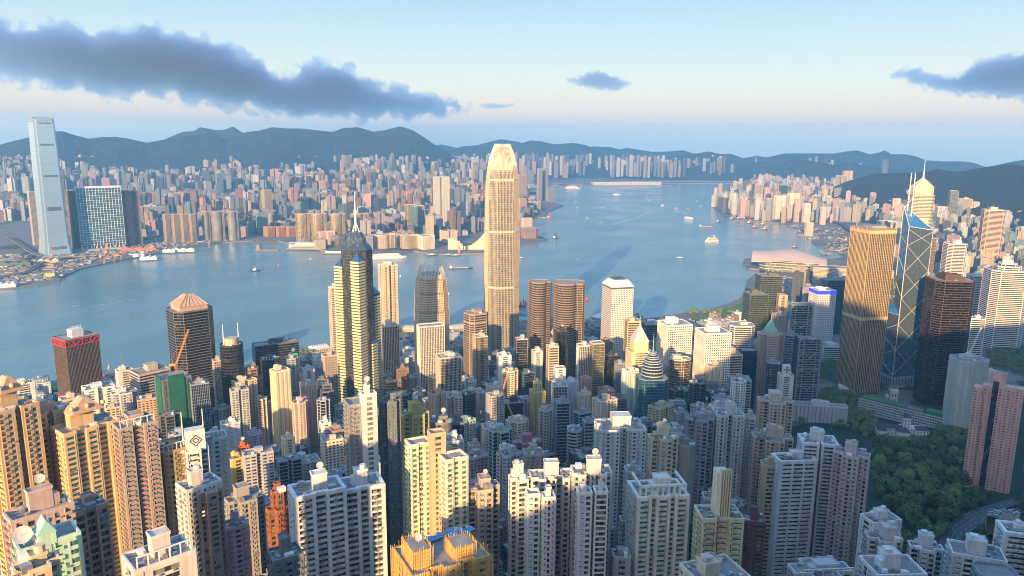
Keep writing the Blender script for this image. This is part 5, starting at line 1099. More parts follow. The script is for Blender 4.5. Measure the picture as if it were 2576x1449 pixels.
for lb in ('sunlit cream estate block', 'wide cream estate tower'):
    o = find(lb); w_, d_, h_ = dims(o); m = MB(); a, b, z = w_*.28, d_*.3, h_+11
    m.loft(rect(a*2.2, b*2.2), h_+9, rect(a*.3, b*1.2), z+6); part(m, 'hipped_roof', WALL, o, (.50, .34, .24))
    for x, y in ((-a, -b), (a, -b), (0, -b)):
        m = MB()
        for k in range(6):
            t0, t1 = k*math.pi/6-math.pi/2, (k+1)*math.pi/6-math.pi/2
            m.loft([(x+1.3*math.cos(t0)*math.cos(c_), y+1.3*math.cos(t0)*math.sin(c_)) for c_ in [i*math.pi/4 for i in range(8)]], z+1.3*math.sin(t0)+1.5, [(x+1.3*math.cos(t1)*math.cos(c_), y+1.3*math.cos(t1)*math.sin(c_)) for c_ in [i*math.pi/4 for i in range(8)]], z+1.3*math.sin(t1)+1.5, cap=False)
        part(m, 'ball_finial', WALL, o, (.6, .45, .3))
# mint gabled roof house
r5 = tower('mint green gabled building|with a white dish at the lower left', 118, 1352, 142, 60, 'resi', 'box', (.42, .60, .52), 'gteal', 12, .6, 'nd'); rt_, w_, d_, H_, _ = r5
m = MB(); m.box(-w_*.05, -d_*.3, w_*.3, d_*.5, H_, H_+4); part(m, 'gable_house', WALL, rt_, (.42, .62, .52)); m = MB(); a = w_*.17
m.quad((-w_*.05-a, -d_*.56, H_+4), (-w_*.05, -d_*.56, H_+9), (-w_*.05, 0, H_+9), (-w_*.05-a, 0, H_+4)); m.quad((-w_*.05, -d_*.56, H_+9), (-w_*.05+a, -d_*.56, H_+4), (-w_*.05+a, 0, H_+4), (-w_*.05, 0, H_+9)); m.face([(-w_*.05-a, -d_*.56, H_+4), (-w_*.05+a, -d_*.56, H_+4), (-w_*.05, -d_*.56, H_+9)]); part(m, 'gable_roof', plain('mint_roof', (.30, .58, .50), .5), rt_)
dish(rt_, -w_*.4, -d_*.2, H_+2, 3.0)
# red roofed turret
p = hit(1500, 1440, 35); root = empty('turret', (p.x, p.y, terrain(p.x, p.y)), facing(1500, 20)); tag(root, 'pink turret with a dark red pyramid roof at the bottom edge', 'turret')
s_ = mpp(p); hh = p.z-terrain(p.x, p.y); m = MB(); m.box(0, 0, 46*s_, 46*s_, 0, hh); part(m, 'wall', WALL, root, (.62, .36, .36)); m = MB(); m.loft(rect(50*s_, 50*s_), hh, rect(.4, .4), hh+24*s_); part(m, 'pyramid_roof', plain('red_tiles', (.30, .05, .05), .8, scale=1), root)
# curved block at the right edge
p = hit(2530, 1300, 22); zb = terrain(p.x, p.y); root = empty('curved_block', (p.x, p.y, zb-2), facing(2530, 0)); tag(root, 'curved pale block with duct covered roof beside the bending road', 'apartment block'); s_ = mpp(p); hh = p.z-zb+2
m = MB(); rk = MB(); n = 16
for i in range(n):
    a0, a1 = math.pi*(.45+i*.6/n), math.pi*(.45+(i+1)*.6/n); ro, ri = 62*s_, 38*s_; cx_, cy_ = 22*s_, -14*s_
    pts = [(cx_+ro*math.cos(a0), cy_+ro*math.sin(a0)), (cx_+ro*math.cos(a1), cy_+ro*math.sin(a1)), (cx_+ri*math.cos(a1), cy_+ri*math.sin(a1)), (cx_+ri*math.cos(a0), cy_+ri*math.sin(a0))]
    m.quad((*pts[0], 0), (*pts[1], 0), (*pts[1], hh), (*pts[0], hh)); m.quad((*pts[2], 0), (*pts[3], 0), (*pts[3], hh), (*pts[2], hh)); rk.quad((*pts[0], hh), (*pts[1], hh), (*pts[2], hh), (*pts[3], hh))
    for z in range(3, int(hh), 3): q0, q1 = [(x+(x-cx_)*.012, y+(y-cy_)*.012) for x, y in pts[:2]]; m.quad((*q0, z-1.2), (*q1, z-1.2), (*q1, z), (*q0, z)); q0, q1 = pts[2], pts[3]; q0, q1 = [(x-(x-cx_)*.02, y-(y-cy_)*.02) for x, y in (q0, q1)]; m.quad((*q0, z-1.2), (*q1, z-1.2), (*q1, z), (*q0, z))
part(m, 'wall', WALL, root, (.60, .58, .56)); part(rk, 'roof_deck', ROOF, root); m = MB(); rn = random.Random(5)
for i in range(26): a_ = math.pi*(.47+.56*rn.random()); r_ = (42+16*rn.random())*s_; m.box(22*s_+r_*math.cos(a_), -14*s_+r_*math.sin(a_), rn.uniform(1.5, 5), rn.uniform(1, 3), hh, hh+rn.uniform(.8, 2.4), rot=a_)
part(m, 'duct', METAL, root)
# ================================================================ ACROSS THE HARBOUR: BUILDINGS ONE CAN TELL APART
def F(label, cx, y, wp, h, style, pl, wall, glass=None, rot=20, asp=.7, kit='n', **k): return tower(label, cx, y, wp, h, style, pl, wall, glass, rot, asp, kit, **k)
# wide slab of three linked towers on stilts
p = at_z(246, 472, 232); H = 228; s_ = mpp(p); w = 100*s_; root = empty('slab_tower', (p.x, p.y, 4), facing(246, 8)); tag(root, 'wide teal glass residential slab with a white lattice and slots, right of the silver supertall', 'apartment tower')
m = MB(); d = 22; g = MB()
for i, (a, b) in enumerate(((-.5, -.18), (-.16, .16), (.18, .5))): g.box((a+b)/2*w, 0, (b-a)*w, d, 14, H)
for z0, z1 in ((14, 24), (H*.32, H*.52), (H*.62, H*.80), (H*.9, H)):
    for x in (-.17, .17): g.box(x*w, 0, .021*w, d-4, z0, z1)
part(g, 'glazing', GLZ['curt'], root, (.06, .22, .28))
for x in [(-.5+i/14) for i in range(15)]: m.box(x*w, -d/2-.4, 1.3, .9, 10, H+1)
for z in range(20, int(H), 9): m.box(0, -d/2-.3, w, .6, z, z+1.0)
m.box(0, 0, w+2, d+2, H, H+6); part(m, 'white_lattice', WALL, root, (.60, .66, .68)); m = MB()
for i in range(10): m.box((-.47+i*.104)*w, 0, 3, d*.7, 0, 14)
part(m, 'stilt', WHITE, root); m = MB(); m.box(0, -8, w*1.02, d+20, -1, 5); part(m, 'podium', WALL, root, (.4, .4, .4)); note(246, 480, p, 'wide teal lattice slab', 60)
F('dark twin tower|left behind the wide teal lattice slab', 182, 480, 28, 215, 'fin', 'box', (.26, .22, .22), 'ggrey')
F('slim tower|right behind the silver supertall', 79, 482, 20, 205, 'resi', 'box', 'stone', 'ggrey')
F('red brown tower|with a golden lit edge right of the teal lattice slab', 308, 480, 34, 212, 'fin', 'notch', (.50, .20, .12), 'ggrey', 14)
F('brown twin|joined to the red brown tower on its right', 333, 480, 26, 210, 'fin', 'notch', (.36, .22, .17), 'ggrey', 14)
F('tall tower with a ball top|behind the silver supertall', 150, 432, 12, 245, 'fin', 'box', (.40, .26, .24), 'ggrey')
F('slim dark gold tower|left of the brick sheds', 670, 478, 25, 168, 'fin', 'box', (.44, .38, .26), 'ggrey', 22, 1.0)
for i, (cx, wp) in enumerate(((418, 20), (440, 22), (462, 22), (483, 20))): F(['first', 'second', 'third', 'fourth'][i]+' of four brown banded housing towers counted from the left', cx, 539, wp, 112, 'band', 'oct', (.36, .27, .22), 'ggrey', 20, .8, group='brown banded housing towers behind the building site')
for i, (cx, wp) in enumerate(((518, 22), (548, 34), (586, 28))): F(['left', 'middle', 'right'][i]+' of three curved grey banded towers behind the station site', cx, 532, wp, 118, 'band', 'bulge', (.40, .36, .34), 'ggrey', 20, .8, group='curved grey banded towers')
F('pale blue slab block|right of the red brown twin', 392, 520, 40, 80, 'resi', 'box', 'slate', 'ggrey', 6, .4); F('brown lit block|beside the pale blue slab block', 358, 520, 24, 92, 'resi', 'notch', 'salmon', 'ggrey')
F('pinkish brown pair|above the brown lit block', 376, 484, 30, 110, 'resi', 'notch', 'salmon', 'ggrey', 24)
F('white slim housing tower|alone before the foothill estates', 497, 428, 16, 150, 'resi', 'cross', 'white', 'ggrey'); F('dark teal slim tower|right of the white slim housing tower', 550, 436, 17, 165, 'fin', 'box', 'slate', 'gteal')
for i, cx in enumerate((714, 733, 752)): F(['left', 'middle', 'right'][i]+' of three pink sunlit housing towers above the gold office blocks', cx, 443, 18, 125, 'resi', 'cross', (.74, .50, .42), 'ggrey', 24, .9, group='pink sunlit housing towers')
for i, cx in enumerate((781, 799)): F(['left', 'right'][i]+' of the second pair of pink sunlit housing towers', cx, 441, 17, 128, 'resi', 'cross', (.76, .52, .44), 'ggrey', 24, .9, group='pink sunlit housing towers')
F('rosy brown tower|right of the pink sunlit housing', 813, 455, 24, 110, 'resi', 'cross', 'salmon', 'ggrey'); F('rosy low slab pair|before the dark wood', 848, 463, 40, 80, 'resi', 'notch', 'salmon', 'ggrey')
F('brick red slab|with pink ribs before the dark wood', 873, 496, 34, 72, 'fin', 'box', (.55, .30, .24), 'ggrey', 24); F('grey slab block|below the pink sunlit housing', 786, 488, 34, 72, 'fin', 'box', 'stone', 'ggrey')
F('tall dusky twin towers|on the plain before the hill', 929, 425, 34, 180, 'fin', 'notch', (.38, .38, .42), 'ggrey'); F('charcoal office|with a white edge behind the star shaped mast', 957, 498, 32, 105, 'gband', 'box', 'dgrey', 'gblue', 26)
F('white octagonal office|behind the star shaped mast', 916, 520, 36, 80, 'fin', 'oct', 'lgrey', 'gblue', 10)
for i, (cx, wp) in enumerate(((762, 38), (803, 42), (850, 42), (903, 44))): F(['first', 'second', 'third', 'fourth'][i]+' of four gold glass office blocks on the far quay, counted from the left', cx, 538, wp, 118 if i < 3 else 105, 'gband', 'bulge', (.55, .42, .24), (.42, .34, .20), 22, .6, group='gold glass office blocks on the far quay')
F('tan block with a square hole|between the gold glass office blocks', 821, 582, 42, 52, 'blank', 'box', (.66, .42, .32), 'ggrey', 10, .4)
for i, cx in enumerate((676, 703, 729)): F(['left', 'middle', 'right'][i]+' of three brick sheds on the far quay', cx, 571, 27, 40, 'fin', 'box', (.52, .28, .16), 'gbrn', 22, 1.6, group='brick sheds on the far quay')
F('tower with a swooping glass side|above the pale gold hotels', 1030, 515, 24, 128, 'gband', 'box', (.62, .54, .30), 'ggold', 24, .9); F('teal glass half|of the swooping tower', 1042, 520, 16, 122, 'curt', 'box', 'slate', (.20, .42, .42), 6, .9)
F('grey office|right behind the swooping tower', 1056, 517, 22, 118, 'band', 'box', 'stone', 'ggrey')
p = at_dist(1110, 445, 3526); F('tall grey lattice tower|with notched roof, highest of the far peninsula tip', 1110, 449, 42, 240, 'resi2', 'notch', (.42, .42, .42), 'ggrey', 4, .6, pos=p)
F('curved pale hotel|with ribbed corners on the far quay', 966, 590, 62, 52, 'band', 'bulge', (.66, .54, .40), 'gbrn', 10, .4); F('pale gold hotel slab|left half beside the white end wall', 1032, 592, 50, 50, 'band', 'box', (.70, .58, .38), 'gbrn', 20, .4); F('pale gold hotel|with white grid end wall', 1072, 592, 42, 52, 'grid', 'box', (.72, .66, .55), 'gbrn', 30, .8)
F('grey tower|left of the tallest pale gold tower on the far shore', 1145, 536, 26, 92, 'resi2', 'box', 'grey', 'ggrey'); F('slim grey tower|with a dark cap behind it on the far shore', 1164, 508, 15, 112, 'resi', 'box', 'grey', 'ggrey')
F('pair of pale hotels|by the far peninsula tip', 1128, 580, 44, 48, 'resi2', 'notch', (.62, .52, .42), 'ggrey', 20)
F('rosy flats|just left of the tallest pale gold tower', 1176, 488, 20, 100, 'resi', 'round', (.66, .48, .38), 'ggrey'); F('second rosy flats|touching the tallest pale gold tower', 1202, 489, 20, 98, 'resi', 'round', (.66, .48, .38), 'ggrey')
F('red lit building|far off on the hazy plain', 1195, 438, 22, 70, 'blank', 'box', (.75, .08, .12), 'ggrey', 4); F('tall unfinished tower|just right of the tallest pale gold tower', 1313, 438, 26, 190, 'fin', 'box', (.45, .34, .32), 'ggrey')
F('left slab of a tall dusky pair|at the harbour mouth', 1358, 424, 13, 225, 'fin', 'box', (.33, .30, .34), 'ggrey', 20, 1.2); F('right slab of a tall dusky pair|at the harbour mouth', 1372, 422, 13, 228, 'fin', 'box', (.33, .30, .34), 'ggrey', 20, 1.2)
F('dusky office|behind the tall dusky pair', 1334, 428, 19, 150, 'band', 'box', (.25, .27, .32), 'ggrey'); F('dusky square block|on the point below the tall dusky pair', 1386, 476, 22, 85, 'fin', 'box', (.28, .26, .30), 'ggrey')
F('pale waterside slabs|on the point', 1344, 507, 32, 58, 'fin', 'notch', (.45, .44, .46), 'ggrey'); F('orange lit tower|behind the right edge of the tallest tower', 1314, 500, 22, 90, 'fin', 'box', (.62, .36, .22), 'ggrey')
F('rose brown waterfront hotel|with stepped terraces on the point', 1331, 574, 48, 42, 'band', 'oct', (.36, .22, .20), 'ggrey', 10, .8); F('tan shore building|behind the rose brown hotel', 1325, 549, 34, 48, 'resi', 'oct', (.5, .42, .34), 'ggrey')
# cultural centre: two windowless sloping wings, with the clock tower
p = at_z(1175, 628, 4); s_ = mpp(p); root = empty('sloping_hall', (p.x, p.y, 4), facing(1175, 0)); tag(root, 'windowless tan hall with two sweeping sloped wings on the far quay', 'hall')
for nm, pr_ in (('left_wing', [(-48, 32), (-30, 28), (-14, 16), (-10, 10)]), ('right_wing', [(-8, 9), (10, 12), (28, 26), (46, 48)])):
    m = MB()
    for (x0, h0), (x1, h1) in zip(pr_, pr_[1:]):
        a, b = x0*s_, x1*s_; h0_, h1_ = h0*s_*.95, h1*s_*.95; m.quad((a, 0, 0), (b, 0, 0), (b, 0, h1_), (a, 0, h0_)); m.quad((a, 0, h0_), (b, 0, h1_), (b, 40, h1_*.5), (a, 40, h0_*.5))
    a, b = pr_[0][0]*s_, pr_[-1][0]*s_; m.quad((a, 40, 0), (a, 0, 0), (a, 0, pr_[0][1]*s_*.95), (a, 40, pr_[0][1]*s_*.47)); m.quad((b, 0, 0), (b, 40, 0), (b, 40, pr_[-1][1]*s_*.47), (b, 0, pr_[-1][1]*s_*.95)); part(m, nm.replace('left_', '').replace('right_', ''), WALL, root, (.70, .50, .38))
note(1175, 610, p, 'sloping tan hall', 60)
p = at_z(1155, 635, 4); root = empty('clock_tower', (p.x, p.y, 4), facing(1155, 10)); tag(root, 'slim brick clock tower before the sloping tan hall', 'tower'); m = MB(); m.box(0, 0, 7, 7, 0, 34); part(m, 'shaft', WALL, root, (.5, .3, .22)); m = MB(); m.loft(plan('oct', 6, 6), 34, plan('oct', 5, 5), 40); m.loft(plan('oct', 5, 5), 40, plan('oct', .4, .4), 46); part(m, 'cupola', WALL, root, (.7, .6, .5)); m = MB(); m.box(0, -3.6, 3.4, .3, 28, 31.4); part(m, 'clock_face', WHITE, root)
# white ocean terminal pier
p = at_z(772, 625, 4); s_ = mpp(p); root = empty('pier_terminal', (p.x, p.y, 2), facing(772, -14)); tag(root, 'long white pier terminal building on the far shore', 'pier'); m = MB(); m.box(0, 0, 96*s_, 40, 0, 5); part(m, 'deck', QUAY, root); m = MB(); m.box(2*s_, 0, 88*s_, 32, 5, 19); m.box(8*s_, 0, 70*s_, 24, 19, 24); part(m, 'hall', WALL, root, (.6, .6, .58)); m = MB(); m.box(2*s_, -16.3, 80*s_, .6, 12, 15); m.box(2*s_, -16.3, 80*s_, .6, 7, 10); part(m, 'window_band', DARK, root); m = MB(); m.box(2*s_, 0, 91*s_, 35, 24.2, 25.4); part(m, 'roof', WHITE, root)
for (cx, y, wp, lab) in ((842, 636, 60, 'low white finger pier under the star shaped tower mast'), (672, 628, 60, 'brown stone pier with a square beacon at the end of the building site')):
    p = at_z(cx, y, 4); s_ = mpp(p); root = empty('pier', (p.x, p.y, 1), facing(cx, -16)); tag(root, lab, 'pier'); m = MB(); m.box(0, 0, wp*s_, 16, 0, 4); part(m, 'deck', QUAY, root)
    m = MB(); m.box(0, 0, wp*.8*s_, 9, 4, 9) if cx > 800 else m.box(-wp*.36*s_, 0, 14, 14, 4, 22); part(m, 'shelter', WHITE if cx > 800 else QUAY, root)
# island shore further along
F('dark teal tower with a red top|in the far island district', 1971, 466, 20, 150, 'curt', 'box', 'slate', 'gteal'); F('grey round tower under green net|by the island shore', 1936, 499, 22, 120, 'band', 'round', 'grey', 'ggrey')
F('white slab pair|beside the green netted round tower', 1962, 493, 30, 128, 'resi', 'notch', (.78, .66, .54), 'ggrey', 26); F('tall white pair|with a raised roof block', 1996, 487, 30, 140, 'resi', 'notch', (.78, .66, .54), 'ggrey', 26)
F('cream tower|left of the dark framed glass one by the expressway', 2030, 512, 20, 100, 'resi', 'box', (.72, .56, .46), 'ggrey', 26); F('dark framed glass tower|by the expressway', 2054, 492, 22, 125, 'mull', 'box', 'lgrey', 'gblue', 20); F('cream slab|right of the dark framed glass tower', 2072, 522, 14, 88, 'resi', 'box', (.72, .58, .46), 'ggrey', 26); F('black and white striped tower|by the typhoon shelter', 2086, 495, 13, 120, 'band', 'box', 'white', 'gdark', 24)
for i, (cx, y) in enumerate(((2110, 441), (2124, 442))): F(['left', 'right'][i]+' of two tall gold green towers against the ridge', cx, y, 13, 190, 'fin', 'box', (.50, .45, .30), 'ggrey', 22, 1.0, group='gold green towers')
for i, (cx, y) in enumerate(((2150, 452), (2174, 449), (2197, 452))): F(['left', 'middle', 'right'][i]+' of three pink cruciform towers under the ridge', cx, y, 22, 155, 'resi', 'cross', (.68, .42, .36), 'ggrey', 20, .9, group='pink towers under the ridge')
F('rosy tower pair|with white tops left of the pink cruciform towers', 2133, 430, 24, 180, 'resi', 'notch', (.64, .42, .38), 'ggrey')
F('cream banded office|behind the gold grid tower', 2230, 556, 44, 95, 'band', 'box', (.72, .58, .4), 'gbrn', 20); F('pale pink flats|left of the gold needle topped tower', 2256, 500, 22, 130, 'resi', 'cross', (.72, .52, .44), 'ggrey', 22); F('white blank tower|right of the gold needle topped tower', 2370, 520, 32, 110, 'blank', 'box', (.72, .60, .52), 'ggrey', 26); F('peach tower|under the ridge on the right', 2453, 508, 24, 125, 'resi', 'cross', (.72, .52, .42), 'ggrey', 24)
F('cream slim tower|left below the gold needle topped tower', 2288, 478, 14, 150, 'resi', 'box', (.7, .56, .4), 'ggrey', 24); F('cream hall tower|at the wing roofed hall', 2036, 560, 20, 60, 'resi2', 'box', (.7, .56, .44), 'ggrey', 24)
for (cx, wp) in ((2240, 30), ): F('dusky curved twin tower|standing alone on the far inlet', cx-12, 402, 20, 240, 'fin', 'round', (.16, .17, .22), 'gblue', 20, .7, pos=at_dist(cx-12, 402, 7600))
# ================================================================ FILLER BLOCKS
def inside(x, y, poly):
    c = False; n = len(poly); j = n-1
    for i in range(n):
        xi, yi = poly[i][:2]; xj, yj = poly[j][:2]
        if (yi > y) != (yj > y) and x < (xj-xi)*(y-yi)/(yj-yi)+xi: c = not c
        j = i
    return c
KOW = [(p.x, p.y) for p in (at_z(x, y, 2.0) for x, y in KOWLOON)]
rng = random.Random(11)
COLN = [('cream', (.68, .55, .42)), ('pink', (.66, .44, .36)), ('white', (.70, .69, .67)), ('grey', (.42, .43, .44)), ('brown', (.34, .23, .18)), ('tan', (.52, .40, .30)), ('blue grey', (.34, .40, .46)), ('dark', (.13, .14, .16)), ('peach', (.72, .52, .40)), ('pale green', (.42, .50, .45))]
cands = []; GC = {}; PXY = [0, 0]
def clash(x, y, r):
    return any((x-a)**2+(y-b)**2 < (r+c*.9)**2 for a, b, c, _ in FOOT)
def cell_fill(region, x0, x1, y0, y1, st, hf, keep=.8, wr=(18, 36)):
    x = x0
    while x < x1:
        y = y0
        while y < y1:
            px, py = x+rng.uniform(-.25, .25)*st, y+rng.uniform(-.25, .25)*st; y += st
            if rng.random() > keep: continue
            if mnoise.noise(Vector((px*.0021, py*.0021, 7.7))) > .38: continue          # parks and open ground
            PXY[:] = [px, py]; r = hf(px, py)
            if not r: continue
            h, zb, col = r; w = rng.uniform(*wr)*(st/62 if st > 62 else 1); d = w*rng.uniform(.55, 1.0)
            if clash(px, py, w*.5): continue
            X, Y, Z = to_px((px, py, zb+h))
            if Z < 50 or X < -40 or X > 2620 or Y > 1500: continue
            cands.append([region, px, py, zb, h, w, d, col, X, Y, w/Z*FPX, h/Z*FPX, Z])
        x += st
def kcol(dist):
    r = rng.random(); g_ = GC.setdefault((int(PXY[0]//150), int(PXY[1]//150)), rng.choice(COLN[2:8]+COLN[3:8]+COLN[:1]))
    if r < .5: return g_
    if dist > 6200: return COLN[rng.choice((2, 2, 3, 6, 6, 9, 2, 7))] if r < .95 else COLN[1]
    return COLN[rng.choice((0, 2, 3, 3, 4, 4, 5, 6, 6, 6, 7, 7, 3, 2, 1))]
def kow(x, y):
    if not inside(x, y, KOW): return None
    X, Y, Z = to_px((x, y, 4)); dist = math.hypot(x-CAM.x, y-CAM.y)
    if X < 640 and Y > 596: return None
    if X < 150 and Y > 560: return None
    if X > 1300 and Y > 462 and X < 1730: return (rng.uniform(25, 60), 4, kcol(dist)) if X < 1345 else None
    if X > 1380 and Y > 456: return None
    zb = 4
    n = mnoise.noise(Vector((x*.0008, y*.0008, 2.2)))
    if dist < 4200: h = rng.choice((22, 30, 38, 45, 55)) + (rng.uniform(30, 60) if rng.random() < .12 else 0)
    elif dist < 6000: h = rng.choice((18, 26, 32, 42, 58)) + (rng.uniform(40, 80) if n > .05 and rng.random() < .5 else 0)
    else:
        zb = 4+125*min(1, max(0, (dist-5900)/1500)); h = rng.uniform(45, 85)+rng.choice((0, 0, 45, 60)); n2 = mnoise.noise(Vector((x*.0016, y*.0016, 5.1)))
        if n < -.16 or (X > 1250 and n2 < -.05): return None
        h += n2*40
    if dist > 8000 and X < 1130: return None
    if dist > 9800: return None
    if dist > 10500: return None
    return (h, zb, kcol(dist))
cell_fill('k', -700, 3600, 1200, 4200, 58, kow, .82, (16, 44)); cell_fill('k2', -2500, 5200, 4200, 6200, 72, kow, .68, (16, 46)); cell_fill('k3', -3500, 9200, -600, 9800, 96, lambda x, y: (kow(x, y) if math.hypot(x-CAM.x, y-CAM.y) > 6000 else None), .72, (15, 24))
HILLSIDE = [(2040, 512), (2200, 490), (2340, 500), (2576, 520), (2900, 520), (2900, 300), (2040, 300)]
def isl(x, y):
    if not inside(x, y, ISL_POLY): return None
    X, Y, Z = to_px((x, y, 4)); dist = math.hypot(x-CAM.x, y-CAM.y)
    if X < 1790 and dist > 2200: return None
    if dist < 1750: return None
    if Y < interp(X, [(2040, 470), (2120, 486), (2300, 512), (2620, 530)]) and X > 2040: return None
    if Y > 560 and X < 2215 and Y < 760 and X > 1780: return None
    if X > 2060 and Y > 800: return None
    if X < 1990 and Y > 690: return None
    if slope_s(x, y) < 880: return None
    r = rng.random(); h = rng.uniform(45, 95)+(rng.uniform(20, 50) if r < .25 else 0)
    if X > 2200: h *= .9
    return (h, 4, COLN[rng.choice((0, 0, 8, 2, 2, 2, 3, 3, 5, 6, 6, 7, 7))])
cell_fill('e', 300, 6500, -1800, 2600, 52, isl, .82, (18, 32))
def central(x, y):
    if not inside(x, y, ISL_POLY): return None
    X, Y, Z = to_px((x, y, 4)); s = slope_s(x, y)
    if X < -40 or X > 2100: return None
    zb = max(3.9, terrain(x, y))
    X, Y, Z = to_px((x, y, zb))
    if s < 440 or s > 1450: return None
    if Y < interp(X, [(-100, 1010), (250, 965), (620, 950), (760, 925), (1000, 860), (1230, 850), (1500, 850), (1650, 835), (1860, 800), (1900, 800), (2100, 900)]): return None
    if X > 1990 and Y > 900: return None
    if X > 1850 and Y > 1020: return None
    h = rng.choice((30, 40, 52, 64, 76, 90, 105)) if s > 560 else rng.choice((30, 48, 66, 80))
    lim = interp(X, [(-100, 1000), (250, 985), (620, 950), (760, 945), (1000, 930), (1230, 920), (1500, 900), (1900, 860), (2100, 900)])+rng.uniform(0, 60)
    while h > 24 and to_px((x, y, zb+h))[1] < lim: h -= 6
    return (h, zb, COLN[rng.choice((0, 2, 2, 3, 3, 4, 5, 6, 6, 7, 7, 7, 3))])
cell_fill('c', -1300, 700, -700, 500, 33, central, .9, (14, 24))
def simple_block(m, px, py, w, d, h, rz, style, col=None, m0=0):
    c, s = math.cos(rz), math.sin(rz)
    pl = {'slab': rect(w, d), 'cross': plan('cross', w, w*.9), 'notch': plan('notch', w*1.1, d)}[style]
    m.prism([(px+x*c-y*s, py+x*s+y*c) for x, y in pl], 0, h, m0)
picked = {}
for reg in ('k', 'e', 'c'):
    L0 = [c for c in cands if c[0][0] == reg]; L0.sort(key=lambda c: -(c[10]*c[11])); n = {'k': 300, 'e': 290, 'c': 290}[reg]
    picked[reg] = (L0[:n], L0[n:])
used = set()
def auto_label(c, kindword):
    reg, px, py, zb, h, w, d, (cn, cc), X, Y, wp, hp, Z = c
    near = sorted(ANCH, key=lambda a: abs(a[0]-X)*1.0+abs(a[1]-Y)*.8)[:9]
    size = 'short' if h < 35 else ('mid height' if h < 70 else 'tall'); shape = 'slim' if w < 24 else 'broad'
    for a in near:
        dx, dz = X-a[0], Z-a[2]
        for rel in (('behind' if dz > 0 else 'in front of'), ('left of' if dx < 0 else 'right of')):
            for sh in (shape, shape+' flat roofed'):
                lab = f'{size} {sh} {cn} {kindword} {rel} {a[3]}'
                if lab not in used and len(lab.split()) <= 16: used.add(lab); return lab
        for a2 in near:
            if a2 is a: continue
            lab = f'{size} {cn} {kindword} between {a[3]} and {a2[3]}'
            if lab not in used and len(lab.split()) <= 16: used.add(lab); return lab
    return f'{cn} {kindword} among the packed roofs'
NM = {'k': ('tower_block', 'tower block', 'blocks packed across the harbour', 'block'), 'e': ('high_rise', 'high rise', 'high rises packed along the island shore', 'high rise'), 'c': ('city_building', 'building', 'lower buildings packed between the towers', 'building')}
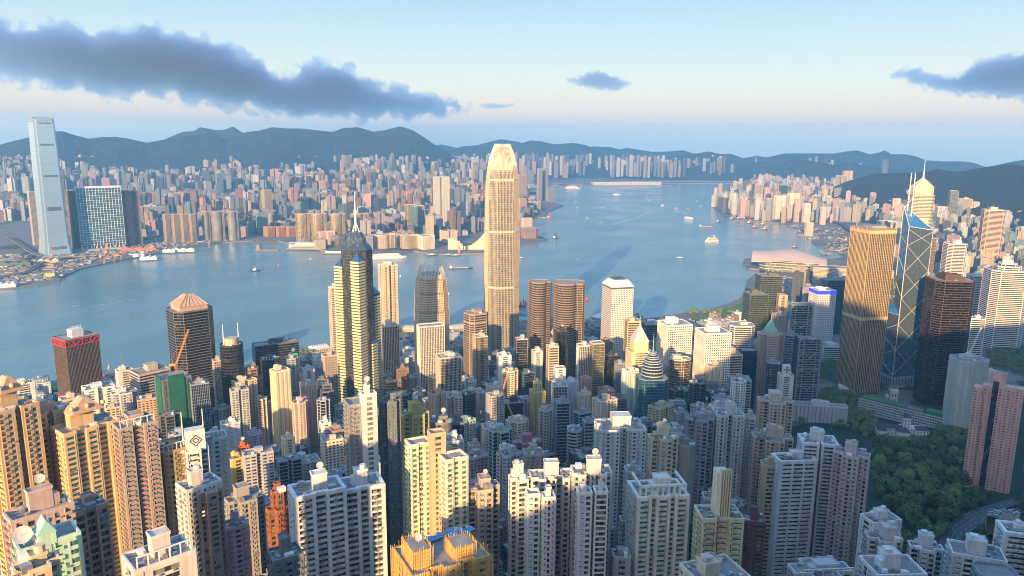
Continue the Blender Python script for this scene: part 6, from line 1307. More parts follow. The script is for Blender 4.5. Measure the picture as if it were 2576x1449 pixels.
for reg, (sel, rest) in picked.items():
    nm, cat, grp, kw = NM[reg]
    for c in sel:
        _, px, py, zb, h, w, d, (cn, cc), X, Y, wp, hp, Z = c; rz = R(-28)+rng.choice((0, 0, R(12), R(-20))); st = rng.choice(('slab', 'cross', 'notch')) if h > 45 else 'slab'
        root = empty(nm, (px, py, zb-2), rz); tag(root, auto_label(c, kw), cat, grp)
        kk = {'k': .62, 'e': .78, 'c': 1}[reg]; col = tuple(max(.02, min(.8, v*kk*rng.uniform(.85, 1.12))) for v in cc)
        if reg == 'c':
            pl_ = {'slab': rect(w, d), 'cross': plan('cross', w, w*.9), 'notch': plan('notch', w*1.1, d)}[st]; off_ = cn in ('dark', 'blue grey') ; g = MB(); g.prism(pl_, 0, h+1.9); part(g, 'glazing', GLZ['curt' if off_ else 'win'], root, rng.choice(((.02, .06, .10), (.03, .05, .06), (.02, .09, .09), (.05, .05, .04))) if off_ else (.025, .03, .035)); m = MB(); of = offset(pl_, .3); z = h+2
            while z > 1: band_ring(m, pl_, of, z-(.7 if off_ else 1.4), z); z -= 3.8 if off_ else 3.1
            for i in range(len(pl_)):
                a, b = Vector(pl_[i]), Vector(pl_[(i+1) % len(pl_)]); L_ = (b-a).length; t = (b-a)/L_; nn = Vector((t.y, -t.x)); k = max(1, int(L_/3.6))
                for j in (range(k+1) if not off_ else (0, k)): u = L_*j/k; pier(m, a, t, nn, max(0, u-.7), min(L_, u+.7), .36, 0, h+2.01)
            m.face([(x, y, h+2.03) for x, y in offset(pl_, -.3)]) if False else None
            part(m, 'wall', WALL, root, col); m = MB(); m.face([(x, y, h+2.05) for x, y in pl_]); part(m, 'roof_deck', ROOF, root)
            m = MB(); band_ring(m, offset(pl_, -.1), offset(pl_, .34), h+1.9, h+3.1); part(m, 'parapet', WALL, root, col)
        else:
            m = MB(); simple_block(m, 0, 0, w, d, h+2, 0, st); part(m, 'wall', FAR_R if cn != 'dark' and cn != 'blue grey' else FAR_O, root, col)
        m = MB(); m.box(rng.uniform(-.15, .15)*w, 0, w*.32, d*.4, h+2.06, h+2+rng.uniform(3, 6)); part(m, 'lift_housing', WALL, root, tuple(v*.9 for v in col))
        if reg == 'c' and wp > 14:
            for _ in range(3):
                m = MB(); m.box(rng.uniform(-.4, .4)*w, rng.uniform(-.4, .4)*d, rng.uniform(1.5, 3.5), rng.uniform(1.5, 3), h+2.07, h+rng.uniform(3.2, 5)); part(m, 'water_tank', rng.choice((WHITE, METAL, DARK)), root)
    if rest:
        m = MB(); cols = []
        for c in rest:
            _, px, py, zb, h, w, d, (cn, cc), X, Y, wp, hp, Z = c; n0 = len(m.f); rz = R(-28)+rng.choice((0, 0, R(15), R(-25))); st = rng.choice(('slab', 'cross')) if Z > 5500 or h > 50 else 'slab'
            mm = MB(); simple_block(mm, px, py, w, d, h, rz, st); low = 90 if zb > 20 else 0; mm.v = [(x_, y_, z_-low if z_ < .01 else z_) for x_, y_, z_ in mm.v]; mm.box(px, py, w*.3, d*.35, h+.05, h+4)
            b0 = len(m.v); m.v += [(x, y, z+zb-1) for x, y, z in mm.v]; m.f += [tuple(i+b0 for i in f) for f in mm.f]; m.m += [0]*len(mm.f)
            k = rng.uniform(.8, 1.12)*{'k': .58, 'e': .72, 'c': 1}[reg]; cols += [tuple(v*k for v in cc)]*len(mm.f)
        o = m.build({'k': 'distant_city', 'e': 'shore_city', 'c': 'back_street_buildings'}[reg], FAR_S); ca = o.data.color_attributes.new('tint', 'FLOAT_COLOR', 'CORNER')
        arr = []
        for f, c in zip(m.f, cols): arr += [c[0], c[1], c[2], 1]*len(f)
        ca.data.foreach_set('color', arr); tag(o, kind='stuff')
print('CANDS', {k: (len(a), len(b)) for k, (a, b) in picked.items()})
# ================================================================ TREES
def make_tree(rng, R_, H_, n):
    root = empty('tree', (0, 0, 0)); m = MB(); m.bar((0, 0, -1), (.2, .1, H_*.45), .45, n=6, r2=.26)
    for k in range(5): a = k*1.26+rng.random(); m.bar((.1, 0, H_*(.25+.05*k)), (math.cos(a)*R_*.6, math.sin(a)*R_*.6, H_*(.5+.06*k)), .2, n=4, r2=.06)
    part(m, 'trunk', plain('bark', (.10, .075, .05), .9) if 'bark' not in bpy.data.materials else bpy.data.materials['bark'], root)
    m = MB(); lobes = [(rng.uniform(-.55, .55)*R_, rng.uniform(-.55, .55)*R_, H_*rng.uniform(.5, .82), R_*rng.uniform(.38, .62)) for _ in range(9)]
    for i in range(n):
        lx, ly, lz, lr = lobes[i % 9]; u = rng.uniform(-.35, 1); th = rng.uniform(0, 6.283); q_ = math.sqrt(max(0, 1-u*u)); rr = lr*rng.uniform(.8, 1.06)
        d = Vector((q_*math.cos(th), q_*math.sin(th), u)); c = Vector((lx, ly, lz))+d*rr*Vector((1, 1, .75)).length/1.6
        s = R_*rng.uniform(.09, .17); t1 = (d+Vector((rng.uniform(-.6, .6), rng.uniform(-.6, .6), rng.uniform(-.6, .6)))).normalized().orthogonal().normalized(); t2 = d.cross(t1).normalized()
        m.quad(c-t1*s, c+t2*s*.8-d*s*.35, c+t1*s, c-t2*s*.8-d*s*.3)
    part(m, 'crown', LEAF, root); return root
trng = random.Random(3)
protos = [make_tree(trng, 5.2+.6*i, 9.5+i, 560) for i in range(4)]
FOREST = [(2215, 1085), (2330, 1075), (2450, 1050), (2480, 1240), (2470, 1300), (2400, 1330), (2372, 1400), (2300, 1345), (2270, 1310), (2195, 1260), (2200, 1180)]
F2 = [[(2585, 870), (2770, 900), (2770, 1475), (2585, 1400)], [(2010, 1010), (2150, 965), (2200, 1040), (2200, 1110), (2100, 1080), (2000, 1065)], [(2395, 1005), (2480, 985), (2460, 1055), (2390, 1040)], [(2480, 880), (2600, 870), (2600, 960), (2490, 925)], [(2060, 900), (2110, 900), (2105, 965), (2060, 960)], [(2420, 1330), (2490, 1330), (2480, 1375), (2400, 1375)], [(2230, 1400), (2300, 1395), (2310, 1449), (2230, 1449)], [(2500, 1380), (2600, 1400), (2600, 1470), (2520, 1449)], [(2330, 1400), (2380, 1410), (2440, 1449), (2320, 1449)], [(2208, 930), (2300, 960), (2360, 985), (2150, 985)]]
RDX = [(2362, 1475), (2360, 1370), (2395, 1318), (2440, 1288), (2500, 1262), (2580, 1245), (2580, 1300), (2500, 1314), (2440, 1338), (2414, 1372), (2412, 1475)]
GH = [(2205, 1045), (2345, 1035), (2350, 1110), (2205, 1112)]
spots = []
x = CAM.x+200
while x < CAM.x+1800:
    y = CAM.y-500
    while y < CAM.y+420:
        px, py = x+trng.uniform(-4, 4), y+trng.uniform(-4, 4); y += 11.5
        z = terrain(px, py); X, Y, Z = to_px((px, py, z+6))
        if Z < 100 or X < 1950 or X > 2770 or Y > 1475: continue
        X, Y, Z = to_px((px, py, z)); 
        if inside(X, Y, GH) or inside(X, Y, RDX) or inside(X, Y-22, RDX): continue
        if any(inside(X, Y, f) for f in [FOREST]+F2) and not any((px-a)**2+(py-b)**2 < (c*.75)**2 for a, b, c, _ in FOOT): spots.append((Z, px, py, z))
    x += 11.5
for (cx, cy, sx, sy, n) in ((745, 895, 40, 14, 16), (1075, 848, 60, 10, 12), (1600, 800, 30, 4, 5), (1780, 790, 60, 5, 16), (1270, 862, 34, 6, 10), (1900, 655, 12, 5, 6)):
    for _ in range(n):
        p = at_z(cx+trng.uniform(-1, 1)*sx, cy+trng.uniform(-1, 1)*sy, 4)
        if not clash(p.x, p.y, 4): spots.append(((p-CAM).length, p.x, p.y, 4))
spots.sort(key=lambda t_: (to_px((t_[1], t_[2], t_[3]))[0] > 2610, t_[0])); near_t, rest_t = spots[:300], spots[300:]
used_t = set(); SIZES = ['broad', 'round', 'spreading', 'leafy']
def tree_label(X, Y, Z, k):
    near = sorted(ANCH, key=lambda a: abs(a[0]-X)+abs(a[1]-Y)*.5)[:8]
    for a in near:
        for sh in (SIZES[k], 'dark '+SIZES[k], 'dense '+SIZES[k], 'small '+SIZES[k], 'tall '+SIZES[k]):
            lab = f"{sh} tree {'below' if Y > a[1] else 'above'} and {'left' if X < a[0] else 'right'} of {a[3]}"
            if lab not in used_t and len(lab.split()) <= 16: used_t.add(lab); return lab
    return 'leafy tree of the hillside wood'
protos_used = [False]*4
for i, (Z, px, py, z) in enumerate(near_t):
    k = trng.randrange(4); pr = protos[k]
    if not protos_used[k]: o = pr; protos_used[k] = True
    else:
        o = pr.copy(); scene.collection.objects.link(o)
        for ch in pr.children: c = ch.copy(); scene.collection.objects.link(c); c.parent = o
    o.location = (px, py, z); o.rotation_euler = (0, 0, trng.uniform(0, 6.28)); s = trng.uniform(.7, 1.75); o.scale = (s, s, s*trng.uniform(.85, 1.15))
    X, Y, _ = to_px((px, py, z)); tag(o, tree_label(X, Y, Z, k), 'tree', 'trees of the hillside gardens')
if rest_t:
    m = MB(); cm = [c for c in protos[0].children if c.name.startswith('crown')][0].data; vs = [v.co.copy() for v in cm.vertices][:1200]; fs = [tuple(p.vertices) for p in cm.polygons if max(p.vertices) < 1200]
    for (Z, px, py, z) in rest_t[:1000]:
        a = trng.uniform(0, 6.28); c_, s_ = math.cos(a), math.sin(a); k = trng.uniform(.8, 1.3); b0 = len(m.v)
        m.v += [(px+(v.x*c_-v.y*s_)*k, py+(v.x*s_+v.y*c_)*k, z+v.z*k) for v in vs]; m.f += [tuple(i+b0 for i in f) for f in fs]
    m.m = [0]*len(m.f); tag(m.build('woodland', LEAF), kind='stuff')
# ================================================================ GARDEN HOUSES, CATHEDRAL, GOVERNMENT SLAB
p = hit(2262, 1092, 0); zg = terrain(p.x, p.y); s_ = mpp(p); root = empty('mansion', (p.x, p.y, zg), facing(2262, 14)); tag(root, 'white colonial mansion with dark roofs and a square tower among trees', 'mansion')
SLATE = plain('slate_roof', (.07, .065, .07), .8)
def hip(cx, cy, w, d, z, hh): 
    m = MB(); m.loft(rect(w+1.2, d+1.2, cx, cy), z, rect(w*.6, d*.08, cx, cy), z+hh); part(m, 'hipped_roof', SLATE, root)
def wing_(cx, cy, w, d, h, roof=True):
    m = MB(); m.box(cx, cy, w, d, -2, h); part(m, 'wall', WALL, root, (.70, .71, .70)); m = MB()
    k = max(2, int(w/3.4))
    for f in range(max(1, int(h/4.2))):
        for j in range(k): m.box(cx-w/2+(j+.5)*w/k, cy-d/2-.05, 1.4, .2, 1+f*4.2, 3.3+f*4.2)
        for j in range(max(1, int(d/3.6))): m.box(cx-w/2-.05, cy-d/2+(j+.5)*d/max(1, int(d/3.6)), .2, 1.4, 1+f*4.2, 3.3+f*4.2)
    part(m, 'windows_row' if False else 'window', DARK, root)
    if roof: hip(cx, cy, w, d, h, 3.6)
wing_(-22*s_, 4, 66*s_, 14, 9); wing_(34*s_, 10, 58*s_, 14, 9.5, False); wing_(-44*s_, -6, 20*s_, 16, 8); wing_(4*s_, -4, 28*s_, 18, 8)
wing_(17*s_, 8, 17*s_, 17*s_, 24); wing_(52*s_, 6, 30*s_, 16, 9); note(2262, 1060, p, 'white colonial mansion', 42)
p = hit(2270, 1042, 10); zg = terrain(p.x, p.y); root = empty('government_slab', (p.x, p.y, zg-2), facing(2270, -18)); s_ = mpp(p); tag(root, 'long low slab building with a green planted roof behind the mansion', 'office block')
m = MB(); L_ = 205*s_; g = MB(); g.box(0, 0, L_, 17, 0, 25); part(g, 'glazing', GLZ['dark'], root, (.12, .15, .17))
for z in range(4, 27, 4): band_ring(m, rect(L_, 17), offset(rect(L_, 17), .4), z-1.6, z)
for j in range(int(L_/3.2)): m.box(-L_/2+j*3.2+1, -8.9, .5, .7, 0, 25)
part(m, 'wall', WALL, root, (.52, .55, .56)); m = MB(); m.box(-L_*.22, 0, L_*.5, 15, 25.1, 26.2); m.box(L_*.36, 0, L_*.2, 15, 25.1, 29); part(m, 'green_roof', plain('roof_grass', (.05, .20, .06), .9, var=.5, scale=.3), root); m = MB()
for i in range(12): m.box(L_*(.06+i*.015), -3, 2, 5, 25.1, 27.4)
part(m, 'roof_plant', METAL, root); note(2270, 1020, p, 'green roofed government slab', 60)
p = hit(2243, 1030, 0); zg = terrain(p.x, p.y); s_ = mpp(p); root = empty('church_tower', (p.x, p.y, zg-2), facing(2243, 10)); tag(root, 'cream gothic church tower with corner pinnacles before the dark trees', 'church'); a = 18*s_; H = 46*s_+6; m = MB(); m.box(0, 0, a, a, 0, H); m.box(0, a*1.6, a*1.1, a*2.4, 0, H*.5); part(m, 'wall', WALL, root, (.55, .52, .42)); m = MB()
for x in (-a/2, a/2):
    for y in (-a/2, a/2): m.bar((x, y, H-2), (x, y, H+5), .9, r2=.1, n=6)
part(m, 'pinnacle', WALL, root, (.6, .56, .46)); m = MB()
for z in (H*.55, H*.8):
    for x in (-a*.2, a*.2): m.box(x, -a/2-.1, a*.16, .3, z-3, z+2); m.box(-a/2-.1, x, .3, a*.16, z-3, z+2)
part(m, 'window', DARK, root)
p = hit(2142, 985, 0); zg = terrain(p.x, p.y); s_ = mpp(p); root = empty('domed_house', (p.x, p.y, zg-1), facing(2142, 10)); tag(root, 'small white domed building before the foot of the gold grid tower', 'court house'); m = MB(); m.box(0, 0, 62*s_, 20, 0, 12); part(m, 'wall', WALL, root, (.66, .66, .64)); m = MB()
for k in range(6): t0, t1 = k*math.pi/12, (k+1)*math.pi/12; r0, r1 = 5.5*math.cos(t0), 5.5*math.cos(t1)+.01; m.loft([(8*s_+r0*math.cos(c_), r0*math.sin(c_)) for c_ in [i*math.pi/6 for i in range(12)]], 14+7*math.sin(t0), [(8*s_+r1*math.cos(c_), r1*math.sin(c_)) for c_ in [i*math.pi/6 for i in range(12)]], 14+7*math.sin(t1), cap=False)
m.box(8*s_, 0, 11, 11, 12, 14); m.bar((8*s_, 0, 20), (8*s_, 0, 25), .4); part(m, 'dome', WHITE, root); m = MB()
for j in range(12): m.box(-30*s_+j*5.4*s_, -10.1, 1.6, .3, 3, 9)
part(m, 'window', DARK, root)
# ================================================================ ROADS
ROAD = plain('asphalt', (.085, .085, .09), .85, var=.2, scale=.05); LINE = plain('road_paint', (.5, .5, .48), .7)
def road(name, pts, w, z_of, kerb=True, deck=0):
    P3 = [Vector(z_of(x, y)) for x, y in pts]; dense = []
    for a, b in zip(P3, P3[1:]):
        for k in range(6): dense.append(a.lerp(b, k/6))
    dense.append(P3[-1]); m = MB()
    for _ in range(3): dense = [dense[0]]+[(dense[i-1]+dense[i]*2+dense[i+1])/4 for i in range(1, len(dense)-1)]+[dense[-1]]
    prev = None
    for i, p_ in enumerate(dense):
        t = (dense[min(i+1, len(dense)-1)]-dense[max(i-1, 0)]); t.z = 0; t.normalize(); n_ = Vector((t.y, -t.x, 0))
        L0, L1, R0, R1 = p_-n_*w/2, p_-n_*(w/2+.5), p_+n_*w/2, p_+n_*(w/2+.5); cur = (L0, L1, R0, R1, p_, n_)
        if prev:
            m.quad(prev[0], prev[2], R0, L0, 0); up_ = Vector((0, 0, .9 if deck else .25))
            m.quad(prev[1]+up_, prev[0]+up_, L0+up_, L1+up_, 1); m.quad(prev[2]+up_, prev[3]+up_, R1+up_, R0+up_, 1); dn = Vector((0, 0, -(deck or .5)))
            m.quad(prev[3]+dn, R1+dn, R1+up_, prev[3]+up_, 1); m.quad(prev[1]+up_, L1+up_, L1+dn, prev[1]+dn, 1); m.quad(prev[0]+up_, prev[0], L0, L0+up_, 1); m.quad(prev[2], prev[2]+up_, R0+up_, R0, 1)
            if i % 2:
                a, b = prev[4], p_; e = Vector((0, 0, .03)); m.quad(a-n_*.15+e, a+n_*.15+e, b+n_*.15+e, b-n_*.15+e, 2)
        prev = cur
    return tag(m.build(name, [ROAD, QUAY, LINE]), kind='structure')
hz = lambda dz: (lambda x, y: (lambda p_: (p_.x, p_.y, terrain(p_.x, p_.y)+dz))(hit(x, y, 0)))
road('road', [(2375, 1470), (2372, 1410), (2380, 1360), (2400, 1325), (2440, 1300), (2480, 1285), (2560, 1262)], 9, hz(1.5))
road('road', [(2400, 1440), (2398, 1385), (2412, 1345), (2450, 1318), (2500, 1300), (2570, 1285)], 8, hz(1.5))
gz = lambda dz: (lambda x, y: tuple(at_z(x, y, 4)+Vector((0, 0, dz))))
road('expressway', [(1806, 530), (1850, 545), (1905, 553), (1960, 556), (2020, 553), (2080, 556), (2120, 566), (2140, 584), (2200, 600)], 26, gz(9), deck=2)
road('expressway', [(1310, 470), (1400, 465), (1560, 460), (1700, 459), (1850, 459)], 24, gz(14), deck=3)
road('road', [(640, 950), (740, 905), (840, 885), (1000, 868), (1130, 850), (1240, 880), (1400, 850), (1560, 835), (1700, 822), (1860, 800), (1960, 740)], 22, gz(.3))
road('road', [(2000, 1010), (2060, 975), (2090, 960), (2140, 985), (2200, 1010), (2250, 990), (2290, 965), (2300, 900)], 16, hz(.6))
road('flyover', [(0, 655), (60, 660), (90, 640), (110, 660), (70, 690), (0, 700)], 14, gz(6), deck=2)
road('flyover', [(20, 600), (60, 625), (80, 640), (110, 650), (220, 650)], 12, gz(7), deck=2)
# park lawn by the water
LAWN = plain('lawn', (.07, .17, .04), .95, var=.5, scale=.02)
m = MB(); m.face([tuple(at_z(x, y, 4.12)) for x, y in ((1700, 812), (1775, 826), (1905, 804), (1940, 775), (1900, 752), (1872, 760), (1840, 772), (1770, 790))]); tag(m.build('park_lawn', LAWN), kind='structure')
m = MB(); m.face([tuple(at_z(x, y, 4.3)) for x, y in ((96, 988), (160, 975), (150, 962), (100, 964))]); 
p = at_z(128, 975, 8); root = empty('helipad', (p.x, p.y, 4), facing(128, -16)); tag(root, 'green helipad deck with a painted yellow ring by the water', 'helipad'); s_ = mpp(p); m = MB(); m.box(0, 0, 84*s_, 38, 0, 5); part(m, 'deck', plain('green_deck', (.06, .26, .14), .8), root); m = MB()
for i in range(20): a0, a1 = i*math.pi/10, (i+1)*math.pi/10; m.quad(*[(18*s_+r_*math.cos(a), r_*math.sin(a), 5.02) for a, r_ in ((a0, 6), (a1, 6), (a1, 8), (a0, 8))])
m.box(18*s_, 0, 1, 6, 5.0, 5.03); part(m, 'painted_ring', plain('yellow_paint', (.7, .55, .1), .7), root)
# ferry piers
for i, (cx, y, wp, dp, rz, lab, rc) in enumerate(((1018, 828, 62, 24, -16, 'long grey pier terminal with vents beside the cream stone tower', (.5, .44, .38)), (1148, 828, 40, 26, 30, 'low pier building with arched windows left of the tallest tower', (.62, .56, .46)), (1325, 808, 34, 24, 10, 'pier building with green awning right of the tallest tower', (.30, .48, .46)),
   (1518-3, 800, 26, 50, -35, 'pier hall with curved white roof right of the twin round towers', (.72, .74, .74)), (803, 880, 44, 22, 20, 'yacht like white pier building left of the star shaped tower', (.72, .70, .66)))):
    p = at_z(cx, y, 6); s_ = mpp(p); root = empty('pier_hall', (p.x, p.y, 3), facing(cx, rz)); tag(root, lab, 'pier', 'ferry piers'); m = MB(); m.box(0, 0, wp*s_, dp, 0, 9); part(m, 'wall', WALL, root, (.6, .54, .46)); m = MB(); m.loft(rect(wp*s_+2, dp+2), 9, rect(wp*s_*.9, dp*.5), 12.5); part(m, 'roof', WALL, root, rc); m = MB()
    for j in range(int(wp*s_/4.5)): m.box(-wp*s_/2+2+j*4.5, -dp/2-.1, 2.4, .3, 2, 6)
    part(m, 'window', DARK, root)
# ================================================================ BOATS
def hullp(L, B): return [(-L/2, -B/2), (L*.28, -B/2), (L*.42, -B*.3), (L/2, 0), (L*.42, B*.3), (L*.28, B/2), (-L/2, B/2)]
def boat(kind, cx, y, wp, label, col=(.7, .68, .65), rz=0, cat=None, acc=None):
    p = at_z(cx, y, 0); s_ = mpp(p); L = wp*s_; th = facing(cx, rz); root = empty(kind, (p.x, p.y, 0), th); tag(root, label, cat or kind.replace('_', ' ')); B = L*.24; hh = L*.06; hc = acc or col
    if kind == 'cruise_ship':
        B = L*.17; hh = L*.05; m = MB(); hp = hullp(L, B); m.loft([(x*.95, y_*.9) for x, y_ in hp], -1, hp, hh); part(m, 'hull', WALL, root, col); m = MB(); z = hh
        for k in range(5): m.prism(rect(L*(.80-.05*k), B*(.92-.06*k), -L*.04, 0), z, z+L*.014); z += L*.018
        part(m, 'superstructure', WALL, root, (.74, .72, .70)); m = MB(); z = hh
        for k in range(5): m.prism(rect(L*(.79-.05*k), B*(.90-.06*k), -L*.04, 0), z+L*.0141, z+L*.0179); z += L*.018
        part(m, 'window_band', DARK, root); m = MB(); m.box(-L*.2, 0, L*.05, B*.3, z, z+L*.05); part(m, 'funnel', WALL, root, acc or (.12, .12, .14))
    elif kind == 'ferry':
        hp = [(-L/2, 0), (-L*.36, -B/2), (L*.36, -B/2), (L/2, 0), (L*.36, B/2), (-L*.36, B/2)]; m = MB(); m.loft([(x*.93, y_*.85) for x, y_ in hp], -.5, hp, hh); part(m, 'hull', WALL, root, hc); m = MB(); m.prism(rect(L*.74, B*.82), hh, hh*1.8); part(m, 'deck_house', WALL, root, col); m = MB(); m.prism(rect(L*.7, B*.84), hh*1.15, hh*1.5); part(m, 'window_band', DARK, root); m = MB(); m.box(0, 0, L*.82, B*.9, hh*1.8, hh*1.95); m.box(0, 0, L*.3, B*.5, hh*1.95, hh*2.5); m.box(0, 0, L*.07, L*.07, hh*2.5, hh*3.4); part(m, 'roof', WHITE, root)
    elif kind == 'crane_barge':
        B = L*.5; m = MB(); m.prism(rect(L, B), -.5, L*.13); part(m, 'hull', WALL, root, hc); m = MB(); hz_ = L*.95
        for sx, sy in ((-1, -1), (-1, 1), (1, -1), (1, 1)): m.bar((sx*L*.24, sy*B*.3, L*.12), (0, 0, hz_), L*.045, r2=L*.02)
        for f in (.3, .5, .7): 
            q_ = L*.24*(1-f)
            for a, b in (((-q_, -q_), (q_, -q_)), ((q_, -q_), (q_, q_)), ((q_, q_), (-q_, q_)), ((-q_, q_), (-q_, -q_))): m.bar((*a, L*.12+(hz_-L*.12)*f), (*b, L*.12+(hz_-L*.12)*f), L*.02)
        part(m, 'derrick', WALL, root, col); m = MB(); m.bar((L*.1, 0, L*.2), (L*.75, 0, L*.75), L*.03, r2=L*.015); part(m, 'boom', WALL, root, col); m = MB(); m.box(-L*.3, 0, L*.22, B*.6, L*.13, L*.36); part(m, 'deck_house', WHITE, root)
    elif kind == 'barge':
        B = L*.2; m = MB(); hp = hullp(L, B); m.loft([(x*.96, y_*.9) for x, y_ in hp], -.5, hp, L*.035); part(m, 'hull', WALL, root, hc); m = MB()
        for i in range(6): m.loft(rect(L*.10, B*.6, -L*.3+i*L*.11, 0), L*.035, rect(L*.04, B*.2, -L*.3+i*L*.11, 0), L*.06)
        part(m, 'cargo', WALL, root, (.62, .58, .5)); m = MB(); m.box(-L*.42, 0, L*.09, B*.7, L*.035, L*.11); m.bar((-L*.42, 0, L*.11), (-L*.42, 0, L*.16), L*.004); part(m, 'bridge_house', WHITE, root)
    elif kind == 'catamaran':
        for sy in (-1, 1): m = MB(); m.loft([(x*.95, y_*.3+sy*B*.45) for x, y_ in hullp(L, B)], -1, [(x, y_*.36+sy*B*.45) for x, y_ in hullp(L, B)], hh*1.2); part(m, 'hull', WALL, root, col)
        m = MB(); z = hh*1.2
        for k in range(4): m.prism(rect(L*(.86-.1*k), B*(1.2-.12*k), -L*.03, 0), z, z+hh*.7); z += hh*.95
        part(m, 'superstructure', WALL, root, (.76, .70, .60)); m = MB(); z = hh*1.2
        for k in range(4): m.prism(rect(L*(.84-.1*k), B*(1.17-.12*k), -L*.03, 0), z+hh*.7, z+hh*.95); z += hh*.95
        part(m, 'window_band', DARK, root); m = MB(); m.bar((0, 0, z), (0, 0, z+hh*2), hh*.15); m.box(-L*.2, 0, L*.05, B*.4, z, z+hh); part(m, 'mast', WHITE, root)
    elif kind == 'sailing_junk':
        m = MB(); hp = hullp(L, B*1.1); m.loft([(x*.85, y_*.6) for x, y_ in hp], -.5, hp, L*.14); m.box(-L*.35, 0, L*.24, B*.9, L*.14, L*.24); part(m, 'hull', WALL, root, (.30, .06, .04)); 
        for x, h_ in ((-.25, .6), (.05, .85), (.32, .6)):
            m = MB(); m.quad((x*L-L*.02, -.4, L*.16), (x*L+L*.2, -.9, L*.2), (x*L+L*.14, -.7, L*h_), (x*L-L*.02, -.4, L*(h_+.08))); m.quad((x*L-L*.02, -.1, L*(h_+.08)), (x*L+L*.14, -.4, L*h_), (x*L+L*.2, -.6, L*.2), (x*L-L*.02, -.1, L*.16)); part(m, 'sail', plain('red_sail', (.70, .03, .03), .7) if 'red_sail' not in bpy.data.materials else bpy.data.materials['red_sail'], root)
    else:
        m = MB(); hp = hullp(L, L*.3); m.loft([(x*.9, y_*.8) for x, y_ in hp], -.3, hp, L*.09); part(m, 'hull', WALL, root, hc); m = MB(); m.box(-L*.08, 0, L*.34, L*.2, L*.09, L*.22); m.box(-L*.02, 0, L*.16, L*.14, L*.22, L*.32); part(m, 'cabin', WALL, root, col); m = MB(); m.bar((-L*.05, 0, L*.32), (-L*.05, 0, L*.55), L*.012); part(m, 'mast', WHITE, root)
    return root
boat('cruise_ship', 975, 650, 100, 'big white cruise ship moored behind the star shaped tower', (.74, .73, .74), 8); boat('cruise_ship', 1441, 474, 40, 'long pale liner at the far end of the harbour', (.66, .54, .54), 0); boat('cruise_ship', 1551, 490, 20, 'small white ship with a black funnel in the far channel', (.7, .68, .68), -20)
boat('cruise_ship', 1732, 549, 30, 'white ship turning in mid harbour ahead of its curved wake', (.74, .70, .66), 145, acc=(.1, .1, .12)); boat('catamaran', 1790, 608, 42, 'big cream ferry with twin hulls, brightly lit in mid channel', (.76, .70, .60), -128, 'ferry')
boat('ferry', 1710, 650, 22, 'green hulled double ended ferry below the big cream ferry', (.66, .64, .60), -3, acc=(.06, .14, .12)); boat('ferry', 1087, 643, 30, 'ferry berthed left of two alongside the far quay', (.55, .58, .58), 30, acc=(.05, .09, .09)); boat('ferry', 1128, 643, 26, 'ferry berthed in the middle of the far quay berths', (.55, .58, .58), 30, acc=(.05, .09, .09)); boat('ferry', 1146, 644, 26, 'ferry berthed nearest the tallest tower on the far quay', (.55, .58, .58), 24, acc=(.05, .09, .09))
boat('ferry', 1310, 650, 16, 'small ferry emerging right of the tallest tower', (.6, .58, .56), 0, acc=(.2, .05, .04)); boat('barge', 1160, 676, 62, 'long dark cargo barge with pale heaps left of the tallest tower', (.3, .2, .15), 6, acc=(.12, .05, .04))
boat('tug', 642, 682, 24, 'black and white tug in the water left of the star shaped tower', (.7, .70, .68), 6, acc=(.05, .05, .06)); boat('tug', 701, 669, 10, 'small red boat beside the pink glitter', (.6, .3, .25), 0, 'boat', (.4, .1, .08)); boat('tug', 1007, 696, 12, 'cream launch between the star shaped tower and the claw crowned tower', (.75, .68, .58), 80, 'boat'); boat('tug', 1129, 740, 12, 'white launch right of the claw crowned tower', (.75, .7, .62), 80, 'boat')
boat('tug', 781, 652, 8, 'tiny yellow boat in the gold glitter', (.7, .6, .3), 0, 'boat'); boat('tug', 1454, 652, 6, 'tiny white sail like boat alone in mid channel', (.75, .7, .7), 80, 'boat')
boat('crane_barge', 1383, 548, 14, 'red crane barge off the point', (.55, .10, .08), 40); boat('barge', 1366, 548, 26, 'flat lighter beside the red crane barge', (.35, .3, .3), 4); boat('crane_barge', 1398, 600, 15, 'dark crane barge with red top below the point', (.14, .09, .09), 40)
for (cx, y, wp, col, lab) in ((1808, 559, 13, (.12, .14, .16), 'black crane barge standing apart in mid harbour'), (1841, 552, 12, (.50, .36, .33), 'tan crane barge, first of the line off the expressway'), (1859, 551, 13, (.55, .40, .34), 'tan crane barge, second of the line off the expressway'), (1875, 551, 12, (.20, .20, .24), 'dark crane barge, third of the line off the expressway'),
  (1886, 562, 14, (.55, .24, .20), 'rusty crane barge with long hull below the line'), (1899, 573, 13, (.70, .08, .06), 'bright red crane barge below the line'), (1919, 566, 12, (.70, .42, .08), 'yellow crane barge near the shelter mouth'), (1924, 578, 13, (.72, .40, .10), 'orange crane barge just below the yellow one'), (2128, 607, 13, (.75, .50, .08), 'yellow crane barge inside the shelter'), (2000, 623, 12, (.45, .08, .07), 'dark red crane barge behind the wing roofed hall')): boat('crane_barge', cx, y, wp, lab, col, 40, acc=(.10, .07, .07))
boat('barge', 1779, 571, 40, 'red and white barge string left of the black crane barge', (.6, .12, .10), 0, acc=(.45, .08, .07)); boat('ferry', 1701, 525, 14, 'red and white ferry before the turning ship', (.7, .6, .58), 12, acc=(.5, .1, .08)); boat('tug', 1762, 520, 9, 'dark tug right of the red and white ferry', (.3, .3, .35), 20); boat('tug', 1667, 518, 12, 'pale workboat with a long slanting wake', (.5, .5, .55), 10, 'boat')
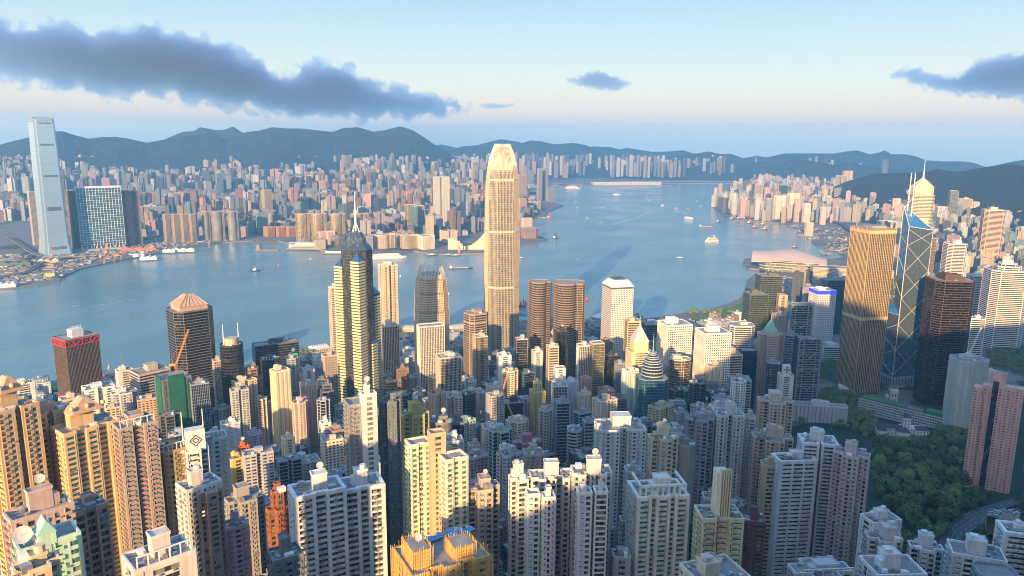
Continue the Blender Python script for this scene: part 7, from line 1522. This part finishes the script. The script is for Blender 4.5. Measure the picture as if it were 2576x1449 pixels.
for (cx, y, lab) in ((1626, 499, 'flat grey boat in the far channel, upper of two'), (1633, 504, 'flat grey boat in the far channel, lower of two'), (1448, 508, 'small grey boat below the long pale liner'), (1452, 523, 'tiny dark boat beneath the small grey one'), (1516, 522, 'white boat trailing a faint wake'), (1754, 506, 'tiny boat in the far right channel'), (1731, 548-22, 'speck of a boat above the turning ship'), (1478, 548, 'dark speck of a boat in the left channel'), (1513, 561, 'lone dark speck lower in the left channel'), (1603, 462, 'speck of a boat by the far runway tip'), (1805, 613, 'grey tender tied to the big cream ferry')): boat('tug', cx, y, 7, lab, (.4, .42, .45), trng.choice((0, 20, 160)), 'boat')
boat('sailing_junk', 1314, 772, 22, 'red sailed junk right of the foot of the tallest tower', rz=10, cat='boat'); boat('sailing_junk', 1476, 757, 11, 'small junk right of the twin round towers', rz=20, cat='boat')
p = at_z(274, 926, 0); root = empty('buoy', (p.x, p.y, 0)); tag(root, 'yellow channel buoy in the near water at the left', 'buoy'); m = MB(); m.prism([(2.4*math.cos(t), 2.4*math.sin(t)) for t in [k*math.pi/5 for k in range(10)]], -.5, 1.6); m.bar((0, 0, 1.6), (0, 0, 7), 1.2, r2=.3, n=6); part(m, 'float', WALL, root, (.7, .45, .05))
brng = random.Random(9); used_b = set()
CL = [('white', (.7, .7, .68)), ('orange', (.7, .3, .08)), ('green', (.1, .35, .25)), ('red', (.55, .08, .06)), ('blue', (.1, .2, .45)), ('cream', (.7, .6, .45))]
n_ = 0
for (xa, xb, ya, yb, cnt, wh) in ((2045, 2125, 572, 600, 46, 'in the crowded typhoon shelter'), (2010, 2040, 574, 586, 14, 'in the yacht moorings left of the shelter')):
    for i in range(cnt):
        f = i/cnt; cn, cc = brng.choice(CL); cx, y = brng.uniform(xa, xb), brng.uniform(ya, yb); boat('moored_boat', cx, y, brng.uniform(4, 8), f'{cn} moored boat {wh}', cc, brng.uniform(0, 180), 'boat'); scene_o = [o for o in bpy.data.objects if o.name.startswith('moored_boat')][-1]
for o in scene.objects:
    if o.type == 'EMPTY' and o.name.startswith('moored_boat'): o['group'] = 'moored boats of one colour in the typhoon shelter'
# wakes
FOAM = plain('wake_foam', (.30, .44, .50), .5, var=.3, scale=.05)
def wake(pts, w0, w1):
    P3 = [at_z(x, y, .12) for x, y in pts]; m = MB(); n = len(P3); prev = None
    for i, p_ in enumerate(P3):
        t = (P3[min(i+1, n-1)]-P3[max(i-1, 0)]).normalized(); nn = Vector((t.y, -t.x, 0)); w = w0+(w1-w0)*i/(n-1); cur = (p_-nn*w/2, p_+nn*w/2)
        if prev: m.quad(prev[0], prev[1], cur[1], cur[0])
        prev = cur
    tag(m.build('wake', FOAM), kind='stuff')
wake([(1728, 541), (1715, 533), (1700, 528), (1690, 526)], 16, 40); wake([(1663, 520), (1640, 532), (1600, 548), (1540, 565)], 5, 26); wake([(1512, 520), (1490, 516), (1465, 512)], 4, 14)
for pts in ([(160, 775), (200, 768)], [(225, 772), (262, 765)], [(280, 765), (308, 757)], [(322, 758), (342, 753)]): wake(pts, 3, 6)
# ================================================================ BUILDING SITES ON THE FAR SHORE
crng = random.Random(21)
for (cx, y, bm, rz, col, lab) in ((262, 664, 50, 20, (.7, .3, .12), 'orange crane before the wide teal lattice slab, left'), (288, 660, 46, 150, (.7, .28, .12), 'orange crane before the wide teal lattice slab, right'), (305, 655, 42, 30, (.62, .2, .1), 'red crane right of the teal lattice slab'), (527, 625, 60, -160, (.62, .3, .16), 'lone rusty crane on the point of the building site'), (378, 650, 36, 20, (.6, .3, .15), 'small leaning crane beside the white tents'),
   (130, 670, 50, 30, (.65, .2, .12), 'red crane in front of the silver supertall'), (492, 590, 60, 0, (.6, .55, .5), 'pale tower crane over the station site, left'), (611, 580, 55, 20, (.6, .25, .15), 'red tower crane over the station site, right'), (2155, 610, 70, 20, (.6, .6, .58), 'pale crane behind the gold grid tower')):
    crane(at_z(cx, y, 4), bm, R(rz), lab, col, 22, 62, s=2.0)
for (cx, y, wp, dp, lab, col) in ((375, 650, 40, 26, 'white tent hall, larger, on the building site', (.75, .75, .74)), (350, 643, 26, 20, 'white tent hall, smaller, on the building site', (.72, .72, .7)), (462, 630, 52, 16, 'long white shed near the sea wall', (.68, .68, .66)), (425, 632, 30, 14, 'short white shed near the sea wall', (.66, .66, .64)), (18, 718, 40, 24, 'white tent with peaks at the left edge of the far shore', (.76, .75, .72)), (128, 692, 22, 26, 'yellow and white silos by the far sea wall', (.62, .45, .16)),
   (40, 664, 70, 40, 'dark green flat roofed depot left of the silver supertall', (.10, .14, .08)), (126, 655, 46, 60, 'round stone podium under the silver supertall', (.5, .42, .34)), (350, 628, 80, 14, 'long red site hall right of the teal lattice slab', (.55, .14, .08)), (452, 604, 60, 34, 'arched steel station roof on the building site', (.34, .36, .38)), (570, 588, 50, 40, 'brown station block under construction', (.38, .26, .2))):
    p = at_z(cx, y, 8); s_ = mpp(p); root = empty('site_hall', (p.x, p.y, 4), facing(cx, -12)); tag(root, lab, 'hall'); w = wp*s_; m = MB(); m.box(0, 0, w, dp, 0, 9); part(m, 'wall', WALL, root, col); m = MB()
    k = 3
    for i in range(k): m.loft(rect(w/k, dp+1, -w/2+(i+.5)*w/k, 0), 9, rect(w/k*.25, dp*.9, -w/2+(i+.5)*w/k, 0), 13)
    part(m, 'roof', WALL, root, tuple(min(.8, c*1.15) for c in col))
# loose plant, containers and spoil of the building site: nobody could count them
m = MB(); cols = []; SC = [(.42, .37, .31), (.5, .49, .46), (.40, .22, .13), (.2, .2, .21), (.3, .28, .25), (.26, .25, .23), (.14, .24, .20), (.44, .36, .2)]
def site(poly, n, smin, smax):
    xs = [p_[0] for p_ in poly]; ys = [p_[1] for p_ in poly]; k = 0
    while k < n:
        x, y = crng.uniform(min(xs), max(xs)), crng.uniform(min(ys), max(ys)); 
        if not inside(x, y, poly): n -= .3; continue
        p_ = at_z(x, y, 4); n0 = len(m.f); s = crng.uniform(smin, smax); m.box(p_.x, p_.y, s, s*crng.uniform(.3, 1), 3.9, 4+crng.uniform(1, 5), rot=crng.uniform(0, 3)); c = crng.choice(SC); cols.extend([c]*(len(m.f)-n0)); k += 1
site([(60, 712), (150, 700), (200, 668), (330, 642), (480, 616), (620, 602), (640, 585), (440, 590), (330, 615), (200, 640), (0, 640), (0, 715)], 1500, 4, 22); site([(1960, 560), (2120, 575), (2140, 640), (2060, 640), (2090, 605), (2010, 600)], 300, 4, 16); site([(1940, 690), (2010, 700), (2050, 690), (2040, 740), (1960, 735)], 350, 3, 12); site([(1310, 800), (1500, 815), (1560, 815), (1480, 840), (1310, 840)], 160, 3, 12); site([(1000, 850), (1240, 830), (1240, 860), (1000, 880)], 120, 3, 12)
site([(1380, 467), (1680, 465), (1480, 463), (1330, 466)], 60, 20, 60)
o = m.build('site_clutter', FAR_S); ca = o.data.color_attributes.new('tint', 'FLOAT_COLOR', 'CORNER'); arr = []
for f, c in zip(m.f, cols): arr += [*c, 1]*len(f)
ca.data.foreach_set('color', arr); tag(o, kind='stuff')
p0, p1 = at_z(1490, 466, 4), at_z(1660, 465, 4); m = MB(); c = (p0+p1)/2; L_ = (p1-p0).length; root = empty('cruise_terminal', (c.x, c.y, 4), math.atan2((p1-p0).y, (p1-p0).x)); tag(root, 'long low terminal on the far runway tip', 'terminal'); m.box(0, 0, L_, 60, 0, 26); part(m, 'wall', WALL, root, (.45, .45, .46)); m = MB(); m.box(0, 0, L_*1.02, 70, 26, 29); part(m, 'roof', WHITE, root)
# hilltop masts
for (cx, y, h_, lab) in ((1003, 320, 10, 'transmission mast on the highest far peak'), (1009, 319, 7, 'second, shorter mast on the highest far peak')):
    p = at_dist(cx, y, 8800); q2 = at_dist(cx, y-h_, 8800); root = empty('radio_mast', (p.x, p.y, p.z-5)); tag(root, lab, 'mast'); m = MB(); m.bar((0, 0, 0), (0, 0, q2.z-p.z+5), 3.5, r2=.8); m.bar((-5, 0, 25), (5, 0, 25), 1.2); part(m, 'pole', METAL, root)
